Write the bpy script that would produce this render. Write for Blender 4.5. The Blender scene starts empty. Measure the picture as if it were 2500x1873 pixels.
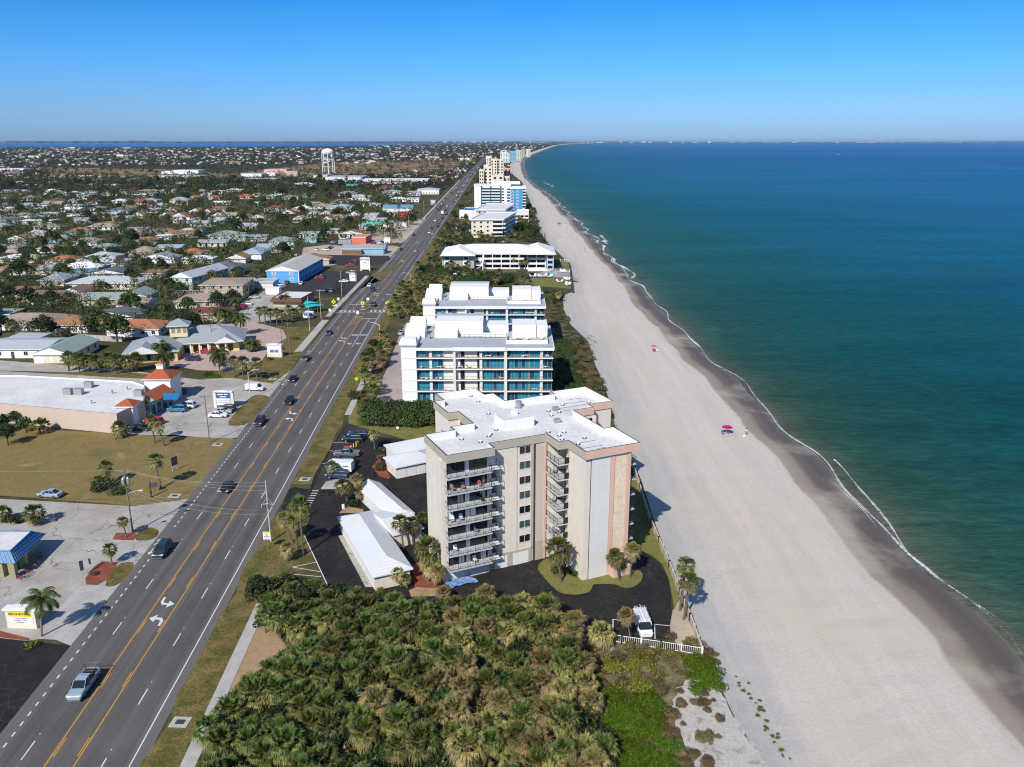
import bpy, math, random
from mathutils import Vector, Matrix
RAD = math.radians
sc = bpy.context.scene
COL = sc.collection
rnd = random.Random(7)
# the survey: photo pixel -> place on the ground (metres)
F, HZ, CX, CY, CAMH = 2000.0, 344.0, 1250.0, 936.5, 66.6
PITCH = math.atan((CY - HZ) / F)
CP, SP = math.cos(PITCH), math.sin(PITCH)
def G(p, z=0.0):
 u, v = (p[0] - CX) / F, (p[1] - CY) / F
 k = (CAMH - z) / (SP + v * CP)
 return (u * k, (CP - v * SP) * k)
def V(p, z=0.0):
 q = G(p, z)
 return Vector((q[0], q[1], z))
def Yrow(y, z=0.0):
 return G((CX, y), z)[1]
def crop(ox, oy, s):
 return lambda u, v: (ox + u * s, oy + v * s)
cA = crop(0, 1200, .40606)
cB = crop(0, 850, .33906)
cC = crop(600, 850, .39230)
cD = crop(1000, 900, .42254)
cE = crop(450, 1350, .40687)
cF = crop(1300, 1350, .5425)
cG = crop(950, 650, .22604)
cH = crop(1000, 340, .22604)
cI = crop(0, 300, .22604)
cJ = crop(500, 300, .22604)
cK = crop(900, 300, .22604)
cL = crop(0, 550, .22604)
cM = crop(400, 550, .21119)
cN = crop(700, 450, .21119)
cO = crop(1350, 300, .51989)
cP = crop(1400, 900, .49729)
cQ = crop(300, 1273, .18108)
cR = crop(500, 1000, .18108)
cS = crop(0, 1573, .18108)
cT = crop(780, 700, .17336)
cU = crop(1310, 1280, .13581)
cW = crop(1270, 620, .14184)
# colour and materials
def lin(c):
 c = c / 255.0
 return c / 12.92 if c <= .04045 else ((c + .055) / 1.055) ** 2.4
def RGB(r, g, b, k=1.0):
 return (lin(r) * k, lin(g) * k, lin(b) * k)
MATS = {}
def nodes(name):
 m = bpy.data.materials.new(name)
 m.use_nodes = True
 nt = m.node_tree
 return m, nt, nt.nodes['Principled BSDF']
def nd(nt, t, **kw):
 n = nt.nodes.new(t)
 for k, v in kw.items():
  if isinstance(k, str) and k.startswith('i_'):
   n.inputs[k[2:].replace('_', ' ')].default_value = v
  else:
   setattr(n, k, v)
 return n
def ramp(nt, fac, stops, interp='LINEAR'):
 r = nt.nodes.new('ShaderNodeValToRGB')
 r.color_ramp.interpolation = interp
 e = r.color_ramp.elements
 while len(e) < len(stops):
  e.new(.5)
 for i, (p, c) in enumerate(stops):
  e[i].position = p
  e[i].color = (c[0], c[1], c[2], 1) if not isinstance(c, (int, float)) else (c, c, c, 1)
 nt.links.new(fac, r.inputs[0])
 return r.outputs[0]
def noise(nt, vec, scale, detail=4, rough=.6, dist=0.0):
 n = nt.nodes.new('ShaderNodeTexNoise')
 n.inputs['Scale'].default_value = scale
 n.inputs['Detail'].default_value = detail
 n.inputs['Roughness'].default_value = rough
 n.inputs['Distortion'].default_value = dist
 if vec is not None:
  nt.links.new(vec, n.inputs['Vector'])
 return n.outputs['Fac']
def mixc(nt, fac, a, b, mode='MIX'):
 m = nt.nodes.new('ShaderNodeMix')
 m.data_type = 'RGBA'
 m.blend_type = mode
 for k, val in ((0, fac), (6, a), (7, b)):
  sock = m.inputs[k]
  if isinstance(val, bpy.types.NodeSocket):
   nt.links.new(val, sock)
  elif isinstance(val, (int, float)):
   sock.default_value = val if k == 0 else (val, val, val, 1)
  else:
   sock.default_value = (val[0], val[1], val[2], 1)
 return m.outputs[2]
def mth(nt, op, a, b=None, clamp=False):
 m = nt.nodes.new('ShaderNodeMath')
 m.operation = op
 m.use_clamp = clamp
 for i, val in enumerate((a, b)):
  if val is None:
   continue
  if isinstance(val, (int, float)):
   m.inputs[i].default_value = val
  else:
   nt.links.new(val, m.inputs[i])
 return m.outputs[0]
def wpos(nt):
 return nt.nodes.new('ShaderNodeNewGeometry').outputs['Position']
def bump(nt, bsdf, h, strength, dist):
 b = nt.nodes.new('ShaderNodeBump')
 b.inputs['Strength'].default_value = strength
 b.inputs['Distance'].default_value = dist
 nt.links.new(h, b.inputs['Height'])
 nt.links.new(b.outputs[0], bsdf.inputs['Normal'])
def mat(name, col, rough=.8, var=.12, scale=.6, spec=.3, metal=0.0, fine=0.0, fscale=14.0, bmp=0.0, streak=0.0):
 if name in MATS:
  return MATS[name]
 m, nt, b = nodes(name)
 p = wpos(nt)
 n1 = noise(nt, p, scale, 5, .65)
 lo = tuple(c * (1 - var) for c in col)
 hi = tuple(min(1, c * (1 + var)) for c in col)
 c = ramp(nt, n1, [(.25, lo), (.75, hi)])
 if fine:
  n2 = noise(nt, p, fscale, 3, .7)
  c = mixc(nt, 1.0, c, ramp(nt, n2, [(.3, 1 - fine), (.7, 1 + fine * .5)]), 'MULTIPLY')
 if streak:
  mp = nt.nodes.new('ShaderNodeMapping')
  mp.inputs['Scale'].default_value = (1.6, 1.6, .07)
  nt.links.new(p, mp.inputs['Vector'])
  n3 = noise(nt, mp.outputs[0], 1.0, 4, .7)
  c = mixc(nt, 1.0, c, ramp(nt, n3, [(.35, 1 - streak), (.6, 1.0)]), 'MULTIPLY')
 nt.links.new(c, b.inputs['Base Color'])
 b.inputs['Roughness'].default_value = rough
 b.inputs['Specular IOR Level'].default_value = spec
 b.inputs['Metallic'].default_value = metal
 if bmp:
  bump(nt, b, noise(nt, p, fscale, 3, .7), bmp, .05)
 MATS[name] = m
 return m
def leafmat(name, gain=1.0, rough=.55, trans=.25):
 m, nt, b = nodes(name)
 at = nt.nodes.new('ShaderNodeAttribute')
 at.attribute_name = 'tint'
 oi = nt.nodes.new('ShaderNodeObjectInfo')
 hs = nt.nodes.new('ShaderNodeHueSaturation')
 nt.links.new(at.outputs['Color'], hs.inputs['Color'])
 h = mth(nt, 'ADD', mth(nt, 'MULTIPLY', oi.outputs['Random'], .05), .475)
 nt.links.new(h, hs.inputs['Hue'])
 v = mth(nt, 'ADD', mth(nt, 'MULTIPLY', oi.outputs['Random'], .5 * gain), .75 * gain)
 nt.links.new(v, hs.inputs['Value'])
 hs.inputs['Saturation'].default_value = 1.05
 nt.links.new(hs.outputs[0], b.inputs['Base Color'])
 b.inputs['Roughness'].default_value = rough
 b.inputs['Specular IOR Level'].default_value = .25
 if trans:
  t = nt.nodes.new('ShaderNodeBsdfTranslucent')
  nt.links.new(hs.outputs[0], t.inputs['Color'])
  mx = nt.nodes.new('ShaderNodeMixShader')
  mx.inputs[0].default_value = trans
  nt.links.new(b.outputs[0], mx.inputs[1])
  nt.links.new(t.outputs[0], mx.inputs[2])
  nt.links.new(mx.outputs[0], nt.nodes['Material Output'].inputs[0])
 MATS[name] = m
 return m
# mesh builder
class MB:
 def __init__(self):
  self.v, self.f, self.mi, self.t, self.sm = [], [], [], [], []
  self.M = None
  self.tint = None
  self.smooth = False
 def add(self, pts):
  b = len(self.v)
  for p in pts:
   if self.M is not None:
    p = self.M @ Vector(p)
   self.v.append((p[0], p[1], p[2]))
   self.t.append(self.tint)
  return b
 def face(self, idx, mi=0):
  self.f.append(tuple(idx))
  self.mi.append(mi)
  self.sm.append(self.smooth)
 def poly(self, pts, mi=0):
  b = self.add(pts)
  self.face(range(b, b + len(pts)), mi)
 def box(self, x0, x1, y0, y1, z0, z1, mi=0, top=None):
  b = self.add([(x0, y0, z0), (x1, y0, z0), (x1, y1, z0), (x0, y1, z0), (x0, y0, z1), (x1, y0, z1), (x1, y1, z1), (x0, y1, z1)])
  for q in ((3, 2, 1, 0), (0, 1, 5, 4), (1, 2, 6, 5), (2, 3, 7, 6), (3, 0, 4, 7)):
   self.face([b + i for i in q], mi)
  self.face([b + i for i in (4, 5, 6, 7)], mi if top is None else top)
 def prism(self, ring, z0, z1, mi=0, top=None, bottom=False):
  n = len(ring)
  b = self.add([(x, y, z0) for x, y in ring] + [(x, y, z1) for x, y in ring])
  for i in range(n):
   j = (i + 1) % n
   self.face((b + i, b + j, b + n + j, b + n + i), mi)
  self.face(range(b + n, b + 2 * n), mi if top is None else top)
  if bottom:
   self.face(range(b + n - 1, b - 1, -1), mi)
 def tube(self, pts, r, n=6, mi=0, cap=True):
  pts = [Vector(p) for p in pts]
  rs = r if isinstance(r, (list, tuple)) else [r] * len(pts)
  rings = []
  for i, p in enumerate(pts):
   d = (pts[min(i + 1, len(pts) - 1)] - pts[max(i - 1, 0)])
   d = d.normalized() if d.length > 1e-9 else Vector((0, 0, 1))
   a = Vector((0, 0, 1)) if abs(d.z) < .9 else Vector((1, 0, 0))
   e1 = d.cross(a).normalized()
   e2 = d.cross(e1).normalized()
   rings.append(self.add([p + (e1 * math.cos(k * 6.28319 / n) + e2 * math.sin(k * 6.28319 / n)) * rs[i] for k in range(n)]))
  for a, b in zip(rings, rings[1:]):
   for k in range(n):
    l = (k + 1) % n
    self.face((a + k, b + k, b + l, a + l), mi)
  if cap:
   self.face([rings[0] + k for k in range(n)], mi)
   self.face([rings[-1] + k for k in reversed(range(n))], mi)
 def lathe(self, prof, n=12, mi=0, c=(0, 0)):
  rings = [self.add([(c[0] + r * math.cos(k * 6.28319 / n), c[1] + r * math.sin(k * 6.28319 / n), z) for k in range(n)]) for r, z in prof]
  for a, b in zip(rings, rings[1:]):
   for k in range(n):
    l = (k + 1) % n
    self.face((a + k, a + l, b + l, b + k), mi)
  self.face([rings[-1] + k for k in range(n)], mi)
 def loft(self, secs, mi=0, caps=True):
  n = len(secs[0])
  rs = [self.add(s) for s in secs]
  for a, b in zip(rs, rs[1:]):
   for k in range(n):
    l = (k + 1) % n
    self.face((a + k, a + l, b + l, b + k), mi)
  if caps:
   self.face([rs[0] + k for k in reversed(range(n))], mi)
   self.face([rs[-1] + k for k in range(n)], mi)
 def mesh(self, name, mats):
  me = bpy.data.meshes.new(name)
  me.from_pydata(self.v, [], self.f)
  for m in (mats if isinstance(mats, (list, tuple)) else [mats]):
   me.materials.append(m)
  me.polygons.foreach_set('material_index', self.mi)
  me.polygons.foreach_set('use_smooth', self.sm)
  if any(t is not None for t in self.t):
   a = me.attributes.new('tint', 'FLOAT_COLOR', 'POINT')
   flat = []
   for t in self.t:
    flat.extend((t[0], t[1], t[2], 1.0) if t else (.1, .1, .1, 1.0))
   a.data.foreach_set('color', flat)
  me.update()
  return me
 def build(self, name, mats, parent=None):
  o = bpy.data.objects.new(name, self.mesh(name, mats))
  COL.objects.link(o)
  if parent is not None:
   o.parent = parent
  return o
def Tm(x, y, z=0.0, rz=0.0, s=1.0):
 return Matrix.Translation((x, y, z)) @ Matrix.Rotation(rz, 4, 'Z') @ Matrix.Scale(s, 4)
def tag(o, label=None, cat=None, group=None, kind=None):
 for k, v in (('label', label), ('category', cat), ('group', group), ('kind', kind)):
  if v:
   o[k] = v
 return o
def thing(name, label, cat, loc=(0, 0, 0), rz=0.0, group=None):
 o = bpy.data.objects.new(name, None)
 COL.objects.link(o)
 o.location = loc
 o.rotation_euler = (0, 0, rz)
 o.empty_display_size = .2
 return tag(o, label, cat, group)
def ground(name, mb, m):
 return tag(mb.build(name, m), kind='structure')
KIDS = {}
def kids(o):
 return [c for c in o.children]
def dup(root, loc, rz=None, s=None, label=None, group=None, paint=None):
 def rec(o, par):
  c = o.copy()
  COL.objects.link(c)
  if par is not None:
   c.parent = par
  if paint is not None and c.type == 'MESH' and c.name.split('.')[0] in ('body', 'roof_panel', 'parked_car', 'moving_car'):
   c.material_slots[0].link = 'OBJECT'
   c.material_slots[0].material = paint
  for k in o.children:
   rec(k, c)
  return c
 r = rec(root, None)
 r.location = loc
 if rz is not None:
  r.rotation_euler = (r.rotation_euler[0], r.rotation_euler[1], rz)
 if s is not None:
  r.scale = s if isinstance(s, (tuple, list)) else (s, s, s)
 if label:
  r['label'] = label
 if group:
  r['group'] = group
 return r
def sheet(name, ring, z, m, kind='structure', label=None, cat=None):
 mb = MB()
 mb.poly([(x, y, z) for x, y in ring])
 o = mb.build(name, m)
 bm_fix(o)
 return tag(o, label, cat, kind=kind)
def bm_fix(o):
 import bmesh
 bm = bmesh.new()
 bm.from_mesh(o.data)
 bmesh.ops.triangulate(bm, faces=bm.faces[:], ngon_method='EAR_CLIP')
 bmesh.ops.recalc_face_normals(bm, faces=bm.faces[:])
 if bm.faces and sum(f.normal.z * f.calc_area() for f in bm.faces) < 0:
  bmesh.ops.reverse_faces(bm, faces=bm.faces[:])
 bm.to_mesh(o.data)
 bm.free()
def px(cr, *uv):
 return [G(cr(u, v)) for u, v in uv]
def smooth_ring(ring, n=2):
 for _ in range(n):
  out = []
  for a, b in zip(ring, ring[1:] + ring[:1]):
   out += [(a[0] * .75 + b[0] * .25, a[1] * .75 + b[1] * .25), (a[0] * .25 + b[0] * .75, a[1] * .25 + b[1] * .75)]
  ring = out
 return ring
def inside(p, ring):
 x, y = p
 r = False
 for (x0, y0), (x1, y1) in zip(ring, ring[1:] + ring[:1]):
  if (y0 > y) != (y1 > y) and x < (x1 - x0) * (y - y0) / (y1 - y0) + x0:
   r = not r
 return r
def text_mesh(s, size=1.0, bold=0.0, align='CENTER'):
 cu = bpy.data.curves.new('lettering', 'FONT')
 cu.body = s
 cu.size = size
 cu.offset = bold
 cu.align_x = align
 cu.align_y = 'CENTER'
 cu.resolution_u = 2
 o = bpy.data.objects.new('lettering', cu)
 COL.objects.link(o)
 bpy.context.view_layer.update()
 me = bpy.data.meshes.new_from_object(o.evaluated_get(bpy.context.evaluated_depsgraph_get()))
 vs = [tuple(v.co) for v in me.vertices]
 fs = [tuple(p.vertices) for p in me.polygons]
 bpy.data.objects.remove(o)
 bpy.data.curves.remove(cu)
 bpy.data.meshes.remove(me)
 return vs, fs
def letter(mb, s, M, size, mi=0, bold=0.0, sx=1.0, sy=1.0):
 if set(s) <= set('= '):
  vs, fs, x = [], [], -len(s) * size * .3
  for wd in s.split(' '):
   w = len(wd) * size * .6
   fs.append(tuple(range(len(vs), len(vs) + 4)))
   vs += [(x, -size * .28, 0), (x + w - size * .2, -size * .28, 0), (x + w - size * .2, size * .28, 0), (x, size * .28, 0)]
   x += w + size * .3
 else:
  vs, fs = text_mesh(s, size, bold)
 old, mb.M = mb.M, (M if mb.M is None else mb.M @ M)
 b = mb.add([(x * sx, y * sy, 0) for x, y, z in vs])
 mb.M = old
 for f in fs:
  mb.face([b + i for i in f], mi)
UPR = Matrix.Rotation(RAD(90), 4, 'X')
LAND = []
def landmark(phrase, x, y):
 LAND.append((phrase, x, y))
AUTO = []
# the palette
def ground_mat(name, stops, scale=.25, fine=2.2, rough=.95, mott=.25, bmp=.3, patches=None, cracks=None):
 m, nt, b = nodes(name)
 p = wpos(nt)
 c = ramp(nt, noise(nt, p, scale, 8, .68, .4), stops)
 f = noise(nt, p, fine, 5, .75)
 c = mixc(nt, 1.0, c, ramp(nt, f, [(.3, 1 - mott), (.5, 1.0), (.72, 1 + mott)]), 'MULTIPLY')
 if patches:
  sc2, col, lo, hi = patches
  c = mixc(nt, ramp(nt, noise(nt, p, sc2, 6, .7, .8), [(lo, 0.0), (hi, 1.0)]), c, col)
 if cracks:
  sc3, wd, col, amt = cracks
  vo = nt.nodes.new('ShaderNodeTexVoronoi')
  vo.feature = 'DISTANCE_TO_EDGE'
  vo.inputs['Scale'].default_value = sc3
  wv = nt.nodes.new('ShaderNodeVectorMath')
  nz = nt.nodes.new('ShaderNodeTexNoise')
  nz.inputs['Scale'].default_value = sc3 * 3
  nt.links.new(p, nz.inputs['Vector'])
  sv = nt.nodes.new('ShaderNodeVectorMath')
  sv.operation = 'SCALE'
  sv.inputs['Scale'].default_value = .5 / sc3
  nt.links.new(nz.outputs['Color'], sv.inputs[0])
  nt.links.new(p, wv.inputs[0])
  nt.links.new(sv.outputs[0], wv.inputs[1])
  nt.links.new(wv.outputs[0], vo.inputs['Vector'])
  k = ramp(nt, vo.outputs['Distance'], [(wd * .4, amt), (wd, 0.0)])
  k = mth(nt, 'MULTIPLY', k, ramp(nt, noise(nt, p, .12, 3, .6), [(.42, 0.0), (.6, 1.0)]))
  c = mixc(nt, k, c, col)
 nt.links.new(c, b.inputs['Base Color'])
 b.inputs['Roughness'].default_value = rough
 b.inputs['Specular IOR Level'].default_value = .15
 if bmp:
  bump(nt, b, f, bmp, .08)
 MATS[name] = m
 return m
mGRASS = ground_mat('dry grass', [(.3, (.135, .095, .036)), (.46, (.22, .155, .062)), (.56, (.17, .135, .045)), (.68, (.27, .2, .095)), (.8, (.33, .25, .14))], .12, 3.0, mott=.4, patches=(.05, (.13, .12, .036), .55, .7))
mFIELD = ground_mat('far dry field', [(.3, (.1, .075, .03)), (.46, (.19, .13, .06)), (.6, (.25, .17, .09)), (.75, (.33, .25, .16))], .01, .3, mott=.3, bmp=0, patches=(.006, (.05, .05, .022), .52, .66))
mVERGE = ground_mat('verge grass', [(.3, (.06, .06, .015)), (.45, (.1, .092, .025)), (.56, (.155, .115, .04)), (.7, (.21, .15, .065))], .3, 3.0, mott=.6, bmp=.5, patches=(.12, (.2, .125, .055), .54, .68))
mLAWN = ground_mat('mown lawn', [(.3, (.105, .115, .03)), (.5, (.16, .155, .045)), (.7, (.2, .17, .06))], .4, 4.0, mott=.25, patches=(.3, (.3, .2, .09), .62, .72))
mSTRAW = ground_mat('straw ground', [(.3, (.26, .17, .09)), (.6, (.36, .25, .15)), (.75, (.22, .17, .07))], .4, 4.0, mott=.3)
mMULCH = ground_mat('red mulch', [(.3, (.15, .04, .025)), (.55, (.24, .075, .045)), (.75, (.3, .13, .09))], .5, 6.0, mott=.4)
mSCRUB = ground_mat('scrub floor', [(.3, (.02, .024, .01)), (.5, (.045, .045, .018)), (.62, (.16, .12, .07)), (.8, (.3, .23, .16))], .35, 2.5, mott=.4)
mCONC = ground_mat('old concrete', [(.3, (.29, .265, .23)), (.5, (.36, .335, .3)), (.7, (.44, .42, .385))], .14, 2.0, mott=.12, bmp=.1, patches=(.06, (.33, .285, .235), .5, .64), cracks=(.16, .022, (.12, .1, .085), .8))
mWALK = ground_mat('sidewalk concrete', [(.3, (.33, .31, .28)), (.6, (.42, .4, .37))], .5, 5.0, mott=.1, bmp=.1)
mPAVER = ground_mat('pink pavers', [(.3, (.36, .255, .22)), (.6, (.45, .33, .29)), (.75, (.5, .38, .33))], .4, 5.0, mott=.14, bmp=.1)
mPAVER2 = ground_mat('grey pavers', [(.3, (.27, .22, .2)), (.6, (.36, .3, .28))], .4, 5.0, mott=.14, bmp=.1)
mBLACK = ground_mat('sealed asphalt', [(.3, (.0135, .0125, .0125)), (.5, (.021, .019, .018)), (.66, (.03, .026, .024)), (.8, (.05, .041, .036))], .22, 3.0, rough=.8, mott=.25, bmp=.15, patches=(.5, (.062, .055, .05), .66, .8), cracks=(.6, .03, (.1, .093, .086), .45))
mASPH = ground_mat('parking asphalt', [(.3, (.03, .027, .026)), (.6, (.045, .04, .038)), (.8, (.07, .06, .055))], .2, 3.0, rough=.85, mott=.2, bmp=.15)
mDIRT = ground_mat('bare sandy ground', [(.3, (.33, .26, .19)), (.6, (.45, .37, .29)), (.8, (.28, .2, .11))], .1, 2.0, mott=.15)
def road_mat():
 m, nt, b = nodes('road asphalt')
 p = wpos(nt)
 uv = nt.nodes.new('ShaderNodeUVMap')
 sx = nt.nodes.new('ShaderNodeSeparateXYZ')
 nt.links.new(uv.outputs[0], sx.inputs[0])
 c = ramp(nt, noise(nt, p, .1, 6, .65), [(.3, (.09, .081, .075)), (.7, (.121, .108, .1))])
 mp = nt.nodes.new('ShaderNodeMapping')
 mp.inputs['Scale'].default_value = (1.1, .012, 1)
 nt.links.new(uv.outputs[0], mp.inputs['Vector'])
 w = noise(nt, mp.outputs[0], 1.0, 4, .6)
 c = mixc(nt, 1.0, c, ramp(nt, w, [(.3, .74), (.5, 1.0), (.7, 1.2)]), 'MULTIPLY')
 lane = ramp(nt, mth(nt, 'DIVIDE', mth(nt, 'ABSOLUTE', sx.outputs[0]), 10.0), [(0, 1.0), (.16, 1.07), (.31, .88), (.47, 1.08), (.62, .88), (.77, 1.1)])
 c = mixc(nt, 1.0, c, lane, 'MULTIPLY')
 f = noise(nt, p, 9.0, 4, .8)
 c = mixc(nt, 1.0, c, ramp(nt, f, [(.3, .72), (.7, 1.28)]), 'MULTIPLY')
 edge = mth(nt, 'GREATER_THAN', mth(nt, 'ABSOLUTE', sx.outputs[0]), 7.95)
 c = mixc(nt, mth(nt, 'MULTIPLY', edge, .55), c, (.135, .126, .12))
 nt.links.new(c, b.inputs['Base Color'])
 b.inputs['Roughness'].default_value = .85
 b.inputs['Specular IOR Level'].default_value = .25
 bump(nt, b, f, .2, .03)
 return m
mROAD = road_mat()
def sand_mat():
 m, nt, b = nodes('beach sand')
 p = wpos(nt)
 uv = nt.nodes.new('ShaderNodeUVMap')
 s = nt.nodes.new('ShaderNodeSeparateXYZ')
 nt.links.new(uv.outputs[0], s.inputs[0])
 u = s.outputs[0]
 wob = noise(nt, p, .09, 6, .6)
 wob2 = noise(nt, p, .012, 3, .5)
 u2 = mth(nt, 'ADD', u, mth(nt, 'ADD', mth(nt, 'MULTIPLY', mth(nt, 'SUBTRACT', wob, .5), .06), mth(nt, 'MULTIPLY', mth(nt, 'SUBTRACT', wob2, .5), .08)))
 c = ramp(nt, u2, [(.0, (.40, .38, .35)), (.14, (.425, .39, .355)), (.2, (.485, .428, .372)), (.45, (.515, .45, .388)), (.70, (.51, .448, .387)), (.752, (.49, .428, .364)), (.768, (.29, .245, .195)),
                      (.83, (.24, .195, .15)), (.865, (.135, .108, .086)), (.93, (.1, .082, .068)), (.985, (.115, .095, .076)), (1.0, (.15, .135, .105))])
 mp = nt.nodes.new('ShaderNodeMapping')
 mp.inputs['Scale'].default_value = (.5, .035, 1)
 mp.inputs['Rotation'].default_value = (0, 0, RAD(-14))
 nt.links.new(p, mp.inputs['Vector'])
 rake = noise(nt, mp.outputs[0], 1.0, 5, .65)
 c = mixc(nt, 1.0, c, ramp(nt, rake, [(.3, .93), (.5, 1.0), (.7, 1.05)]), 'MULTIPLY')
 f = noise(nt, p, 2.2, 6, .75)
 c = mixc(nt, 1.0, c, ramp(nt, f, [(.3, .86), (.5, 1.0), (.7, 1.09)]), 'MULTIPLY')
 big = noise(nt, p, .03, 5, .6)
 c = mixc(nt, ramp(nt, big, [(.5, 0.0), (.66, .75)]), c, (.475, .43, .335), 'MIX')
 tr = noise(nt, mp.outputs[0], .33, 3, .5)
 c = mixc(nt, 1.0, c, ramp(nt, tr, [(.35, .96), (.6, 1.03)]), 'MULTIPLY')
 wr = noise(nt, p, .8, 6, .85, 1.2)
 band = ramp(nt, u, [(.1, 0.0), (.16, 1.0), (.3, .6), (.42, 0.0)])
 c = mixc(nt, mth(nt, 'MULTIPLY', ramp(nt, wr, [(.66, 0.0), (.7, .8)]), band), c, (.17, .13, .1))
 nt.links.new(c, b.inputs['Base Color'])
 r = ramp(nt, u2, [(.77, .95), (.87, .75), (1.0, .5)])
 nt.links.new(r, b.inputs['Roughness'])
 b.inputs['Specular IOR Level'].default_value = .25
 hgt = mth(nt, 'MULTIPLY', mth(nt, 'ADD', f, mth(nt, 'MULTIPLY', rake, .8)), ramp(nt, u2, [(.74, 1.0), (.8, .12)]))
 bump(nt, b, hgt, .6, .12)
 return m
mSAND = sand_mat()
def sea_mat(name='sea water', deep=False):
 m, nt, b = nodes(name)
 p = wpos(nt)
 uv = nt.nodes.new('ShaderNodeUVMap')
 s = nt.nodes.new('ShaderNodeSeparateXYZ')
 nt.links.new(uv.outputs[0], s.inputs[0])
 d = s.outputs[0]
 far = s.outputs[1]
 bed = noise(nt, p, .012, 4, .6, .6)
 d2 = mth(nt, 'ADD', d, mth(nt, 'MULTIPLY', mth(nt, 'SUBTRACT', bed, .5), .14))
 c = ramp(nt, d2, [(.0, (.12, .12, .085)), (.14, (.065, .1, .066)), (.28, (.02, .08, .058)), (.43, (.006, .074, .074)), (.54, (.003, .083, .132)), (.68, (.003, .092, .205)), (.84, (.004, .096, .28)), (1.0, (.004, .098, .33))])
 if deep:
  c = mixc(nt, bed, (.003, .09, .27), (.003, .1, .31))
 mp = nt.nodes.new('ShaderNodeMapping')
 mp.inputs['Scale'].default_value = (.004, .02, 1)
 nt.links.new(p, mp.inputs['Vector'])
 st = noise(nt, mp.outputs[0], 1.0, 6, .62, .5)
 c = mixc(nt, 1.0, c, ramp(nt, st, [(.3, .8), (.5, 1.0), (.7, 1.2)]), 'MULTIPLY')
 mp2 = nt.nodes.new('ShaderNodeMapping')
 mp2.inputs['Scale'].default_value = (.00018, .0012, 1)
 nt.links.new(p, mp2.inputs['Vector'])
 st2 = noise(nt, mp2.outputs[0], 1.0, 5, .6, .4)
 c = mixc(nt, 1.0, c, ramp(nt, st2, [(.3, .78), (.5, 1.0), (.7, 1.15)]), 'MULTIPLY')
 nt.links.new(c, b.inputs['Base Color'])
 b.inputs['Roughness'].default_value = .3
 b.inputs['IOR'].default_value = 1.33
 b.inputs['Specular IOR Level'].default_value = .2
 rip = nt.nodes.new('ShaderNodeMapping')
 rip.inputs['Scale'].default_value = (.22, .5, 1)
 rip.inputs['Rotation'].default_value = (0, 0, RAD(12))
 nt.links.new(p, rip.inputs['Vector'])
 w = noise(nt, rip.outputs[0], 1.0, 7, .68, .3)
 w2 = noise(nt, mp.outputs[0], 4.0, 4, .6, .3)
 c2 = mixc(nt, 1.0, c, ramp(nt, w, [(.36, .8), (.5, 1.0), (.66, 1.28)]), 'MULTIPLY')
 nt.links.new(c2, b.inputs['Base Color'])
 h = mth(nt, 'ADD', w, mth(nt, 'MULTIPLY', w2, 1.5))
 bump(nt, b, h, .9, .7)
 df, gl, mx = nt.nodes.new('ShaderNodeBsdfDiffuse'), nt.nodes.new('ShaderNodeBsdfGlossy'), nt.nodes.new('ShaderNodeMixShader')
 nt.links.new(c2, df.inputs[0])
 gl.inputs['Roughness'].default_value = .25
 for q in (df, gl):
  nt.links.new(b.inputs['Normal'].links[0].from_socket, q.inputs['Normal'])
 lw = nt.nodes.new('ShaderNodeLayerWeight')
 lw.inputs[0].default_value = .12
 nt.links.new(mth(nt, 'ADD', .02, mth(nt, 'MULTIPLY', lw.outputs[0], .22)), mx.inputs[0])
 nt.links.new(df.outputs[0], mx.inputs[1])
 nt.links.new(gl.outputs[0], mx.inputs[2])
 nt.links.new(mx.outputs[0], nt.nodes['Material Output'].inputs[0])
 return m
mSEA = sea_mat()
mRIVER = sea_mat('lagoon water', True)
def land_mat():
 m, nt, b = nodes('land cover')
 p = wpos(nt)
 c = ramp(nt, noise(nt, p, .05, 8, .7, .6), [(.3, (.03, .036, .014)), (.45, (.055, .055, .022)), (.56, (.085, .072, .034)), (.66, (.15, .12, .07)), (.8, (.26, .22, .17))])
 s = nt.nodes.new('ShaderNodeSeparateXYZ')
 nt.links.new(p, s.inputs[0])
 wood = ramp(nt, noise(nt, p, .004, 6, .7, .5), [(.3, (.022, .028, .014)), (.55, (.035, .04, .02)), (.68, (.1, .08, .04)), (.8, (.17, .13, .08))])
 f = ramp(nt, mth(nt, 'DIVIDE', s.outputs[1], 4000.0), [(.3, 0.0), (.55, .85), (1.0, .95)])
 c = mixc(nt, f, c, wood)
 g = noise(nt, p, .9, 5, .75)
 c = mixc(nt, 1.0, c, ramp(nt, g, [(.3, .7), (.7, 1.3)]), 'MULTIPLY')
 nt.links.new(c, b.inputs['Base Color'])
 b.inputs['Roughness'].default_value = .95
 b.inputs['Specular IOR Level'].default_value = .1
 return m
mLAND = land_mat()
mWHITE = mat('white line paint', (.62, .61, .59), .7, .1, 1.5, fine=.18, fscale=3)
mYELL = mat('yellow line paint', (.52, .26, .02), .7, .1, 1.5, fine=.15, fscale=3)
mWPAINT = mat('white paint', (.74, .735, .71), .6, .04, .3, streak=.05)
mWROOF = mat('white roof coating', (.74, .735, .715), .7, .05, .25, fine=.06, fscale=3, streak=.05)
mGROOF = mat('grey white roof membrane', (.62, .61, .585), .8, .14, .16, fine=.16, fscale=1.6, streak=.0)
mDROOF = mat('grey deck membrane', (.36, .385, .4), .8, .1, .3, fine=.1, fscale=2)
mBEIGE = mat('beige stucco', (.67, .595, .5), .9, .05, .4, fine=.05, fscale=5, bmp=.1, streak=.07)
mBEIGE2 = mat('greenish beige stucco', (.41, .375, .295), .9, .05, .4, fine=.06, fscale=5, bmp=.1, streak=.05)
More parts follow.
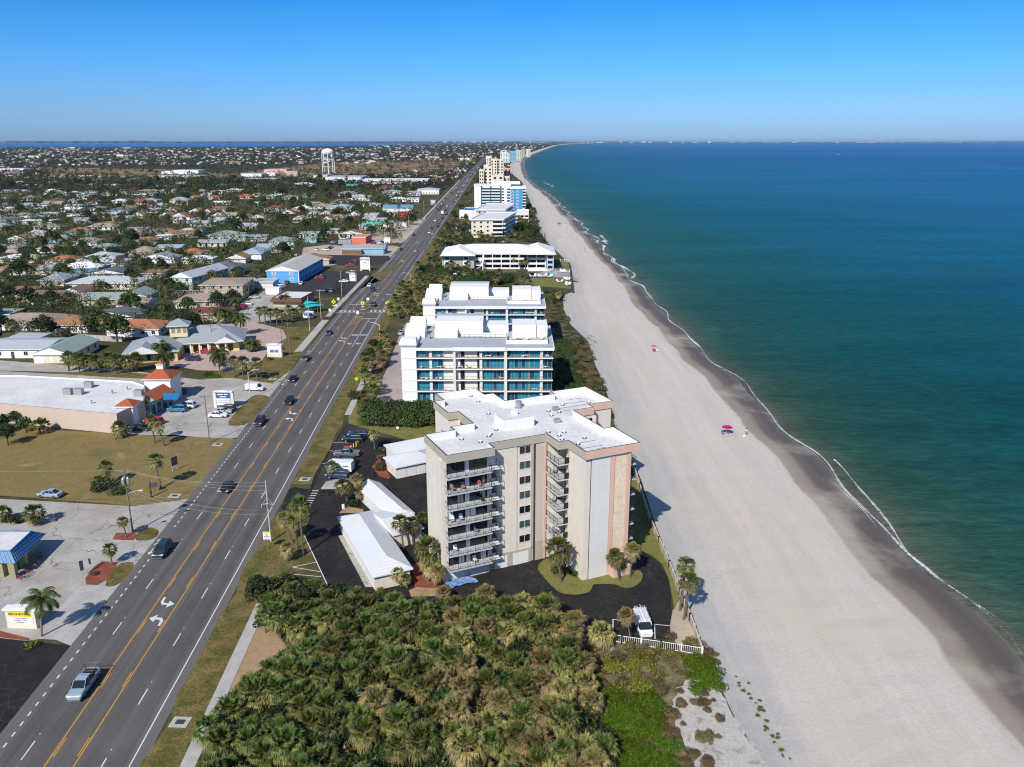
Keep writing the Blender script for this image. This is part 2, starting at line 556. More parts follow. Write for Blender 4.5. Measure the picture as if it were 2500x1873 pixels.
mPINK = mat('pink stucco', (.63, .405, .31), .9, .05, .4, fine=.05, fscale=5, streak=.06)
mGREYW = mat('pale grey stucco', (.64, .615, .57), .9, .04, .4, fine=.04, fscale=5, streak=.05)
mCREAM = mat('cream textured stucco', (.7, .56, .41), .95, .06, .5, fine=.2, fscale=2.3, bmp=.8)
mCHAR = mat('dark metal edge', (.055, .05, .052), .5, .1, 1)
mRAIL = mat('dark bronze rail', (.035, .034, .034), .45, .1, 1)
mGLASS = mat('dark window glass', (.012, .014, .017), .08, .5, .35, spec=.6)
mBLUEG = mat('sea blue window film', (.008, .06, .105), .1, .4, .5, spec=.6)
mTEAL = mat('teal closed blind', (.01, .2, .29), .35, .3, .6, spec=.4)
mSHUT = mat('grey green shutter', (.045, .075, .072), .5, .15, 1.2)
mSLAB = mat('grey balcony floor', (.44, .45, .455), .8, .06, .6)
mYWALL = mat('yellow stucco', (.66, .5, .23), .9, .06, .4)
mMETALR = mat('pale metal roof', (.6, .605, .61), .45, .06, .3, spec=.4)
_nt = mMETALR.node_tree
_b = _nt.nodes['Principled BSDF']
_s = _nt.nodes.new('ShaderNodeSeparateXYZ')
_nt.links.new(_nt.nodes.new('ShaderNodeTexCoord').outputs['Object'], _s.inputs[0])
_w = ramp(_nt, mth(_nt, 'FRACT', mth(_nt, 'MULTIPLY', _s.outputs[1], 1.6)), [(0.0, .8), (.1, .82), (.16, 1.0), (.9, 1.0), (1.0, .82)])
_nt.links.new(mixc(_nt, 1.0, _b.inputs['Base Color'].links[0].from_socket, _w, 'MULTIPLY'), _b.inputs['Base Color'])
mFRAME = mat('white frame', (.68, .67, .65), .6, .05, 1)
mDOORW = mat('white garage door', (.68, .67, .63), .6, .05, .8)
mGALV = mat('galvanised steel', (.34, .345, .345), .45, .12, 1, spec=.5, metal=.3)
mWOODP = mat('weathered pole wood', (.2, .165, .13), .9, .2, 1.2, streak=.2)
mCPOLE = mat('concrete pole', (.42, .4, .37), .85, .1, 1)
mALU = mat('aluminium pole', (.52, .53, .54), .4, .06, 1, spec=.5)
mWIRE = mat('overhead wire', (.3, .28, .25), .5, .1, 1)
mRUBB = mat('black rubber', (.012, .012, .012), .8, .2, 3)
mRIM = mat('alloy rim', (.32, .33, .34), .35, .1, 3, spec=.6, metal=.6)
mLAMP = mat('clear headlight', (.6, .62, .64), .12, .05, 3, spec=.8)
mTAIL = mat('red taillight', (.3, .012, .012), .25, .1, 3, spec=.6)
mCGLASS = mat('car glass', (.012, .02, .02), .06, .3, 1.2, spec=.7)
mTRUNK = mat('palm trunk bark', (.135, .11, .085), .95, .22, 3.0, fine=.3, fscale=9)
mTRUNK2 = mat('grey palm trunk', (.23, .2, .17), .95, .2, 3.0, fine=.25, fscale=9)
mBARK = mat('tree bark', (.075, .06, .045), .95, .25, 2.5)
mLEAF = leafmat('leaf', 1.0)
mFROND = leafmat('frond', 1.0, .5, .22)
mFENCE = mat('white vinyl fence', (.72, .71, .68), .6, .05, 1)
mBWALL = mat('beige garden wall', (.5, .43, .34), .9, .08, .5, streak=.1)
mBLUEW = mat('bright blue siding', (.1, .34, .68), .75, .06, .5)
mREDT = mat('red metal tile', (.36, .09, .035), .6, .16, 1.2, fine=.2, fscale=5)
mBLUER = mat('blue metal roof', (.015, .135, .3), .4, .08, .6, spec=.45)
mCURT = mat('black shade cloth', (.02, .02, .022), .9, .2, 2)
# shore, land and sea
def curve_of(pts):
 pts = sorted(pts, key=lambda p: p[1])
 def f(y):
  if y <= pts[0][1]:
   return pts[0][0]
  for (x0, y0), (x1, y1) in zip(pts, pts[1:]):
   if y <= y1:
    t = (y - y0) / (y1 - y0)
    return x0 + (x1 - x0) * t
  (x0, y0), (x1, y1) = pts[-2:]
  return x1 + (x1 - x0) / (y1 - y0) * (y - y1)
 return f
DUNE = curve_of([(2400, 345.6), (1700, 346.2), (1500, 347.6), (1384, 350.9), (1352.6, 354.7), (1316.5, 364.9), (1293.9, 372.8), (1260, 383), (1248.6, 392), (1244, 405.6), (1251, 426), (1273.5, 444), (1282.6, 466.6), (1296, 498), (1313, 543.4),
                 (1316.5, 566), (1334.5, 591), (1366, 622), (1390.6, 647), (1397.7, 712), (1372, 722), (1373.5, 755), (1388, 790), (1435, 835), (1447, 882), (1464.7, 926), (1479.4, 964), (1502, 1035), (1562, 1174.7), (1591.6, 1271.8),
                 (1633.8, 1381.7), (1684.5, 1508.5), (1714, 1593), (1728, 1610), (1753, 1681), (1788, 1757), (1842, 1838), (1859, 1873), (1960, 2010)])
TIDE = curve_of([(2420, 346.6), (1700, 347.3), (1500, 348.6), (1395.6, 351.6), (1361.7, 355), (1339, 362.6), (1316.5, 371.6), (1293.9, 380.7), (1280.3, 389.7), (1276.9, 401), (1279.2, 414.6), (1284.8, 435), (1300.6, 450.8), (1325.5, 466),
                 (1352.6, 487), (1370.7, 507.3), (1381, 518), (1407, 539), (1433, 565), (1472, 611.9), (1521.6, 663.9), (1578.8, 715.9), (1625.5, 767.9), (1672, 819.9), (1713.9, 861.5), (1768, 903), (1817.7, 944.8), (1892.3, 1014.4),
                 (1976.9, 1098.9), (2026.6, 1158.6), (2081.3, 1218.3), (2121, 1263), (2165.8, 1307.8), (2205.6, 1347.6), (2255, 1387.3), (2276.5, 1409.7), (2357.9, 1480), (2439, 1550.7), (2500, 1615.8), (2700, 1830), (2860, 2010)])
SEAZ = -2.5
ROWS = []
y = 2010.0
while y > 345.7:
 ROWS.append(y)
 y -= max(.25, (y - 344.0) * .022)
ROWS.append(345.65)
def shore(yy):
 a, b = G((DUNE(yy), yy), 0), G((TIDE(yy), yy), SEAZ)
 if b[0] < a[0] + 2:
  b = (a[0] + 2, b[1])
 w = 1.0 * math.sin(b[1] * .19) + .9 * math.sin(b[1] * .083 + 1) + 1.1 * math.sin(b[1] * .041 + 2)
 b = (b[0] + w * .6, b[1])
 return a, b
def beach_z(u):
 if u < .1:
  return -.5 * max(0, u) / .1
 if u < .76:
  return -.5 - 1.1 * (u - .1) / .66
 return -1.6 - .9 * (u - .76) / .24
def grid_mesh(name, rows, m, uvs):
 nr, nc = len(rows), len(rows[0])
 me = bpy.data.meshes.new(name)
 me.from_pydata([p for r in rows for p in r], [], [(i * nc + j, i * nc + j + 1, (i + 1) * nc + j + 1, (i + 1) * nc + j) for i in range(nr - 1) for j in range(nc - 1)])
 me.materials.append(m)
 ul = me.uv_layers.new(name='UVMap')
 flat = [c for r in uvs for c in r]
 for l in me.loops:
  ul.data[l.index].uv = flat[l.vertex_index]
 me.update()
 o = bpy.data.objects.new(name, me)
 COL.objects.link(o)
 return tag(o, kind='structure')
US = [-.1, -.03, 0, .03, .06, .1, .16, .22, .3, .4, .5, .6, .7, .76, .82, .88, .94, 1, 1.1, 1.3, 1.6]
br, bu, sr, su, lr, lu = [], [], [], [], [], []
SD = [-6, 0, 3, 7, 12, 20, 32, 50, 80, 130, 200, 320, 500, 800, 1300, 2500, 6000, 20000, 120000]
for yy in ROWS:
 a, b = shore(yy)
 dx, dy = b[0] - a[0], b[1] - a[1]
 br.append([(a[0] + dx * u, a[1] + dy * u, (beach_z(u) if u > 0 else -.25 * abs(u) / .1) + (rnd.uniform(-.06, .06) if 0 < u < .7 and yy > 500 else 0)) for u in US])
 bu.append([(u, a[1] * .001) for u in US])
 sr.append([(b[0] + d, b[1] + d * (-.18 if d < 400 else -.18 * 400 / d), SEAZ) for d in SD])
 su.append([(math.log10(1 + max(0, d)) / 4.3, a[1] * .001) for d in SD])
 lr.append([(q * 1.0, a[1], 0.0) for q in (-90000.0, -30000.0, -8000.0, -2500.0, -900.0, -400.0, -200.0, -110.0)] + [(min(a[0], max(a[0] - 40, -60)), a[1], 0.0), (a[0] + .4, a[1], 0.0)])
 lu.append([(0, 0)] * 10)
sr[0] = [(x, yv - 30, z) for x, yv, z in sr[0]]
far_y = br[-1][0][1]
sr.append([(x, 140000.0, z) for x, yv, z in sr[-1]])
su.append(su[-1])
grid_mesh('land', lr, mLAND, lu)
grid_mesh('beach', br, mSAND, bu)
grid_mesh('sea', sr, mSEA, su)
sheet('river', [G((-400, 361)), G((0, 360.5)), G((300, 359.5)), G((560, 359)), G((800, 357)), G((950, 354.5)), G((1090, 351.5)), G((1180, 349.8)), G((1180, 347.6)), G((900, 346.6)), G((500, 346.2)), G((-400, 346.2))], .6, mRIVER)
def foam_mat():
 m, nt, b = nodes('surf foam')
 p = wpos(nt)
 n = noise(nt, p, .9, 8, .8, .8)
 uv = nt.nodes.new('ShaderNodeUVMap')
 s = nt.nodes.new('ShaderNodeSeparateXYZ')
 nt.links.new(uv.outputs[0], s.inputs[0])
 k = mth(nt, 'SUBTRACT', 1.0, mth(nt, 'ABSOLUTE', s.outputs[0]))
 big = noise(nt, p, .035, 3, .6)
 a = ramp(nt, mth(nt, 'MULTIPLY', .5, mth(nt, 'ADD', mth(nt, 'MULTIPLY', k, .34), mth(nt, 'ADD', n, mth(nt, 'MULTIPLY', big, .9)))), [(.535, 0.0), (.68, .8)])
 t = nt.nodes.new('ShaderNodeBsdfTransparent')
 mx = nt.nodes.new('ShaderNodeMixShader')
 b.inputs['Base Color'].default_value = (.72, .74, .73, 1)
 b.inputs['Roughness'].default_value = .9
 nt.links.new(a, mx.inputs[0])
 nt.links.new(t.outputs[0], mx.inputs[1])
 nt.links.new(b.outputs[0], mx.inputs[2])
 nt.links.new(mx.outputs[0], nt.nodes['Material Output'].inputs[0])
 return m
mFOAM = foam_mat()
def foam_line(name, off, half, y0, y1, step=3.0, wob=2.0, seed=1):
 r2 = random.Random(seed)
 rows, uvs = [], []
 yy = y0
 ph = r2.uniform(0, 6)
 while yy > y1:
  b = shore(yy)[1]
  w = off + wob * (math.sin(b[1] * .11 + ph) + .7 * math.sin(b[1] * .047 + ph * 2)) * .5
  hw = half * (1 + .35 * math.sin(b[1] * .2 + ph))
  rows.append([(b[0] + w + k * hw, b[1], SEAZ + .05 + (.1 if abs(k) < .1 else 0)) for k in (-1, -.5, 0, .5, 1)])
  uvs.append([(k, b[1]) for k in (-1, -.5, 0, .5, 1)])
  yy -= max(.35, (yy - 344) * .0045)
 o = grid_mesh(name, rows, mFOAM, uvs)
 o['kind'] = 'stuff'
foam_line('surf_foam', .3, .42, 1960, 900, wob=1.6, seed=3)
foam_line('surf_foam', .5, .6, 900, 620, seed=4)
foam_line('surf_foam', -2.4, .3, 1420, 1000, wob=1.6, seed=5)
foam_line('surf_foam', 2.0, .4, 1560, 1120, wob=1.6, seed=9)
foam_line('surf_foam', 1.5, 1.1, 680, 380, wob=3, seed=11)
foam_line('surf_foam', 7.0, 2.6, 596, 574, wob=1, seed=13)
foam_line('surf_foam', 26.0, 2.5, 458, 446, wob=4, seed=17)
# the highway
RC = [(-.7053 * CAMH, 0.0)] + [(a * CAMH, b * CAMH) for a, b in ((-.7617, 1.281), (-.8406, 3.025), (-.9138, 4.848), (-.9482, 7.293), (-.9716, 8.76), (-1.26, 25), (-1.587, 47), (-1.8, 62), (-1.2, 90))]
def roadx(Y):
 for (x0, y0), (x1, y1) in zip(RC, RC[1:]):
  if Y <= y1:
   t = (Y - y0) / (y1 - y0)
   return x0 + (x1 - x0) * t
 return RC[-1][0]
def road_c(Y):
 return sum(roadx(max(0, Y + d)) for d in (-24, -12, 0, 12, 24)) / 5
def road_d(Y):
 return (road_c(Y + 5) - road_c(Y - 5)) / 10
def rp(Y, off, z=0.0):
 s = road_d(Y)
 n = math.hypot(1, s)
 return (road_c(Y) + off / n, Y - off * s / n, z)
def road_rz(Y):
 return math.atan(-road_d(Y))
def ysteps(Y0, Y1, st=6.0):
 ys = [Y0]
 while ys[-1] + st < Y1:
  ys.append(ys[-1] + max(st, ys[-1] * .03))
 ys.append(Y1)
 return ys
def strip(name, o0, o1, Y0, Y1, z, m, wob=0.0):
 ys = ysteps(Y0, Y1)
 f = (lambda Y, o: o + (wob * math.sin(Y * 1.3 + o) * .5 + wob * math.sin(Y * .41) if wob else 0))
 return grid_mesh(name, [[rp(Y, f(Y, o0), z), rp(Y, o0 * .6 + o1 * .4, z), rp(Y, f(Y, o1), z)] for Y in ys], m, [[(o0, Y), (o0 * .6 + o1 * .4, Y), (o1, Y)] for Y in ys])
ys = ysteps(40, 62 * CAMH, 5.0)
OFF = [-9.4, -7.95, -4.7, -1.7, 1.7, 4.7, 7.95, 9.2]
grid_mesh('road', [[rp(Y, o, .03) for o in OFF] for Y in ys], mROAD, [[(o, Y) for o in OFF] for Y in ys])
strip('road_verge', 9.1, 13.9, 45, 139.5, .045, mVERGE, .35)
strip('road_verge', 9.1, 13.6, 152.5, 197.2, .0455, mVERGE, .3)
strip('road_verge', 15.0, 24.0, 45, 112, .018, mSTRAW)
strip('road_verge', 9.1, 13.2, 197, 330, .02, mVERGE, .3)
strip('road_verge', 9.1, 15.0, 330, 600, .02, mVERGE, .3)
strip('sidewalk', 13.4, 15.1, 45, 118, .06, mWALK)
strip('sidewalk', 13.3, 14.9, 196, 250, .06, mWALK)
strip('sidewalk', -13.3, -10.6, 262, 312, .07, mWALK)
strip('sidewalk', -13.3, -11.2, 318, 420, .07, mWALK)
strip('sidewalk', -12.6, -10.6, 560, 1500, .07, mWALK)
PER = 12.19
def markings():
 w, ye = MB(), MB()
 def bar(mb, o0, o1, Y0, Y1, z=.036):
  n = max(1, int((Y1 - Y0) / 6))
  for i in range(n):
   a, b = Y0 + (Y1 - Y0) * i / n, Y0 + (Y1 - Y0) * (i + 1) / n
   mb.poly([rp(a, o0, z), rp(a, o1, z), rp(b, o1, z), rp(b, o0, z)])
 for s in (-1, 1):
  for a, b in ((45, 318), (340, 2400)):
   bar(ye, s * 1.62 - .08, s * 1.62 + .08, a, b)
  Y = 76.6 - 3 * PER
  while Y < 900:
   if not 295 < Y < 372:
    bar(ye, s * 1.34 - .075, s * 1.34 + .075, Y, Y + 3.05)
   Y += PER
 Y = 73.1 - 3 * PER
 while Y < 1500:
  if not (262 < Y < 318):
   bar(w, 4.65, 4.8, Y, Y + 3.05)
  if not (338 < Y < 372):
   bar(w, -4.8, -4.65, Y + 3.2, Y + 6.25)
  Y += PER
 bar(w, 4.65, 4.8, 268, 313)
 bar(w, -4.8, -4.65, 340, 366)
 bar(w, 7.72, 7.88, 45, 520)
 bar(w, 7.72, 7.88, 560, 1800)
 bar(w, -7.88, -7.72, 372, 500)
 bar(w, -7.88, -7.72, 520, 1700)
 Y = 46.0
 while Y < 372:
  if not (123 < Y < 133 or 233 < Y < 250):
   bar(w, -7.9, -7.7, Y, Y + .75)
  Y += 1.8
 for Yc in (326.0, 330.2):
  bar(w, -10.6, -1.9, Yc, Yc + .35)
  bar(w, 1.9, 10.2, Yc, Yc + .35)
 o = -9.2
 while o < 9.0:
  if abs(o + .5) > 2.2:
   bar(w, o, o + .75, 326.9, 329.7)
  o += 1.75
 bar(w, -7.6, -1.8, 342, 342.7)
 bar(w, 1.8, 7.6, 313, 313.7)
 for k in range(4):
  for Y0, s in ((303, 1), (346, 1)):
   Y = Y0 + k * 3.4
   w2 = 1.5
   ye.poly([rp(Y, -w2, .036), rp(Y + .5, -w2, .036), rp(Y + 2.3, w2, .036), rp(Y + 1.8, w2, .036)])
 def arrow(Y, o, flip):
  s = -1 if flip else 1
  P = lambda a, b: rp(Y + s * b, o + s * a, .037)
  w.poly([P(.95, -1.1), P(.6, -1.1), P(.55, .1), P(.95, .25)])
  w.poly([P(.95, .25), P(.55, .1), P(.25, .55), P(.55, 1.0)])
  w.poly([P(.55, 1.0), P(.25, .55), P(-.35, .62), P(-.35, 1.15)])
  w.poly([P(-.35, -.05), P(-1.35, .95), P(-.35, 1.85)])
 for Y in (103.6, 193.0, 276.0, 352.0 + 12, 470.0, 560.0):
  arrow(Y, 0.15, False)
  arrow(Y + 5.6, -.15, True)
 for o in (3.2, 6.2):
  for Y, t in ((272.5, 'PED'), (285.5, 'XING')):
   x, yv, z = rp(Y, o, .037)
   letter(w, t, Tm(x, yv, z, road_rz(Y)), 1.0, bold=.03, sx=.95, sy=2.6)
 for Y in (128.5, 228.0, 262.0):
  for dy in (-.75, .75):
   ring = [rp(Y + dy + .42 * math.sin(a * .524), -8.5 + .42 * math.cos(a * .524), .037) for a in range(12)]
   rin = [rp(Y + dy + .28 * math.sin(a * .524), -8.5 + .28 * math.cos(a * .524), .037) for a in range(12)]
   for a in range(12):
    b = (a + 1) % 12
    w.poly([ring[a], ring[b], rin[b], rin[a]])
  bar(w, -8.55, -8.42, Y - .7, Y + .7, .0372)
  w.poly([rp(Y - 3.6, -8.9, .037), rp(Y - 4.6, -8.5, .037), rp(Y - 3.6, -8.1, .037)])
  bar(w, -8.6, -8.4, Y - 3.7, Y - 2.2)
 ground('road_markings', w, mWHITE)
 ground('road_markings', ye, mYELL)
markings()
isl = [rp(Y, o, 0)[:2] for Y, o in ((316, -1.3), (317, 1.3), (325, 1.35), (325.2, -1.35))]
isl2 = [rp(Y, o, 0)[:2] for Y, o in ((331.5, -1.35), (331.5, 1.35), (341, 1.2), (343, 0), (341, -1.2))]
for rg in (isl, isl2):
 mb = MB()
 mb.prism(rg, 0, .17)
 ground('kerb', mb, mCONC)
 cx, cy = sum(p[0] for p in rg) / len(rg), sum(p[1] for p in rg) / len(rg)
 sheet('grass_island', [(cx + (x - cx) * .84, cy + (yv - cy) * .9) for x, yv in rg], .176, mVERGE)
# lots, lawns and yards
A_, B_ = [], []
full = lambda *p: [G(q) for q in p]
sheet('parking_lot', full((684, 1246), (706, 1195), (722, 1190), (757, 1196), (765, 1165), (800, 1105), (845, 1035), (852, 1046), (898, 1054), (926, 1068), (1000, 1075), (1100, 1075), (1300, 1150), (1560, 1290), (1578, 1345), (1608, 1373), (1629.6, 1407), (1638, 1449),
                          (1640, 1500), (1634, 1534), (1636, 1562), (1414, 1545), (1200, 1500), (1050, 1480), (800, 1450), (795, 1425), (789, 1407), (743, 1309), (757, 1262), (750, 1240)), .05, mBLACK)
sheet('parking_lot', px(cC, (415, 885), (520, 655), (632, 475), (655, 475), (745, 520), (690, 620), (640, 700), (560, 800), (490, 885)), .054, mASPH)
sheet('lawn', smooth_ring(px(cU, (0, 780), (100, 930), (250, 1100), (400, 1240), (600, 1280), (800, 1270), (950, 1230), (1000, 1150), (1010, 1095), (1100, 1085), (1400, 1085), (1500, 1130), (1600, 1160), (1750, 1140), (1870, 1050), (1915, 950), (1890, 870), (1820, 830),
                              (1650, 830), (1580, 880), (1250, 900), (860, 960), (700, 960), (560, 900), (300, 640), (150, 620)), 1), .11, mLAWN)
sheet('lawn', px(cD, (1300, 620), (1330, 650), (1390, 860), (1420, 920), (1490, 1110), (1560, 1325), (1530, 1395), (1500, 1225), (1460, 1130), (1400, 1085), (1340, 1055), (1250, 1080), (1230, 800)), .09, mLAWN)
sheet('beach_sand_patch', px(cD, (1520, 1400), (1560, 1335), (1690, 1640), (1515, 1600), (1505, 1480)), .052, mDIRT)
sheet('lawn', px(cC, (640, 470), (1010, 575), (1190, 590), (1190, 420), (860, 420), (660, 330), (640, 400)), .058, mLAWN)
sheet('mulch_bed', px(cC, (1040, 1350), (1080, 1330), (1250, 1440), (1230, 1500), (1050, 1500)), .07, mMULCH)
sheet('mulch_bed', px(cC, (580, 1030), (620, 985), (730, 1005), (735, 1025)), .07, mSTRAW)
sheet('mulch_bed', px(cC, (785, 740), (830, 690), (900, 800), (890, 815), (830, 800)), .07, mMULCH)
sheet('garden_path', px(cC, (1015, 1510), (1060, 1490), (1220, 1500), (1180, 1545), (1030, 1550)), .072, mSTRAW)
sheet('walkway', px(cC, (575, 1170), (620, 1165), (800, 1490), (745, 1490)), .075, mCONC)
sheet('walkway', px(cC, (465, 880), (500, 830), (660, 800), (620, 860), (560, 880)), .075, mCONC)
sheet('lawn', px(cC, (160, 1200), (270, 1040), (400, 1030), (365, 1165), (440, 1330), (290, 1370), (180, 1440), (20, 1420), (80, 1300)), .066, mVERGE)
w = MB()
for k in range(7):
 a = (415 - k * 7, 888 + k * 15)
 b = (455 - k * 8, 888 + k * 15)
 q = [cC(*a), cC(*b), cC(b[0] - 2, b[1] + 4), cC(a[0] - 2, a[1] + 4)]
 w.poly([(*G(p), .058) for p in q])
for a, b in (((290, 1365), (470, 1395)), ((300, 1410), (470, 1425)), ((365, 1170), (510, 1480)), ((440, 1335), (290, 1365)), ((520, 640), (560, 645)), ((545, 590), (640, 592)), ((475, 722), (560, 706)), ((1010, 1112), (1060, 1110))):
 p, q = V(cC(*a)), V(cC(*b))
 d = (q - p).normalized() * .07
 n = Vector((-d.y, d.x, 0))
 w.poly([(r.x, r.y, .072) for r in (p - n, q - n, q + n, p + n)])
for a, b in (((1175, 1450), (1175, 1520)), ((1175, 1450), (1230, 1460)), ((1390, 1478), (1508, 1488)), ((1415, 1480), (1418, 1565))):
 p, q = V(cD(*a)), V(cD(*b))
 d = (q - p).normalized() * .07
 n = Vector((-d.y, d.x, 0))
 w.poly([(r.x, r.y, .062) for r in (p - n, q - n, q + n, p + n)])
ground('parking_lines', w, mWHITE)
sheet('side_lot', full((-160, 1240), (0, 1218), (330, 1236), (400, 1222), (470, 1200), (490, 1235), (430, 1310), (390, 1370), (310, 1480), (245, 1570), (100, 1560), (-160, 1600)), .012, mCONC)
sheet('asphalt_lot', full((-300, 1540), (0, 1558), (177, 1577), (90, 1680), (0, 1800), (-140, 2000), (-500, 2000)), .02, mBLACK)
sheet('apron', px(cA, (280, 870), (430, 930), (500, 830), (640, 690), (700, 560), (480, 570), (300, 760)), .018, mWALK)
sheet('mulch_bed', smooth_ring(px(cA, (485, 560), (590, 420), (690, 425), (715, 430), (620, 565)), 1), .06, mMULCH)
sheet('lawn', smooth_ring(px(cA, (620, 570), (700, 440), (790, 420), (810, 450), (740, 540), (680, 575)), 1), .05, mVERGE)
sheet('mulch_bed', px(cA, (675, 290), (700, 250), (800, 250), (830, 260), (800, 295)), .06, mMULCH)
sheet('lawn', smooth_ring(px(cA, (800, 297), (840, 235), (900, 215), (955, 230), (950, 270), (900, 295)), 1), .05, mVERGE)
sheet('mulch_bed', px(cA, (-200, 810), (0, 840), (180, 885), (170, 900), (0, 878), (-200, 870)), .06, mMULCH)
sheet('vacant_field', full((-700, 1000), (0, 1045), (275, 1057), (400, 1065), (555, 1070), (620, 1080), (610, 1110), (580, 1150), (540, 1200), (440, 1222), (330, 1235), (200, 1225), (0, 1210), (-700, 1180)), .014, mGRASS)
sheet('shop_parking', full((-200, 912), (0, 906), (430, 928), (600, 925), (710, 935), (695, 965), (665, 1010), (620, 1060), (545, 1075), (430, 1062), (330, 1062), (200, 1040), (-200, 1000)), .012, mCONC)
sheet('street', full((-900, 868), (0, 905), (300, 912), (420, 930), (560, 942), (715, 928), (735, 903), (600, 912), (490, 928), (300, 902), (0, 880), (-900, 845)), .016, mCONC)
sheet('lawn', smooth_ring(px(cB, (1625, 555), (1700, 460), (1790, 360), (1850, 335), (1930, 345), (1940, 370), (1850, 480), (1780, 550), (1700, 562)), 1), .06, mVERGE)
sheet('lawn', px(cB, (490, 175), (800, 165), (1150, 195), (1110, 225), (700, 205), (300, 175)), .03, mVERGE)
sheet('lawn', px(cB, (1450, 225), (1640, 215), (1760, 225), (1960, 255), (2080, 170), (2212, 0), (2330, -150), (2000, -150), (1900, 60), (1640, 150)), .03, mVERGE)
sheet('paved_forecourt', full((400, 890), (455, 838), (560, 770), (600, 780), (690, 805), (700, 825), (660, 850), (640, 880), (600, 900), (545, 905), (490, 905)), .036, mPAVER)
sheet('paved_drive', full((935, 985), (918, 975), (925, 940), (948, 895), (960, 860), (975, 820), (990, 790), (1020, 800), (1020, 985)), .03, mPAVER2)
sheet('asphalt_lot', full((655, 692), (780, 660), (800, 662), (905, 668), (930, 685), (880, 705), (850, 720), (760, 716), (690, 712)), .03, mASPH)
sheet('shop_yard', full((565, 790), (600, 740), (660, 700), (690, 712), (770, 730), (720, 760), (660, 785)), .026, mCONC)
sheet('shop_yard', full((730, 655), (740, 605), (800, 598), (860, 602), (960, 600), (1000, 608), (960, 630), (900, 640)), .024, mDIRT)
sheet('asphalt_lot', full((770, 640), (790, 622), (950, 625), (955, 635), (900, 648), (850, 650)), .032, mASPH)
sheet('shop_yard', full((860, 570), (960, 545), (1060, 530), (1040, 560), (1000, 590), (880, 600)), .02, mDIRT)
sheet('dry_field', full((-60, 430), (112, 409), (300, 411), (420, 414), (560, 424), (700, 407), (830, 396), (1010, 389), (1140, 386), (1165, 391), (1110, 418), (1040, 430), (900, 424), (700, 436), (480, 442), (200, 446), (-60, 452)), .1, mFIELD)
sheet('dry_field', full((560, 640), (640, 604), (700, 596), (690, 606), (640, 622), (600, 645)), .02, mGRASS)
sheet('lawn', full((905, 672), (990, 640), (960, 660), (925, 685)), .05, mVERGE)
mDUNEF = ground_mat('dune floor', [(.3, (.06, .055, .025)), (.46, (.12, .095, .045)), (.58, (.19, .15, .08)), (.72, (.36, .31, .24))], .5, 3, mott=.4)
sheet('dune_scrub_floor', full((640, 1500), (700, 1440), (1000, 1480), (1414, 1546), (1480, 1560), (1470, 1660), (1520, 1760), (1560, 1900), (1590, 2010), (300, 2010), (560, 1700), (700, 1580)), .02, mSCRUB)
def ragged(ring, amp, step=1.2, seed=1):
 r2 = random.Random(seed)
 out = []
 for a, b in zip(ring, ring[1:] + ring[:1]):
  n = max(1, int(math.hypot(b[0] - a[0], b[1] - a[1]) / step))
  for i in range(n):
   t = i / n
   out.append((a[0] + (b[0] - a[0]) * t + r2.uniform(-amp, amp), a[1] + (b[1] - a[1]) * t + r2.uniform(-amp, amp)))
 return out
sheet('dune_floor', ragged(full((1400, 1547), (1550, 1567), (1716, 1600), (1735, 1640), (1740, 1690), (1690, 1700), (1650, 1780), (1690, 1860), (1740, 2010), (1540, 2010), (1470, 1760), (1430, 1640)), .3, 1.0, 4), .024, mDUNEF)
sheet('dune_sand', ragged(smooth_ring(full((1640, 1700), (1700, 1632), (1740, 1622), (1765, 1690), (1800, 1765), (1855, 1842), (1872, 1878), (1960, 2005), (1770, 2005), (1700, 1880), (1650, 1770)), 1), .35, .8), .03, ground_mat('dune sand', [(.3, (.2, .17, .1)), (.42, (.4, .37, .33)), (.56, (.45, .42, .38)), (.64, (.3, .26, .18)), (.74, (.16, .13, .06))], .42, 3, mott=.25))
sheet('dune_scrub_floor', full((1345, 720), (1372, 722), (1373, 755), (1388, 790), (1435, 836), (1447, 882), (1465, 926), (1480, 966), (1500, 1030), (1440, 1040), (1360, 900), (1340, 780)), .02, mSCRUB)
sheet('pool_deck', px(cW, (180, 380), (440, 290), (860, 280), (860, 415), (560, 405)), .03, mPAVER2)
sheet('lawn', px(cW, (0, 450), (200, 420), (860, 420), (880, 600), (650, 580), (200, 550)), .024, mLAWN)
sheet('lawn', px(cW, (600, 250), (720, 135), (850, 130), (850, 260)), .024, mLAWN)
sheet('lawn', full((1140, 655), (1260, 655), (1260, 690), (1100, 690)), .02, mVERGE)
sheet('asphalt_lot', full((1050, 680), (1100, 672), (1180, 672), (1190, 690), (1060, 692)), .03, mASPH)
sheet('asphalt_lot', full((1100, 562), (1140, 540), (1150, 570), (1110, 590)), .03, mBLACK)
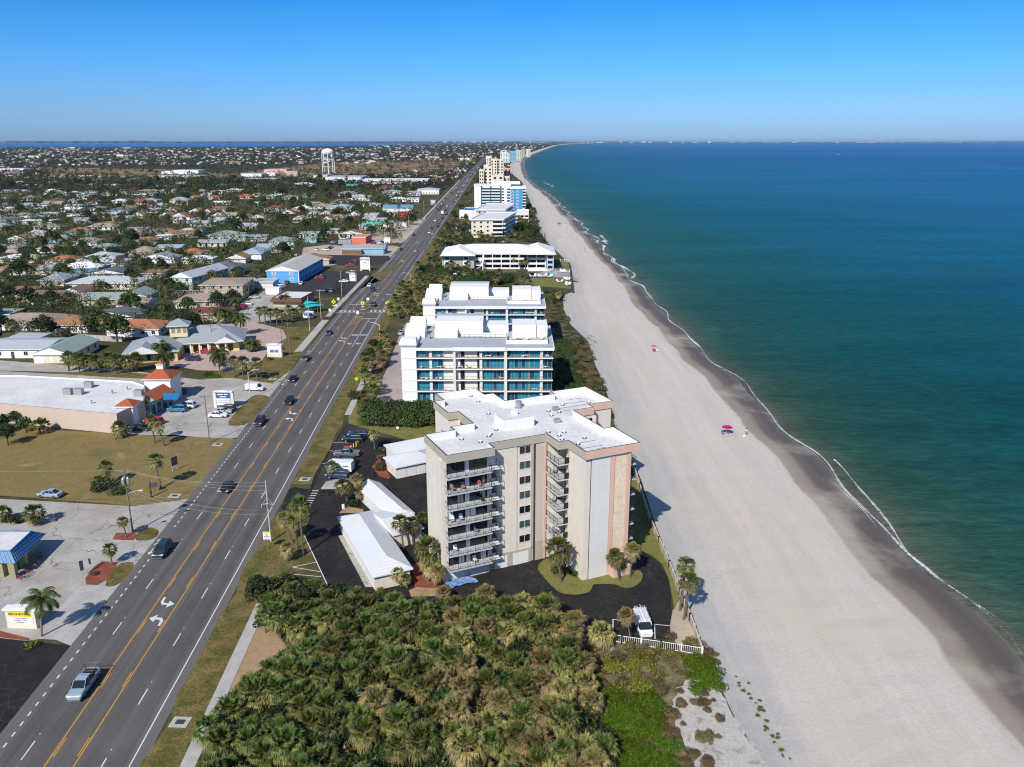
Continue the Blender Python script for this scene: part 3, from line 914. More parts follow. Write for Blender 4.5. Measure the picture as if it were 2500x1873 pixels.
# helpers for buildings
def at(p, Y):
 v = (p[1] - CY) / F
 z = CAMH - Y * (SP + v * CP) / (CP - v * SP)
 return G(p, z)[0], z
def inset(ring, d):
 n = len(ring)
 out = []
 for i in range(n):
  p0, p1, p2 = Vector(ring[i - 1]), Vector(ring[i]), Vector(ring[(i + 1) % n])
  a, b = (p1 - p0).normalized(), (p2 - p1).normalized()
  na, nb = Vector((-a.y, a.x)), Vector((-b.y, b.x))
  k = 1 + na.dot(nb)
  out.append(tuple(p1 + (na + nb) * (d / max(k, .2))))
 return out
def area(r):
 return sum(a[0] * b[1] - b[0] * a[1] for a, b in zip(r, r[1:] + r[:1])) / 2
def part(name, mb, m, par, label=None):
 o = mb.build(name, m, par)
 if label:
  o['label'] = label
 return o
def parapet(root, ring, z0, z1, thick, mats, pick=None, deck=.0, deckm=None, name='parapet'):
 if area(ring) < 0:
  ring = ring[::-1]
 inn = inset(ring, thick)
 mb = MB()
 n = len(ring)
 o0 = mb.add([(x, y, z0) for x, y in ring] + [(x, y, z1) for x, y in ring] + [(x, y, z1) for x, y in inn] + [(x, y, z0 + deck - .05) for x, y in inn])
 for i in range(n):
  j = (i + 1) % n
  mb.face((o0 + i, o0 + j, o0 + n + j, o0 + n + i), 3 if pick and pick(ring[i], ring[j]) else 0)
  mb.face((o0 + n + i, o0 + n + j, o0 + 2 * n + j, o0 + 2 * n + i), 1)
  mb.face((o0 + 2 * n + i, o0 + 2 * n + j, o0 + 3 * n + j, o0 + 3 * n + i), 2)
 ob = part(name, mb, mats, root)
 d = MB()
 d.poly([(x, y, z0 + deck) for x, y in inset(ring, thick * .5)])
 dk = part('roof', d, deckm, root)
 bm_fix(dk)
 s = MB()
 s.poly([(x, y, z0) for x, y in inset(ring, .01)])
 so = part('soffit', s, mats[0], root)
 bm_fix(so)
 return ob
def railing(root, pts, z, h=1.05, m=None, bal=.28, name='railing', brace=True, r=.034):
 mb = MB()
 for (x0, y0), (x1, y1) in zip(pts, pts[1:]):
  a, b = Vector((x0, y0, z)), Vector((x1, y1, z))
  L = (b - a).length
  up = Vector((0, 0, h))
  mb.tube([a + up, b + up], r * 1.2, 4)
  mb.tube([a + up * .12, b + up * .12], r, 4)
  n = max(1, round(L / 1.5))
  for i in range(n + 1):
   q = a + (b - a) * (i / n)
   mb.tube([q, q + up], r * 1.1, 4)
   if brace and i < n and L > 3:
    q2 = a + (b - a) * ((i + .45) / n)
    mb.tube([q + up * .1, q2 + up * .5], r, 3)
  if bal:
   k = int(L / bal)
   for i in range(1, k):
    q = a + (b - a) * (i / k)
    mb.tube([q + up * .1, q + up], .011, 3, cap=False)
 return part(name, mb, m or mRAIL, root)
def lattice_mat():
 m, nt, b = nodes('breeze block')
 p = nt.nodes.new('ShaderNodeTexCoord').outputs['Object']
 s = nt.nodes.new('ShaderNodeSeparateXYZ')
 nt.links.new(p, s.inputs[0])
 k = 6.2832 / .3
 a = mth(nt, 'SINE', mth(nt, 'MULTIPLY', s.outputs[0], k))
 c = mth(nt, 'SINE', mth(nt, 'MULTIPLY', s.outputs[2], k))
 h = mth(nt, 'GREATER_THAN', mth(nt, 'MULTIPLY', a, c), .3)
 col = mixc(nt, h, (.6, .5, .43), (.34, .265, .22))
 nt.links.new(col, b.inputs['Base Color'])
 b.inputs['Roughness'].default_value = .9
 return m
# the eight storey condominium on its 25 degree turn
TO, TA = (-9.7, 113.0), RAD(25)
def t_loc(p):
 dx, dy = p[0] - TO[0], p[1] - TO[1]
 return (dx * math.cos(TA) + dy * math.sin(TA), -dx * math.sin(TA) + dy * math.cos(TA))
def t_world(x, y, z=0.0):
 return (TO[0] + x * math.cos(TA) - y * math.sin(TA), TO[1] + x * math.sin(TA) + y * math.cos(TA), z)
def tower():
 T = thing('condo_tower', 'eight storey beige and pink condominium with stacked balconies and white flat roof', 'condominium', (TO[0], TO[1], 0), TA)
 landmark('the beige condo tower', 8, 130)
 foot = [(.2, 9.9), (.2, 1.95), (7.6, 1.95), (7.6, 2.35), (20.0, 2.35), (20.0, -1.85), (19.7, -1.85), (19.7, -6.9), (27.7, -6.9), (27.7, .4), (27.3, .4), (27.3, 10.9), (31.7, 10.9), (31.7, 12.6), (36.2, 12.6), (36.2, 22), (29, 22),
   (29, 20.5), (18.8, 20.5), (18.8, 25.5), (17, 25.5), (17, 29.9), (9.3, 29.9), (9.3, 25.5), (7.4, 25.5), (7.4, 18.7), (9.3, 18.7), (9.3, 11.6), (5.3, 11.6), (5.3, 9.9)]
 mb = MB()
 mb.prism(foot, 0, 20.72)
 w = part('wall', mb, mBEIGE, T)
 bm_fix2(w)
 roof = [(0, 10.1), (0, 0), (7.85, 0), (7.85, 2.1), (17.7, 2.1), (17.7, -2), (19.4, -2), (19.4, -7.4), (29.2, -7.4), (29.2, .6), (27.5, .6), (27.5, 10.7), (31.5, 10.7), (31.5, 12.4), (36.5, 12.4), (36.5, 22.3), (28.8, 22.3), (28.8, 20.7),
   (19, 20.7), (19, 25.75), (17.2, 25.75), (17.2, 30.1), (9.1, 30.1), (9.1, 25.75), (7.2, 25.75), (7.2, 18.45), (9.1, 18.45), (9.1, 11.85), (5.1, 11.85), (5.1, 10.1)]
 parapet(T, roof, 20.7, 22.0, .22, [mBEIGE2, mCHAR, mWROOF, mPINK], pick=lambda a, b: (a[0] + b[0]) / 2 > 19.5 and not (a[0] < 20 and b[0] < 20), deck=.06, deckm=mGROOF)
 bx = MB()
 bx.box(13.6, 19.2, 9.4, 13.4, 20.76, 22.5, 0, 1)
 bx.box(16.1, 17.0, 11.2, 12.1, 22.5, 23.2)
 part('lift_housing', bx, [mWROOF, mGROOF], T)
 cV = crop(1020, 930, .13581)
 fan = t_loc(G(cV(1812, 478), 20.8))
 fb = MB()
 fb.lathe([(.75, 20.76), (.75, 20.86), (.48, 20.87), (.48, 21.75), (.56, 21.78), (.56, 22.0), (.1, 22.02)], 12, c=fan)
 part('roof_fan', fb, mGALV, T)
 cX = crop(1280, 930, .13581)
 for cr, u, v in ((cX, 440, 540), (cX, 690, 432), (cX, 630, 565), (cX, 490, 622), (cX, 435, 922), (cX, 630, 985), (cX, 680, 1052), (cX, 1085, 1025), (cX, 970, 1135), (cX, 720, 925), (cX, 1160, 390), (cV, 955, 270), (cV, 1275, 590), (cV, 1405, 612),
                     (cV, 1310, 960), (cV, 1280, 995), (cV, 1130, 1100), (cV, 790, 1050), (cV, 1090, 370), (cV, 1410, 880)):
  x, y = t_loc(G(cr(u, v), 20.8))
  vb = MB()
  vb.lathe([(.42, 20.765), (.4, 20.775)], 10, mi=1, c=(x, y))
  vb.lathe([(.17, 20.775), (.17, 21.05), (.25, 21.07), (.05, 21.2)], 8, c=(x, y))
  part('roof_vent', vb, [mWPAINT, mCHAR], T)
 for u, v in ((560, 530), (590, 745)):
  x, y = t_loc(G(cX(u, v), 20.8))
  vb = MB()
  vb.box(x - .5, x + .5, y - .4, y + .4, 20.8, 21.45)
  part('air_conditioner', vb, mGALV, T)
 for (u0, v0), (u1, v1) in (((800, 335), (1040, 305)), ((700, 412), (1120, 358)), ((600, 500), (1160, 410)), ((640, 545), (840, 518)), ((1000, 1110), (1280, 1062)), ((1060, 1210), (1420, 1150)), ((1310, 1215), (1480, 1185)), ((870, 1090), (940, 1110)), ((930, 1130), (1060, 1215))):
  p, q = t_loc(G(cX(u0, v0), 20.8)), t_loc(G(cX(u1, v1), 20.8))
  d = (Vector(q) - Vector(p)).normalized() * .07
  n = Vector((-d.y, d.x))
  sm = MB()
  sm.poly([(r.x, r.y, 20.772) for r in (Vector(p) - n, Vector(q) - n, Vector(q) + n, Vector(p) + n)])
  part('tar_seam', sm, mCHAR, T)
 dz = 2.57
 for k in range(7):
  z = 2.72 + dz * k
  b = MB()
  b.box(.12, 7.4, .02, 1.93, z - .2, z)
  s = part('balcony', b, [mSLAB], T)
  railing(s, [(.2, 1.9), (.2, .1), (7.3, .1), (7.3, 1.0)], z)
  for x0, x1, n in ((.55, 3.55, 4), (4.35, 7.25, 3)):
   wd = MB()
   wd.box(x0, x1, 1.87, 1.94, z + .05, z + 2.3)
   g = part('window', wd, mGLASS if (k + int(x0)) % 3 else mCURT, T)
   fr = MB()
   for i in range(n + 1):
    xx = x0 + (x1 - x0) * i / n
    fr.box(xx - .03, xx + .03, 1.83, 1.868, z + .05, z + 2.3)
   part('frame', fr, mCHAR, g)
   if (k * 3 + int(x0)) % 4 < 2:
    cu = MB()
    a0 = x0 + (.1 if k % 2 else (x1 - x0) * .6)
    cu.box(a0, a0 + (x1 - x0) * .3, 1.845, 1.868, z + .1, z + 2.25)
    part('curtain', cu, mBEIGE2 if k % 3 else mGREYW, g)
  c = MB()
  c.box(3.6, 4.3, 1.84, 1.948, z, z + 2.35)
  part('pier', c, mGREYW, T)
  b = MB()
  b.box(7.62, 9.1, .95, 2.34, z - .2, z)
  s = part('balcony', b, mWPAINT, T)
  railing(s, [(7.64, 1.0), (9.05, 1.0), (9.05, 2.3)], z, bal=.0, brace=False)
  if k > 0:
   a = MB()
   a.poly([(7.66, 1.05, z - .55), (8.75, 1.05, z - .55), (8.95, 2.3, z - .22), (7.66, 2.3, z - .22)])
   a.poly([(7.66, 1.05, z - 1.6), (8.75, 1.05, z - 1.6), (8.75, 1.05, z - .55), (7.66, 1.05, z - .55)])
   a.poly([(8.75, 1.05, z - 1.6), (8.95, 2.3, z - 1.6), (8.95, 2.3, z - .22), (8.75, 1.05, z - .55)])
   part('privacy_screen', a, mSHUT, T)
  wd = MB()
  wd.box(13.1, 15.0, 2.3, 2.36, z + 1.12, z + 2.32)
  g = part('window', wd, mSHUT if k % 2 else mGLASS, T)
  fr = MB()
  fr.box(13.02, 15.08, 2.27, 2.298, z + 1.02, z + 1.1)
  fr.box(13.02, 15.08, 2.27, 2.298, z + 2.33, z + 2.4)
  fr.box(13.02, 13.09, 2.27, 2.298, z + 1.1, z + 2.33)
  fr.box(15.01, 15.08, 2.27, 2.298, z + 1.1, z + 2.33)
  fr.box(14.02, 14.08, 2.27, 2.298, z + 1.1, z + 2.33)
  part('frame', fr, mFRAME, g)
  b = MB()
  b.box(17.75, 19.98, -1.98, 2.2, z - .2, z)
  s = part('balcony', b, mSLAB, T)
  railing(s, [(17.82, 2.1), (17.82, -1.9), (19.5, -1.9)], z)
  pn = MB()
  pn.box(18.85, 19.65, -1.97, -1.915, z, z + 1.0)
  part('panel', pn, mCURT, s)
  wd = MB()
  wd.box(19.93, 19.985, -.4, 2.1, z + .02, z + 2.25)
  part('window', wd, mGLASS, T)
  dr = MB()
  dr.box(19.92, 19.985, -1.75, -.75, z, z + 2.15)
  part('door', dr, mYWALL, T, 'yellow balcony door')
  b = MB()
  b.box(27.72, 29.25, -6.4, -2.6, z - .2, z)
  s = part('balcony', b, mSLAB, T)
  railing(s, [(27.8, -6.32), (29.18, -6.32), (29.18, -2.7), (27.8, -2.7)], z)
  wd = MB()
  wd.box(27.69, 27.76, -6.0, -3.0, z + .02, z + 2.2)
  part('window', wd, mGLASS, T)
  b = MB()
  b.box(5.9, 9.28, 12.0, 18.5, z - .2, z)
  s = part('balcony', b, mSLAB, T)
  railing(s, [(9.2, 12.1), (6.0, 12.1), (6.0, 18.4)], z)
  wd = MB()
  wd.box(9.24, 9.31, 12.4, 18.0, z + .02, z + 2.2)
  part('window', wd, mGLASS, T)
 p = MB()
 p.box(-.35, .55, 1.6, 2.6, 0, 20.69)
 p.box(.06, .19, 3.4, 5.5, 0, 20.69)
 p.box(.06, .19, 6.1, 9.6, 0, 20.69)
 p.box(9.1, 12.6, 2.22, 2.34, 2.6, 20.6)
 part('wall_panel', p, mBEIGE, T)
 p = MB()
 p.box(7.7, 15.3, 2.2, 2.345, 0, 2.58)
 p.box(15.86, 17.6, 2.18, 2.345, 0, 3.3)
 p.box(15.0 + .12, 15.5, 2.1, 2.345, 2.6, 20.69)
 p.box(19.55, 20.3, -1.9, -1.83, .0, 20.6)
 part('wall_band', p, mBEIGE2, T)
 p = MB()
 p.box(15.88, 17.62, 2.2, 2.345, 3.35, 20.3)
 part('breeze_block_panel', p, lattice_mat(), T)
 p = MB()
 p.box(15.58, 15.82, 2.12, 2.345, .2, 20.6)
 part('downpipe', p, mCHAR, T)
 p = MB()
 p.box(17.45, 17.78, 2.1, 2.6, 0, 20.69)
 part('corner_post', p, mPINK, T)
 p = MB()
 p.box(20.75, 24.1, -7.02, -6.895, .05, 20.55)
 part('wall_panel', p, mGREYW, T)
 p = MB()
 p.box(20.66, 20.74, -6.99, -6.895, .05, 20.6)
 part('expansion_joint', p, mCHAR, T)
 p = MB()
 p.box(24.2, 24.85, -7.1, -6.895, 0, 20.69)
 part('pink_pier', p, mPINK, T)
 p = MB()
 p.box(27.1, 27.78, -7.1, -6.895, 0, 20.69)
 part('pink_pier', p, mPINK, T)
 p = MB()
 p.box(24.9, 27.05, -7.0, -6.895, 1.2, 20.65)
 part('wall_panel', p, mCREAM, T)
 p = MB()
 p.box(24.5, 27.75, -8.35, -7.12, 0, 1.75)
 part('planter', p, mPINK, T)
 for x0, x1, y in ((.6, 3.5, 1.9), (4.35, 7.2, 1.9), (8.6, 10.9, 2.17), (11.9, 14.7, 2.17)):
  d = MB()
  d.box(x0, x1, y - .03, y + .045, .03, 2.15)
  for i in range(1, 4):
   d.box(x0, x1, y - .045, y - .031, .03 + i * .53, .05 + i * .53)
  part('garage_door', d, mDOORW, T)
 d = MB()
 d.box(29.1, 31.3, 10.84, 10.92, 3, 20)
 part('window', d, mGLASS, T)
 d = MB()
 d.box(31.62, 31.72, 10.2, 12.5, .2, 20.5)
 part('wall_panel', d, mGREYW, T)
 return T
def bm_fix2(o):
 import bmesh
 bm = bmesh.new()
 bm.from_mesh(o.data)
 bmesh.ops.triangulate(bm, faces=[f for f in bm.faces if len(f.verts) > 4], ngon_method='EAR_CLIP')
 bmesh.ops.recalc_face_normals(bm, faces=bm.faces[:])
 bm.to_mesh(o.data)
 bm.free()
tower()
# the two white condominiums behind it
def condo(dy, label, seed):
 r2 = random.Random(seed)
 T = thing('white_condo', label, 'condominium', (-9, 207 + dy, 0))
 P = lambda x: x + 9
 y0 = 0.0
 wl = MB()
 wl.box(P(-25.2), P(10.6), 1.4, 27.0, 0, 14.3)
 part('wall', wl, mWPAINT, T)
 st = MB()
 st.box(P(-29), P(-25.05), .3, 27.0, 0, 15.6)
 for k in range(5):
  st.box(P(-29.12), P(-24.95), .18, .299, 3.02 * k + 2.95, 3.02 * k + 3.12)
 part('stair_tower', st, mWPAINT, T)
 cp = MB()
 a = [(P(-29.3), -.2), (P(-24.8), -.2), (P(-24.8), 3.4), (P(-29.3), 3.4)]
 b = [(P(-29.0), .5), (P(-25.1), .5), (P(-25.1), 3.2), (P(-29.0), 3.2)]
 q = cp.add([(x, y, 15.6) for x, y in a] + [(x, y, 16.2) for x, y in a] + [(x, y, 17.2) for x, y in b])
 for i in range(4):
  j = (i + 1) % 4
  cp.face((q + i, q + j, q + 4 + j, q + 4 + i))
  cp.face((q + 4 + i, q + 4 + j, q + 8 + j, q + 8 + i))
 cp.face((q + 8, q + 9, q + 10, q + 11))
 part('stair_cap', cp, mWROOF, T)
 dk = MB()
 dk.box(P(-25.04), P(10.9), .1, 27.3, 14.31, 14.8, 0, 1)
 part('roof', dk, [mWROOF, mDROOF], T)
 fs = MB()
 fs.box(P(-25.0), P(-15.6), -.05, .09, 14.2, 14.95)
 fs.box(P(-15.5), P(-1.6), -.35, .09, 14.15, 15.1)
 fs.box(P(-1.5), P(11.0), -.05, .09, 14.2, 14.95)
 fs.box(P(10.91), P(11.1), .09, 27.3, 14.2, 14.95)
 part('fascia', fs, mWROOF, T)
 for x0, x1, y in ((-21.7, -21.0, .9), (-15.4, -14.75, .0), (-8.5, -7.8, .6), (-2.05, -1.3, .0), (7.4, 8.1, .7)):
  cols = MB()
  cols.box(P(x0), P(x1), y, 1.42, 0, 14.3)
  part('pier', cols, mGREYW, T)
 bays = [(-24.9, -21.8, 3, 1), (-20.9, -18.15, 2, 1), (-13.6, -12.5, 1, 0), (-9.15, -8.6, 1, 0), (-7.7, -2.15, 6, 1), (-1.2, 4.4, 6, 1), (4.6, 7.3, 2, 1), (8.2, 10.5, 2, 0)]
 for k in range(5):
  z = 3.03 * k + .1
  if k > 0:
   s = MB()
   s.box(P(-25.04), P(10.75), 0.12, 1.39, z - .28, z)
   sb = part('balcony', s, [mWPAINT], T)
   f2 = MB()
   f2.box(P(-25.0), P(10.6), .35, 1.385, z + .001, z + .02)
   part('floor', f2, mat('tan balcony tile', (.4, .3, .22), .9, .1, .8), sb)
   railing(sb, [(P(-25), .2), (P(10.6), .2), (P(10.6), 1.35)], z, h=1.0, bal=0, brace=False, r=.022)
  for x0, x1, n, tl in bays:
   wd = MB()
   wd.box(P(x0), P(x1), 1.33, 1.395, z + .05, z + 2.62)
   g = part('window', wd, mBLUEG if tl or x0 > 8 else mGLASS, T)
   fr = MB()
   bl = MB()
   wn = (x1 - x0) / n
   for i in range(n + 1):
    xx = x0 + wn * i
    fr.box(P(xx) - .05, P(xx) + .05, 1.26, 1.328, z + .05, z + 2.62)
   part('frame', fr, mGALV, g)
   if tl:
    for i in range(n):
     if r2.random() < (.72 if x0 > -8 else .6):
      bl.box(P(x0 + wn * i) + .08, P(x0 + wn * (i + 1)) - .08, 1.3, 1.329, z + .1, z + r2.choice((1.9, 2.0, 2.2, 2.4)))
    if bl.v:
     part('blind', bl, mTEAL, g)
 wp = MB()
 wp.box(P(-18.0), P(-15.5), 1.3, 1.39, .1, 14.2)
 part('wall_panel', wp, mat('ivory stucco', (.67, .63, .55), .9, .04, .5, streak=.04), T)
 wp = MB()
 wp.box(P(-12.4), P(-9.2), 1.3, 1.39, .1, 14.2)
 part('wall_panel', wp, mat('ivory stucco', (.67, .63, .55), .9, .04, .5, streak=.04), T)
 ph = MB()
 ph.box(P(-21.2), P(-14.9), 11.9, 13.9, 14.81, 17.0)
 ph.box(P(-21.2), P(-8.0), 13.91, 23, 14.81, 19.0)
 ph.box(P(-7.98), P(-1.7), 13.3, 13.5, 14.81, 15.9)
 ph.box(P(-7.98), P(-1.0), 18.5, 25, 14.81, 16.9)
 part('penthouse', ph, mWROOF, T)
 pr = MB()
 pr.box(P(-21.3), P(-7.9), 20.5, 23.2, 19.01, 19.35)
 part('penthouse_roof', pr, mDROOF, T)
 d2 = MB()
 d2.box(P(-1.5), P(9.5), 4.9, 5.1, 14.81, 15.8)
 d2.box(P(9.3), P(9.5), 5.11, 20, 14.81, 15.8)
 d2.box(P(-1.5), P(-1.3), 5.11, 13, 14.81, 15.8)
 part('deck_parapet', d2, mWROOF, T)
 fl = MB()
 fl.box(P(-1.29), P(9.29), 5.11, 12, 14.81, 14.86)
 part('deck_floor', fl, mPINK if dy > 10 else mat('timber deck', (.42, .33, .25), .9, .1, .8), T)
 fl = MB()
 fl.box(P(-14.6), P(-1.7), 12.2, 13.28, 14.81, 14.85)
 part('deck_floor', fl, mPINK if dy > 10 else mDROOF, T)
 bx = MB()
 bx.box(P(.1), P(6.6), 12.01, 20, 14.81, 18.4)
 bx.box(P(6.62), P(9.2), 12.6, 20, 14.81, 18.1)
 bx.box(P(9.21), P(9.7), 12.0, 20, 14.81, 18.3)
 part('penthouse', bx, mWROOF, T)
 bx = MB()
 bx.box(P(4.6), P(5.5), 11.95, 12.005, 14.87, 17)
 part('door', bx, mFRAME, T)
 railing(T, [(P(-14.5), 11.9), (P(-1.6), 11.9)], 14.81, h=1.0, bal=0, brace=False)
 sb = MB()
 for x0, x1, ya, yb, h in ((-29.4, -23.9, 12, 17.5, 3.0), (-29.2, -24.6, 21, 25.5, 3.2)):
  q = sb.add([(P(x0), ya, 14.81), (P(x1), ya, 14.81), (P(x1), yb, 14.81), (P(x0), yb, 14.81), (P(x0), ya, 14.81 + h * .55), (P(x1), ya, 14.81 + h * .55), (P(x1), yb, 14.81 + h), (P(x0), yb, 14.81 + h)])
  for f in ((0, 1, 5, 4), (1, 2, 6, 5), (2, 3, 7, 6), (3, 0, 4, 7), (4, 5, 6, 7)):
   sb.face([q + i for i in f])
 part('roof_housing', sb, mWROOF, T)
 ac = MB()
 for x in (-6.5, -4.9, -3.3):
  ac.box(P(x), P(x + 1), 14.2, 15.1, 14.81, 15.6)
 for x in (-23.3,):
  ac.box(P(x), P(x + 1), 10.6, 11.6, 14.81, 15.9)
 part('air_conditioner', ac, mGALV, T)
 return T
condo(0, 'white five storey condominium with rows of sea blue windows right behind the beige tower', 4)
condo(55.6, 'further white condominium with blue windows and pink roof terrace, half hidden by its twin', 9)
landmark('the white condos', -9, 235)
# roofs and walls of every other building
def roofmat(name, c, ribs=True):
 return mat(name, c, .75, .14, .35, fine=.14, fscale=3)
RM = {
 'grey': mat('grey metal roof', (.29, .31, .32), .6, .08, .3, fine=.08, fscale=3),
 'lgrey': mat('light grey roof', (.41, .435, .45), .6, .08, .3, fine=.08, fscale=3),
 'bgrey': mat('blue grey roof', (.3, .355, .39), .6, .08, .3, fine=.08, fscale=3),
 'dgrey': mat('dark slate roof', (.11, .13, .135), .7, .12, .3, fine=.12, fscale=3),
 'white': mWROOF,
 'tan': mat('tan shingle roof', (.32, .245, .185), .9, .14, .4, fine=.15, fscale=3),
 'brown': mat('brown shingle roof', (.2, .125, .09), .9, .16, .4, fine=.18, fscale=3),
 'rust': mat('rust shingle roof', (.31, .155, .08), .9, .16, .4, fine=.18, fscale=3),
 'orange': mat('orange tile roof', (.38, .155, .075), .9, .2, .6, fine=.25, fscale=2.5),
 'maroon': mat('red brown roof', (.2, .06, .045), .9, .15, .4, fine=.15, fscale=3),
 'red': mat('coral red roof', (.47, .09, .075), .8, .12, .5, fine=.12, fscale=3),
 'green': mat('grey green roof', (.24, .3, .265), .7, .1, .3, fine=.12, fscale=3),
 'blue': mat('turquoise metal roof', (.13, .28, .36), .5, .08, .4),
 'teal': mat('mint roof', (.06, .46, .34), .7, .1, .5),
}
WM = {
 'red': mat('red wall', (.42, .05, .04), .8, .08, .5), 'white': mWPAINT, 'cream': mat('cream wall', (.66, .585, .45), .9, .06, .4), 'yellow': mYWALL, 'blue': mBLUEW, 'pink': mat('salmon wall', (.62, .36, .29), .9, .06, .4),
 'lgreen': mat('pale green wall', (.47, .56, .52), .9, .05, .4), 'teal': mat('aqua wall', (.26, .46, .44), .85, .07, .5), 'tan': mat('tan wall', (.45, .36, .28), .9, .06, .4),
 'lilac': mat('lilac grey wall', (.46, .45, .53), .9, .05, .4), 'coral': mat('coral wall', (.62, .16, .095), .85, .08, .5), 'grey': mGREYW, 'brown': mat('brown wall', (.16, .075, .045), .9, .12, .5), 'lblue': mat('sky blue wall', (.2, .39, .54), .8, .06, .5),
}
ROAD_RZ = RAD(1.6)
def roof_mesh(mb, W, D, h, rh, style, over, mi=0, fascia=1):
 x, y = W / 2 + over, D / 2 + over
 t = .22
 if style == 'flat':
  mb.box(-x, x, -y, y, h - .04, h + .35, fascia, mi)
  return
 z0, z1, zr = h - t, h, h + rh
 if style == 'hip':
  if W >= D:
   r = [(-(x - y), 0, zr), (x - y, 0, zr)]
  else:
   r = [(0, -(y - x), zr), (0, y - x, zr)]
 elif style == 'gable':
  r = [(-x, 0, zr), (x, 0, zr)]
 else:
  r = [(0, -y, zr), (0, y, zr)]
 b = mb.add([(-x, -y, z0), (x, -y, z0), (x, y, z0), (-x, y, z0), (-x, -y, z1), (x, -y, z1), (x, y, z1), (-x, y, z1)] + r)
 for q in ((3, 2, 1, 0), (0, 1, 5, 4), (1, 2, 6, 5), (2, 3, 7, 6), (3, 0, 4, 7)):
  mb.face([b + i for i in q], fascia)
 A, Bq = b + 8, b + 9
 p = [b + 4, b + 5, b + 6, b + 7]
 if style == 'gable' or (style == 'hip' and W >= D):
  mb.face((p[0], p[1], Bq, A), mi)
  mb.face((p[2], p[3], A, Bq), mi)
  mb.face((p[1], p[2], Bq), mi if style == 'hip' else fascia)
  mb.face((p[3], p[0], A), mi if style == 'hip' else fascia)
 else:
  mb.face((p[1], p[2], Bq, A), mi)
  mb.face((p[3], p[0], A, Bq), mi)
  mb.face((p[0], p[1], A), mi if style == 'hip' else fascia)
  mb.face((p[2], p[3], Bq), mi if style == 'hip' else fascia)
def house(name, label, cat, cx, cy, rz, W, D, h, rh, style, roof, wall, over=.55, detail=1, group=None, auto=None, storeys=1, gd=False):
 rm, wm = RM.get(roof, roof), WM.get(wall, wall)
 w = MB()
 w.box(-W / 2, W / 2, -D / 2, D / 2, 0, h - .03)
 if style in ('gable', 'gable_y'):
  g = MB()
 if detail == 0:
  for i in range(len(w.mi)):
   w.mi[i] = 2
  roof_mesh(w, W, D, h, rh, style, over, 0, 1)
  r2 = random.Random(int(cx * 7 + cy))
  n = max(2, int(W / 3.5))
  for i in range(n):
   x = -W / 2 + (i + .5) * W / n
   w.box(x - .7, x + .7, -D / 2 - .03, -D / 2, .9 if r2.random() < .7 else .05, 2.2, 3)
  T = w.build(name, [rm, mFRAME, wm, mGLASS])
  T.location = (cx, cy, 0)
  T.rotation_euler = (0, 0, rz)
  tag(T, label, cat, group)
 else:
  T = thing(name, label, cat, (cx, cy, 0), rz, group)
  part('wall', w, wm, T)
  r = MB()
  roof_mesh(r, W, D, h, rh, style, over)
  part('roof', r, [rm, mFRAME], T)
  if detail > 1:
   r2 = random.Random(int(cx * 7 + cy))
   for s in range(storeys):
    z = s * 2.9
    n = max(2, int(W / 3.6))
    for i in range(n):
     x = -W / 2 + (i + .5) * W / n
     if s == 0 and i == n // 2:
      d = MB()
      d.box(x - .5, x + .5, -D / 2 - .05, -D / 2 + .04, .05, 2.15)
      part('door', d, mFRAME if r2.random() < .5 else mBARK, T)
      continue
     if s == 0 and gd and i == 0:
      d = MB()
      d.box(x - 1.5, x + 1.3, -D / 2 - .05, -D / 2 + .04, .05, 2.2)
      part('garage_door', d, mDOORW, T)
      continue
     d = MB()
     d.box(x - .6, x + .6, -D / 2 - .03, -D / 2 + .04, z + 1.0, z + 2.2)
     g = part('window', d, mGLASS, T)
     f = MB()
     for a in ((x - .7, x + .7, z + .9, z + .995), (x - .7, x + .7, z + 2.205, z + 2.3), (x - .7, x - .605, z + 1.0, z + 2.2), (x + .605, x + .7, z + 1.0, z + 2.2), (x - .03, x + .03, z + 1.0, z + 2.2)):
      f.box(a[0], a[1], -D / 2 - .06, -D / 2 + .02, a[2], a[3])
     part('frame', f, mFRAME, g)
    for i in range(max(1, int(D / 4.5))):
     y = -D / 2 + (i + .5) * D / max(1, int(D / 4.5))
     d = MB()
     d.box(W / 2 - .04, W / 2 + .03, y - .6, y + .6, z + 1.0, z + 2.2)
     part('window', d, mGLASS, T)
 if auto:
  AUTO.append((T, auto, cx, cy))
 FOOT.append((cx, cy, W / 2, D / 2))
 return T
FOOT = [(0, 130, 27, 24), (-9, 220, 21, 15), (-9, 275, 21, 15)]
def front(cr, u1, u2, v, D, h):
 a, b = G(cr(u1, v), h), G(cr(u2, v), h)
 W = abs(b[0] - a[0])
 return (a[0] + b[0]) / 2, a[1] + D / 2, W
def rect3(c0, c1, c2, z):
 p0, p1, p2 = Vector(G(c0, z)), Vector(G(c1, z)), Vector(G(c2, z))
 e1 = (p1 - p0)
 W = e1.length
 e1.normalize()
 e2 = Vector((-e1.y, e1.x))
 D = (p2 - p0).dot(e2)
 c = p0 + e1 * W / 2 + e2 * D / 2
 return c.x, c.y, math.atan2(e1.y, e1.x), W, abs(D)
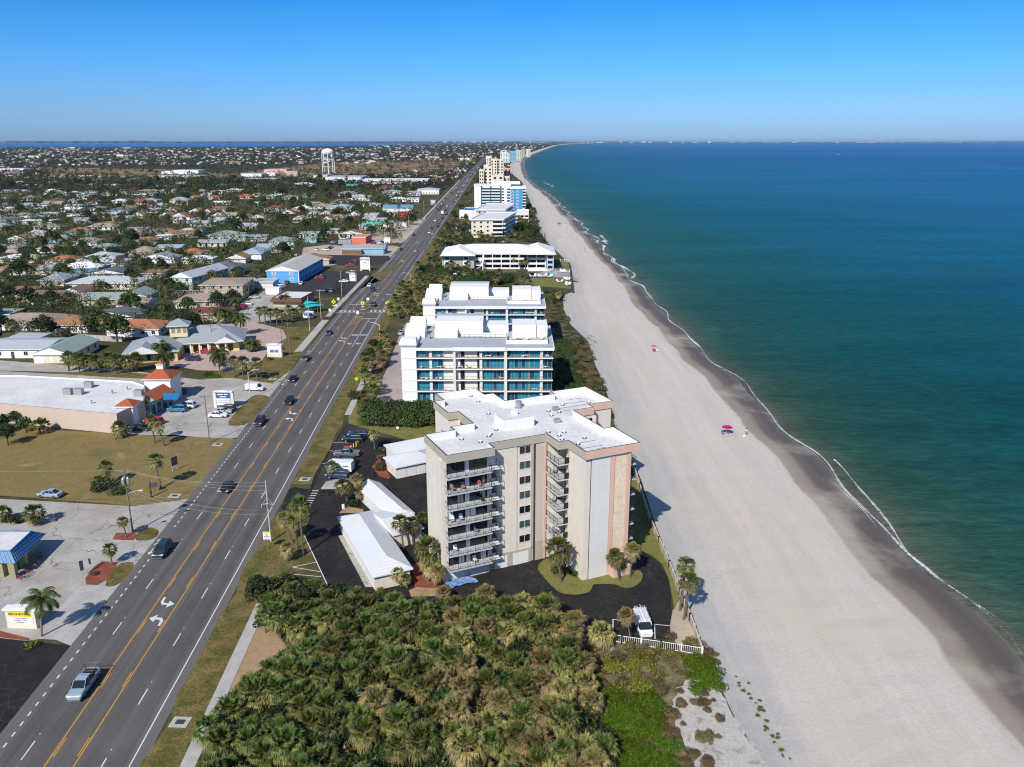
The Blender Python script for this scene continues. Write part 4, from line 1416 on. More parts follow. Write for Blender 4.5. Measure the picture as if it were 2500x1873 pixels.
def garages():
 def one(c0, c1, c2, label, style, n=6, side='x-', rh=1.3):
  x, y, rz, W, D = rect3(cC(*c0), cC(*c1), cC(*c2), 2.7)
  T = house('garage_block', label, 'garage', x, y, rz, W - .8, D - .8, 2.7, rh, style, mMETALR, mBEIGE, .45, 1)
  m = MB()
  for i in range(n):
   L = D - 1.6
   yy = -L / 2 + (i + .5) * L / n
   d = MB()
   s = -1 if side == 'x-' else 1
   if side[0] == 'x':
    d.box(s * (W / 2 - .4) - .05, s * (W / 2 - .4) + .05, yy - L / n * .42, yy + L / n * .42, .04, 2.15)
   else:
    L = W - 1.2
    xx = -L / 2 + (i + .5) * L / n
    d.box(xx - L / n * .42, xx + L / n * .42, -(D / 2 - .4) - .05, -(D / 2 - .4) + .05, .04, 2.15)
   part('garage_door', d, mDOORW, T)
  rb = MB()
  return T
 one((790, 1425), (1040, 1370), (570, 1050), 'long white roofed garage row nearest the palm thicket', 'hip', 8)
 one((905, 1062), (1052, 1025), (722, 862), 'white gabled garage row between the drive and the tower court', 'gable_y', 5)
 one((930, 745), (1200, 690), (868, 676), 'small hip roofed garage with two pale doors beside the tower', 'hip', 4, 'y-')
 one((935, 662), (1200, 608), (905, 592), 'white roofed garage tucked behind the one with two doors', 'gable', 3, 'y-')
 x, y, rz, W, D = rect3(cC(915, 1166), cC(1110, 1118), cC(758, 1030), 2.75)
 house('garage_block', 'low white roof linking the two long garage rows', 'garage', x, y, rz, W - .6, D - .6, 2.75, .9, 'gable', mMETALR, mBEIGE, .3, 1)
garages()
landmark('the white garages', *G(cC(800, 1150)))
def motel():
 T = thing('motel', 'long white hip roofed three storey motel with open corridors beside the pool', 'motel', (-8, 442, 0))
 landmark('the white motel', -8, 455)
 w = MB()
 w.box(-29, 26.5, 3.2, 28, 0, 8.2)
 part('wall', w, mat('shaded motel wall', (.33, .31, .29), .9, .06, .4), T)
 w = MB()
 w.box(-29.2, -12.2, -5.5, 27, 0, 8.0)
 part('wall', w, mBEIGE2, T)
 for x in (-26.5, -16.5):
  p = MB()
  p.box(x - 1.6, x + 1.6, -5.62, -5.49, 0, 7.9)
  part('wall_panel', p, mWPAINT, T)
  for k in range(3):
   d = MB()
   d.box(x - 1.0, x + 1.0, -5.68, -5.61, k * 2.65 + .9, k * 2.65 + 2.0)
   part('window', d, mGLASS, T)
 for k in range(3):
  z = k * 2.65
  s = MB()
  s.box(-12.19, 26.3, .9, 3.19, z + 2.4, z + 2.64)
  s.box(-12.19, 26.3, .82, .9, z + (2.65 if k < 2 else 2.5), z + (3.55 if k < 2 else 2.64))
  if k == 0:
   s.box(-12.19, 26.3, .82, .9, 0, .9)
  part('gallery', s, mWPAINT, T)
  n = 14
  for i in range(n):
   x = -11.8 + i * 38 / n
   d = MB()
   d.box(x + .08, x + 2.5, 3.13, 3.22, z + .1, z + 2.3)
   part('window', d, mGLASS, T)
 c = MB()
 for i in range(9):
  x = -12 + i * 38 / 8
  c.box(x - .22, x + .22, .7, 1.1, 0, 7.9)
 part('gallery_post', c, mWPAINT, T)
 st = MB()
 for k in range(2):
  for i in range(10):
   st.box(-12.0 + i * .42, -11.55 + i * .42, -2.6, -1.0, (k * 2.65) + i * .265, (k * 2.65) + i * .265 + .2)
 st.box(-12.1, -7.6, -2.7, -2.62, 2.3, 3.4)
 st.box(-12.1, -7.6, -2.7, -2.62, 4.95, 6.05)
 st.box(-7.9, -7.5, -3.0, -2.6, 0, 8)
 part('stair', st, mWPAINT, T)
 r = MB()
 r.M = Tm(-1.2, 16.5)
 roof_mesh(r, 55, 30, 8.35, 3.4, 'hip', .5)
 r.M = Tm(-20.7, 9)
 roof_mesh(r, 17.4, 34, 8.5, 3.0, 'hip', .6)
 r.M = Tm(22.5, 13)
 roof_mesh(r, 17, 32, 8.6, 3.5, 'hip', .6)
 part('roof', r, [mWROOF, mWPAINT], T)
 w = MB()
 w.box(26.6, 30.4, -1.5, 27, 0, 8.3)
 part('wall', w, mat('motel end wall', (.42, .5, .56), .9, .06, .4), T)
 for k in range(3):
  d = MB()
  d.box(27.2, 29.8, -1.58, -1.49, k * 2.65 + .7, k * 2.65 + 2.2)
  part('window', d, mGLASS, T)
motel()
FOOT.append((-8, 455, 32, 20))
def block(name, label, cat, ring, z, wallm, roofm, edge=mWROOF, over=0.0, rows=0, fronts=(), band=.9):
 cx = sum(p[0] for p in ring) / len(ring)
 cy = sum(p[1] for p in ring) / len(ring)
 T = thing(name, label, cat, (cx, cy, 0))
 rg = [(x - cx, y - cy) for x, y in ring]
 if area(rg) < 0:
  rg = rg[::-1]
 w = MB()
 w.prism(rg, 0, z)
 part('wall', w, wallm, T)
 parapet(T, inset(rg, -over), z + .01, z + band, .35, [edge, edge, mWROOF], deck=.3, deckm=roofm)
 FOOT.append((cx, cy, max(abs(x) for x, y in rg), max(abs(y) for x, y in rg)))
 return T, rg, cx, cy
def openings(T, p0, p1, z0, z1, rows, cols, m=mGLASS, wf=.7, hf=.6, out=.06, slab=None, name='window'):
 a, b = Vector(p0), Vector(p1)
 e = (b - a).normalized()
 n = Vector((e.y, -e.x))
 L = (b - a).length
 for r in range(rows):
  zb = z0 + (z1 - z0) * r / rows
  hh = (z1 - z0) / rows
  if slab:
   s = MB()
   q = [a + n * .03, b + n * .03, b + n * slab, a + n * slab]
   s.prism([(v.x, v.y) for v in q], zb + hh * .02, zb + hh * .38, 0)
   part('balcony', s, mWPAINT, T)
  for c in range(cols):
   c0, c1 = a + e * (L * (c + .5 - wf / 2) / cols), a + e * (L * (c + .5 + wf / 2) / cols)
   w = MB()
   q = [c0 - n * .05, c1 - n * .05, c1 + n * out, c0 + n * out]
   w.prism([(v.x, v.y) for v in q][::1], zb + hh * (1 - hf) * .55, zb + hh * (1 - hf) * .55 + hh * hf, 0)
   part(name, w, m, T)
def shore_blocks():
 T, rg, cx, cy = block('apartment_block', 'cream four storey block with white roof edge among the trees behind the motel', 'apartment block', [(-29, 592), (-6.4, 592), (2.5, 653), (-20, 655)], 12.4, WM['cream'], mGROOF, over=1.0)
 openings(T, (-29 - cx, 592 - cy), (-15 - cx, 592 - cy), .6, 12.2, 4, 3, wf=.3, hf=.4)
 openings(T, (-14 - cx, 592 - cy), (-6.6 - cx, 592 - cy), .6, 12.2, 4, 1, wf=.9, hf=.62, slab=1.6)
 openings(T, (-6.4 - cx, 592 - cy), (2.5 - cx, 653 - cy), .6, 12.2, 4, 8, wf=.75, hf=.62, slab=1.7)
 landmark('the cream block', cx, cy)
 T, rg, cx, cy = block('apartment_block', 'second white roofed block standing right behind the cream one', 'apartment block', [(-29, 672), (-6, 672), (1, 735), (-22, 737)], 12.8, WM['cream'], mGROOF, over=1.0)
 openings(T, (-6 - cx, 672 - cy), (1 - cx, 735 - cy), .6, 12.6, 4, 8, wf=.75, hf=.62, slab=1.7)
 openings(T, (-29 - cx, 672 - cy), (-6.2 - cx, 672 - cy), .6, 12.6, 4, 4, wf=.3, hf=.4)
 T, rg, cx, cy = block('low_annex', 'low flat annex with rows of balconies on the sea side of the two cream blocks', 'annex', [(3, 700), (14, 700), (15, 740), (3, 740)], 7.5, WM['cream'], mWROOF)
 openings(T, (3 - cx, 700 - cy), (14 - cx, 700 - cy), .4, 7.2, 2, 3, wf=.8, hf=.6, slab=1.2)
 T, rg, cx, cy = block('low_annex', 'curved white lobby building on the road side of the blue tower', 'lobby', [(-43, 745)] + [(-36 + 12 * math.cos(a), 745 + 9 * math.sin(a)) for a in (3.6, 4.1, 4.7, 5.2, 5.7)] + [(-24, 748), (-24, 768), (-43, 768)], 7, WM['white'], mBLUER)
 Yb = 812
 T = thing('hotel_tower', 'blue and white high rise hotel with dark banded balconies on the beach', 'hotel', (-12, Yb, 0))
 landmark('the blue and white hotel', -12, Yb)
 FOOT.append((-12, Yb + 18, 28, 20))
 w = MB()
 w.box(-25, 10.5, 10, 34, 0, 24.5)
 part('wall', w, mWPAINT, T)
 w = MB()
 w.box(10.51, 24.8, 0, 36, 0, 22)
 part('wall', w, mat('hotel blue wall', (.07, .26, .46), .8, .06, .2), T)
 r = MB()
 r.box(-25.4, 10.9, 9.6, 34.4, 24.51, 25.4)
 r.box(10, 25.4, -.6, 36.5, 22.01, 23.6)
 r.box(-8, 20, 20, 30, 25.41, 28)
 part('roof', r, mWROOF, T)
 w = MB()
 w.box(6.4, 10.5, 2, 10, 0, 23)
 part('wall', w, mWPAINT, T)
 for k in range(8):
  z = 1.6 + k * 2.75
  d = MB()
  d.box(-17.5, .3, 9.88, 10.02, z, z + 1.55)
  g = part('window', d, mBLUEG, T)
  s = MB()
  s.box(-17.5, .3, 9.0, 9.86, z - 1.1, z - .05)
  part('balcony', s, mWPAINT, T)
  d = MB()
  d.box(1.8, 4.4, 9.88, 10.02, z, z + 1.2)
  part('window', d, mGLASS, T)
  d = MB()
  d.box(7.2, 10.0, 1.9, 2.02, z, z + 1.5)
  part('window', d, mBLUEG, T)
  for x in (12.5, 17.3):
   f = MB()
   f.box(x - .9, x + .9, -.09, .02, z, z + 1.6)
   q = part('frame', f, mWPAINT, T)
   f = MB()
   f.box(x - .55, x + .55, -.14, -.05, z + .35, z + 1.25)
   part('window', f, mBLUEG, q)
  s = MB()
  s.box(22.3, 25.6, -.9, -.02, z - 1.1, z - .1)
  part('balcony', s, mWPAINT, T)
  d = MB()
  d.box(22.4, 24.7, -.1, .02, z, z + 1.5)
  part('window', d, mGLASS, T)
 for x in (-18.2, -9.2, .5):
  c = MB()
  c.box(x, x + .8, 8.9, 9.99, 0, 24.4)
  part('pier', c, mBLUEG, T)
 def stepped(label, Yt, bits, m, nwin, name='stepped_tower'):
  xs = []
  T = thing(name, label, 'tower block', (0, Yt, 0))
  allx = []
  for k, (cr, u0, u1, v, d0, d1) in enumerate(bits):
   x0, z = at(cr(u0, v), Yt + d0)
   x1, _ = at(cr(u1, v), Yt + d0)
   allx += [x0, x1]
   w = MB()
   w.box(x0, x1, d0, d1, 0, z, 0, 1)
   part('wall', w, [m, mWROOF], T)
   p = MB()
   for a, b, c2, e in ((x0, x1, d0, d0 + .5), (x0, x0 + .5, d0 + .51, d1), (x1 - .5, x1, d0 + .51, d1)):
    p.box(a, b, c2, e, z + .01, z + 1)
   part('parapet', p, m, T)
   nr = max(2, int(z / 4))
   nc = max(2, int((x1 - x0) / 6))
   openings(T, (x0, d0), (x1, d0), 1.5, z - .5, nr, nc, wf=.42, hf=.5, out=.15)
  cx = sum(allx) / len(allx)
  for ch in T.children:
   ch.location.x = -cx
  T.location.x = cx
  FOOT.append((cx, Yt + 20, 34, 30))
  return T
 stepped('nearer stepped cream tower with roof terraces on the beach', 985, [(cH, 752, 800, 335, 0, 40), (cH, 800, 890, 305, 6, 40), (cH, 890, 1015, 395, -4, 30), (cH, 800, 850, 285, 12, 30), (cH, 1015, 1080, 410, 4, 36)], WM['cream'], 5)
 stepped('taller cream tower rising behind the stepped one', 1290, [(cH, 825, 885, 190, 0, 50), (cH, 872, 945, 222, -4, 40), (cH, 945, 1015, 222, 0, 40), (cH, 835, 870, 205, -6, -1)], WM['cream'], 8)
 stepped('low pink beach block beside the taller cream tower', 1350, [(cH, 1020, 1100, 318, 0, 30)], WM['pink'], 3)
 stepped('white tower block where the shore begins to bend', 2650, [(cH, 980, 1060, 142, 0, 50), (cH, 1060, 1080, 150, 4, 50)], WM['white'], 6)
 stepped('pale blue tower block next to the white one at the bend', 2800, [(cH, 1085, 1150, 130, 0, 60)], WM['lblue'], 4)
 stepped('white and aqua block past the pale blue one', 3300, [(cH, 1150, 1205, 122, 0, 60)], WM['lgreen'], 4)
 stepped('tan tower block farthest along the bend, first of its pair', 3600, [(cH, 1205, 1250, 112, 0, 60)], WM['tan'], 4)
 stepped('tan tower block nearest the sea at the bend', 3600, [(cH, 1258, 1305, 112, 0, 60)], WM['cream'], 4)
shore_blocks()
# inland: shops and offices by the highway
def mall():
 z = 4.6
 T = thing('shop_row', 'grey flat roofed shop row with small red tiled turrets facing the car park', 'shop building', (*G(cB(900, 450)), 0))
 ox, oy = T.location.x, T.location.y
 L = lambda p: (p[0] - ox, p[1] - oy)
 ring = [L(G(cB(u, v), z)) for u, v in ((840, 485), (255, 432), (-400, 372), (-400, 200), (160, 203), (960, 245), (1045, 275), (1040, 385))]
 if area(ring) < 0:
  ring = ring[::-1]
 w = MB()
 w.prism(ring, 0, z - .1)
 part('wall', w, mat('shop tan wall', (.52, .41, .33), .9, .05, .4, streak=.05), T)
 parapet(T, ring, z - .09, z + .35, .3, [mat('shop tan wall', (0, 0, 0)), mGALV, mWROOF], deck=.1, deckm=mGROOF)
 landmark('the shop row', *G(cB(600, 500)))
 def turret(u, v, hw, hb, label, cap=True):
  x, y = L(G(cB(u, v), 0))
  t = MB()
  t.box(x - hw, x + hw, y, y + 2 * hw, 0, hb)
  s = part('turret', t, mWPAINT, T)
  r = MB()
  r.M = Tm(x, y + hw)
  roof_mesh(r, 2 * hw, 2 * hw, hb + .02, hw * .75, 'hip', .5)
  part('roof', r, [mREDT, mWPAINT], s)
  if cap:
   r = MB()
   r.M = Tm(x, y + hw)
   r.box(-hw * .25, hw * .25, -hw * .25, hw * .25, hb + hw * .45, hb + hw * .95)
   roof_mesh(r, hw * .5, hw * .5, hb + hw * .97, hw * .3, 'hip', .2, 1, 0)
   part('cupola', r, [mWPAINT, mREDT], s)
 turret(1150, 395, 3.4, 6.6, '', True)
 turret(915, 565, 1.9, 5.2, '', False)
 a, b = L(G(cB(960, 560), 0)), L(G(cB(1250, 405), 0))
 d = (Vector(b) - Vector(a))
 n = Vector((d.y, -d.x)).normalized()
 if n.x < 0:
  n = -n
 fr = MB()
 q = [Vector(a) - n * 3, Vector(b) - n * 3, Vector(b), Vector(a)]
 fr.prism([(v.x, v.y) for v in q], .0, 3.6)
 o = part('shopfront', fr, WM['teal'], T)
 bm_fix2(o)
 aw = MB()
 a2, b2 = Vector(a) + d * .5, Vector(b)
 aw.poly([(*(a2 - n * 2.2), 5.6), (*(b2 - n * 2.2), 5.6), (*(b2 + n * .9), 3.7), (*(a2 + n * .9), 3.7)])
 aw.poly([(*(a2 + n * .9), 3.7), (*(b2 + n * .9), 3.7), (*(b2 + n * .9), 3.4), (*(a2 + n * .9), 3.4)])
 part('tiled_canopy', aw, mREDT, T)
 for i in range(7):
  p0, p1 = Vector(a) + d * (i + .15) / 7, Vector(a) + d * (i + .85) / 7
  g = MB()
  q = [p0 - n * .1, p1 - n * .1, p1 + n * .05, p0 + n * .05]
  g.prism([(v.x, v.y) for v in q], .2, 2.6)
  o = part('shop_window', g, mBLUEG, T)
  bm_fix2(o)
 g = MB()
 x, y = L(G(cB(1235, 350), 3.5))
 g.poly([(x - 2, y + .4, 4.4), (x + 2, y + .4, 4.4), (x + 2.2, y - 1.6, 3.2), (x - 2.2, y - 1.6, 3.2)])
 part('awning', g, mBLUER, T)
 for u, v in ((490, 335), (568, 335), (640, 285), (1000, 345)):
  x, y = L(G(cB(u, v), z))
  c = MB()
  c.box(x - 1.0, x + 1.0, y - .6, y + .9, z + .05, z + 1.6)
  part('air_conditioner', c, mGALV, T)
 for u, v in ((808, 328), (918, 300), (925, 408), (660, 400)):
  x, y = L(G(cB(u, v), z))
  c = MB()
  c.lathe([(.2, z), (.2, z + .7), (.35, z + .75), (.05, z + 1)], 8, c=(x, y))
  part('roof_vent', c, mGALV, T)
 x, y = L(G(cB(200, 400), 0))
 c = MB()
 c.box(x - 2, x + 7, y - .2, y + 5, 0, 4.0)
 part('blue_bay', c, WM['blue'], T)
mall()
def bike_shop():
 z = 3.1
 cc = crop(0, 1280, .1576)
 p = lambda u, v, zz: Vector((*G(cc(u, v), zz), zz))
 e0, e1, e2 = p(240, 605, 2.7), p(720, 145, 2.7), p(-500, 605, 2.7)
 r0, r1, r2 = p(155, 415, 4.3), p(490, 105, 4.3), p(-500, 415, 4.3)
 T = thing('bike_shop', 'small shop with a blue metal mansard and white flat roof by the highway', 'shop', (e0.x, e0.y, 0))
 o = Vector((e0.x, e0.y, 0))
 landmark('the blue roofed bike shop', e0.x - 4, e0.y + 4)
 e3, r3 = Vector((e2.x, e1.y, 2.7)), Vector((r2.x, r1.y, 4.3))
 m = MB()
 for q in ((e0, e1, r1, r0), (e2, e0, r0, r2), (e1, e3, r3, r1)):
  m.poly([v - o for v in q])
  k = [v - o for v in q]
 part('mansard', m, mBLUER, T)
 m = MB()
 for (a, b, c, d) in ((e0, e1, r1, r0), (e2, e0, r0, r2)):
  n = int((b - a).length / .6)
  for i in range(1, n):
   s, t = a + (b - a) * i / n - o, d + (c - d) * i / n - o
   m.tube([s + Vector((0, 0, .03)), t + Vector((0, 0, .03))], .03, 4)
 part('seam', m, mBLUER, T)
 m = MB()
 m.poly([v - o + Vector((0, 0, -.12)) for v in (r2, r0, r1, r3)])
 part('roof', m, mGROOF, T)
 m = MB()
 for a, b in ((r2, r0), (r0, r1), (r1, r3)):
  m.tube([a - o, b - o], .12, 4)
 part('roof_edge', m, mBLUER, T)
 w = MB()
 i0, i1 = e0 - o, e1 - o
 d = (i1 - i0).normalized()
 n = Vector((-d.y, d.x, 0))
 q = [i0 + n * 2.4 + d * .5, i1 + n * 1.6 - d * .6, i1 + n * 1.6 - d * .6 + Vector((-14, 0, 0)), i0 + n * 2.4 + d * .5 + Vector((-14, 0, 0))]
 w.prism([(v.x, v.y) for v in q], 0, 2.8)
 part('wall', w, mat('mossy cream wall', (.3, .27, .15), .9, .1, .5), T)
 for s in (.04, .36):
  c = i0 + d * ((i1 - i0).length * s) + n * .8
  b = MB()
  b.box(c.x - .5, c.x + .5, c.y - .4, c.y + .4, 0, 2.75)
  part('pillar', b, mat('mossy cream wall', (0, 0, 0)), T)
 for k in range(9):
  c = cc(300 + k * 16 + (k % 3) * 50, 860 - k * 42 + (k % 2) * 25) if k < 5 else cc(520 + (k - 5) * 50, 690 - (k - 5) * 60)
  bicycle(V(c), rnd.uniform(-.5, .5), ['red', 'black', 'red', 'white', 'black', 'orange', 'green', 'black', 'orange'][k])
def bicycle(loc, rz, colour):
 cm = {'red': mat('red enamel', (.5, .02, .03), .35, .1, 3), 'black': mat('black enamel', (.02, .02, .022), .35, .1, 3), 'white': mWPAINT, 'orange': mat('orange enamel', (.55, .17, .02), .4, .1, 3), 'green': mat('green enamel', (.05, .2, .08), .4, .1, 3)}[colour]
 T = thing('bicycle', colour + ' bicycle', 'bicycle', (loc.x, loc.y, 0), rz, 'bicycles set out at the blue roofed shop')
 AUTO.append((T, colour + ' bicycle parked upright', loc.x, loc.y))
 for x in (-.52, .52):
  w = MB()
  w.tube([(x + .33 * math.cos(a * .5236), 0, .35 + .33 * math.sin(a * .5236)) for a in range(13)], .025, 4)
  w.tube([(x - .3, 0, .35), (x + .3, 0, .35)], .006, 3)
  w.tube([(x, 0, .05), (x, 0, .65)], .006, 3)
  part('wheel', w, mRUBB, T)
 f = MB()
 for a, b in (((-.52, .35), (-.05, .32)), ((-.05, .32), (.36, .78)), ((-.18, .75), (.36, .78)), ((-.05, .32), (-.2, .85)), ((-.52, .35), (-.18, .75)), ((.52, .35), (.34, .95))):
  f.tube([(a[0], 0, a[1]), (b[0], 0, b[1])], .028, 5)
 part('frame', f, cm, T)
 f = MB()
 f.tube([(.3, -.28, .98), (.34, 0, .95), (.3, .28, .98)], .018, 4)
 part('handlebar', f, mRUBB, T)
 f = MB()
 f.box(-.33, -.08, -.07, .07, .85, .91)
 part('saddle', f, mRUBB, T)
bike_shop()
def office():
 x0, y0 = G(cL(1480, 1490))
 T = thing('office_building', 'yellow office with a big grey metal roof and square cupola beside a pink paved forecourt', 'office', (x0, y0, 0), RAD(14))
 landmark('the yellow office', x0 + 10, y0 + 12)
 FOOT.append((x0 + 10, y0 + 16, 20, 20))
 w = MB()
 w.box(-3, 12, 0, 16, 0, 3.4)
 w.box(10, 30, 9, 26, 0, 3.38)
 part('wall', w, mYWALL, T)
 r = MB()
 r.M = Tm(4.5, 8)
 roof_mesh(r, 15, 16, 3.45, 3.4, 'hip', .9)
 r.M = Tm(20, 17.5)
 roof_mesh(r, 22, 17, 3.5, 4.0, 'hip', .9)
 r.M = Tm(2.5, 1.5)
 roof_mesh(r, 9, 8, 3.6, 2.2, 'gable_y', .4)
 r.M = Tm(26, 10)
 roof_mesh(r, 6, 6, 3.6, 1.8, 'gable_y', .4)
 part('roof', r, [RM['grey'], mFRAME], T)
 c = MB()
 c.box(8.8, 14.2, 11, 16.4, 5.2, 9.0)
 cu = part('cupola', c, mat('pale yellow wall', (.66, .58, .33), .9, .05, .4), T)
 r = MB()
 r.M = Tm(11.5, 13.7)
 roof_mesh(r, 5.4, 5.4, 9.02, 1.9, 'hip', .8)
 part('roof', r, [RM['grey'], mFRAME], cu)
 for i in range(3):
  for a in (0, 1):
   s = MB()
   t = 9.35 + i * 1.75
   if a == 0:
    s.box(t, t + 1.1, 10.93, 11.02, 6.6, 8.4)
   else:
    s.box(14.18, 14.27, 11.5 + i * 1.7, 12.6 + i * 1.7, 6.6, 8.4)
   part('shutter', s, RM['tan'], cu)
 for x in (0, 3, 7, 9.8):
  s = MB()
  s.box(x, x + 1.2, -.06, .04, .7, 2.6)
  part('window', s, mBLUEG, T)
 for i in range(6):
  s = MB()
  s.box(13 + i * 2.7, 14.6 + i * 2.7, 8.94, 9.04, .3, 2.6)
  part('window', s, mGLASS, T)
  p = MB()
  p.box(12.3 + i * 2.7, 12.6 + i * 2.7, 7.2, 7.5, 0, 3.2)
  part('porch_post', p, mWPAINT, T)
office()
def blue_house():
 a, b = G(cM(1212, 668)), G(cM(1592, 665))
 W = b[0] - a[0]
 D = 46.0
 h = 5.9
 T = house('motel_building', 'bright blue two storey gabled building with white windows by the black car park', 'apartment house', (a[0] + b[0]) / 2, a[1] + D / 2, RAD(-2), W, D, h, 2.3, 'gable_y', RM['tan'], mBLUEW, .45, 1)
 [c for c in T.children if c.name.startswith('roof')][0].data.materials[0] = mat('pale grey gravel roof', (.43, .41, .37), .9, .08, .3, fine=.1, fscale=3)
 landmark('the bright blue building', (a[0] + b[0]) / 2, a[1] + 15)
 g = MB()
 g.poly([(-W / 2, -D / 2 - .0, h - .25), (W / 2, -D / 2, h - .25), (0, -D / 2, h + 2.0)])
 part('gable', g, mBLUEW, T)
 for x in (-W * .27, W * .27):
  for z in (.9, 3.8):
   f = MB()
   f.box(x - .95, x + .95, -D / 2 - .08, -D / 2 + .02, z, z + 1.7)
   q = part('frame', f, mWPAINT, T)
   f = MB()
   f.box(x - .7, x + .7, -D / 2 - .12, -D / 2 - .05, z + .25, z + 1.45)
   part('window', f, mGALV, q)
 for i in range(9):
  for z in (1.0, 3.9):
   f = MB()
   f.box(W / 2 - .02, W / 2 + .06, -D / 2 + 2.5 + i * 5, -D / 2 + 4.2 + i * 5, z, z + 1.4)
   part('window', f, mGLASS, T)
 f = MB()
 f.box(W / 2 - .3, W / 2 + .07, -D / 2 - .07, -D / 2 + .3, 0, h - .3)
 part('corner_trim', f, mWPAINT, T)
blue_house()
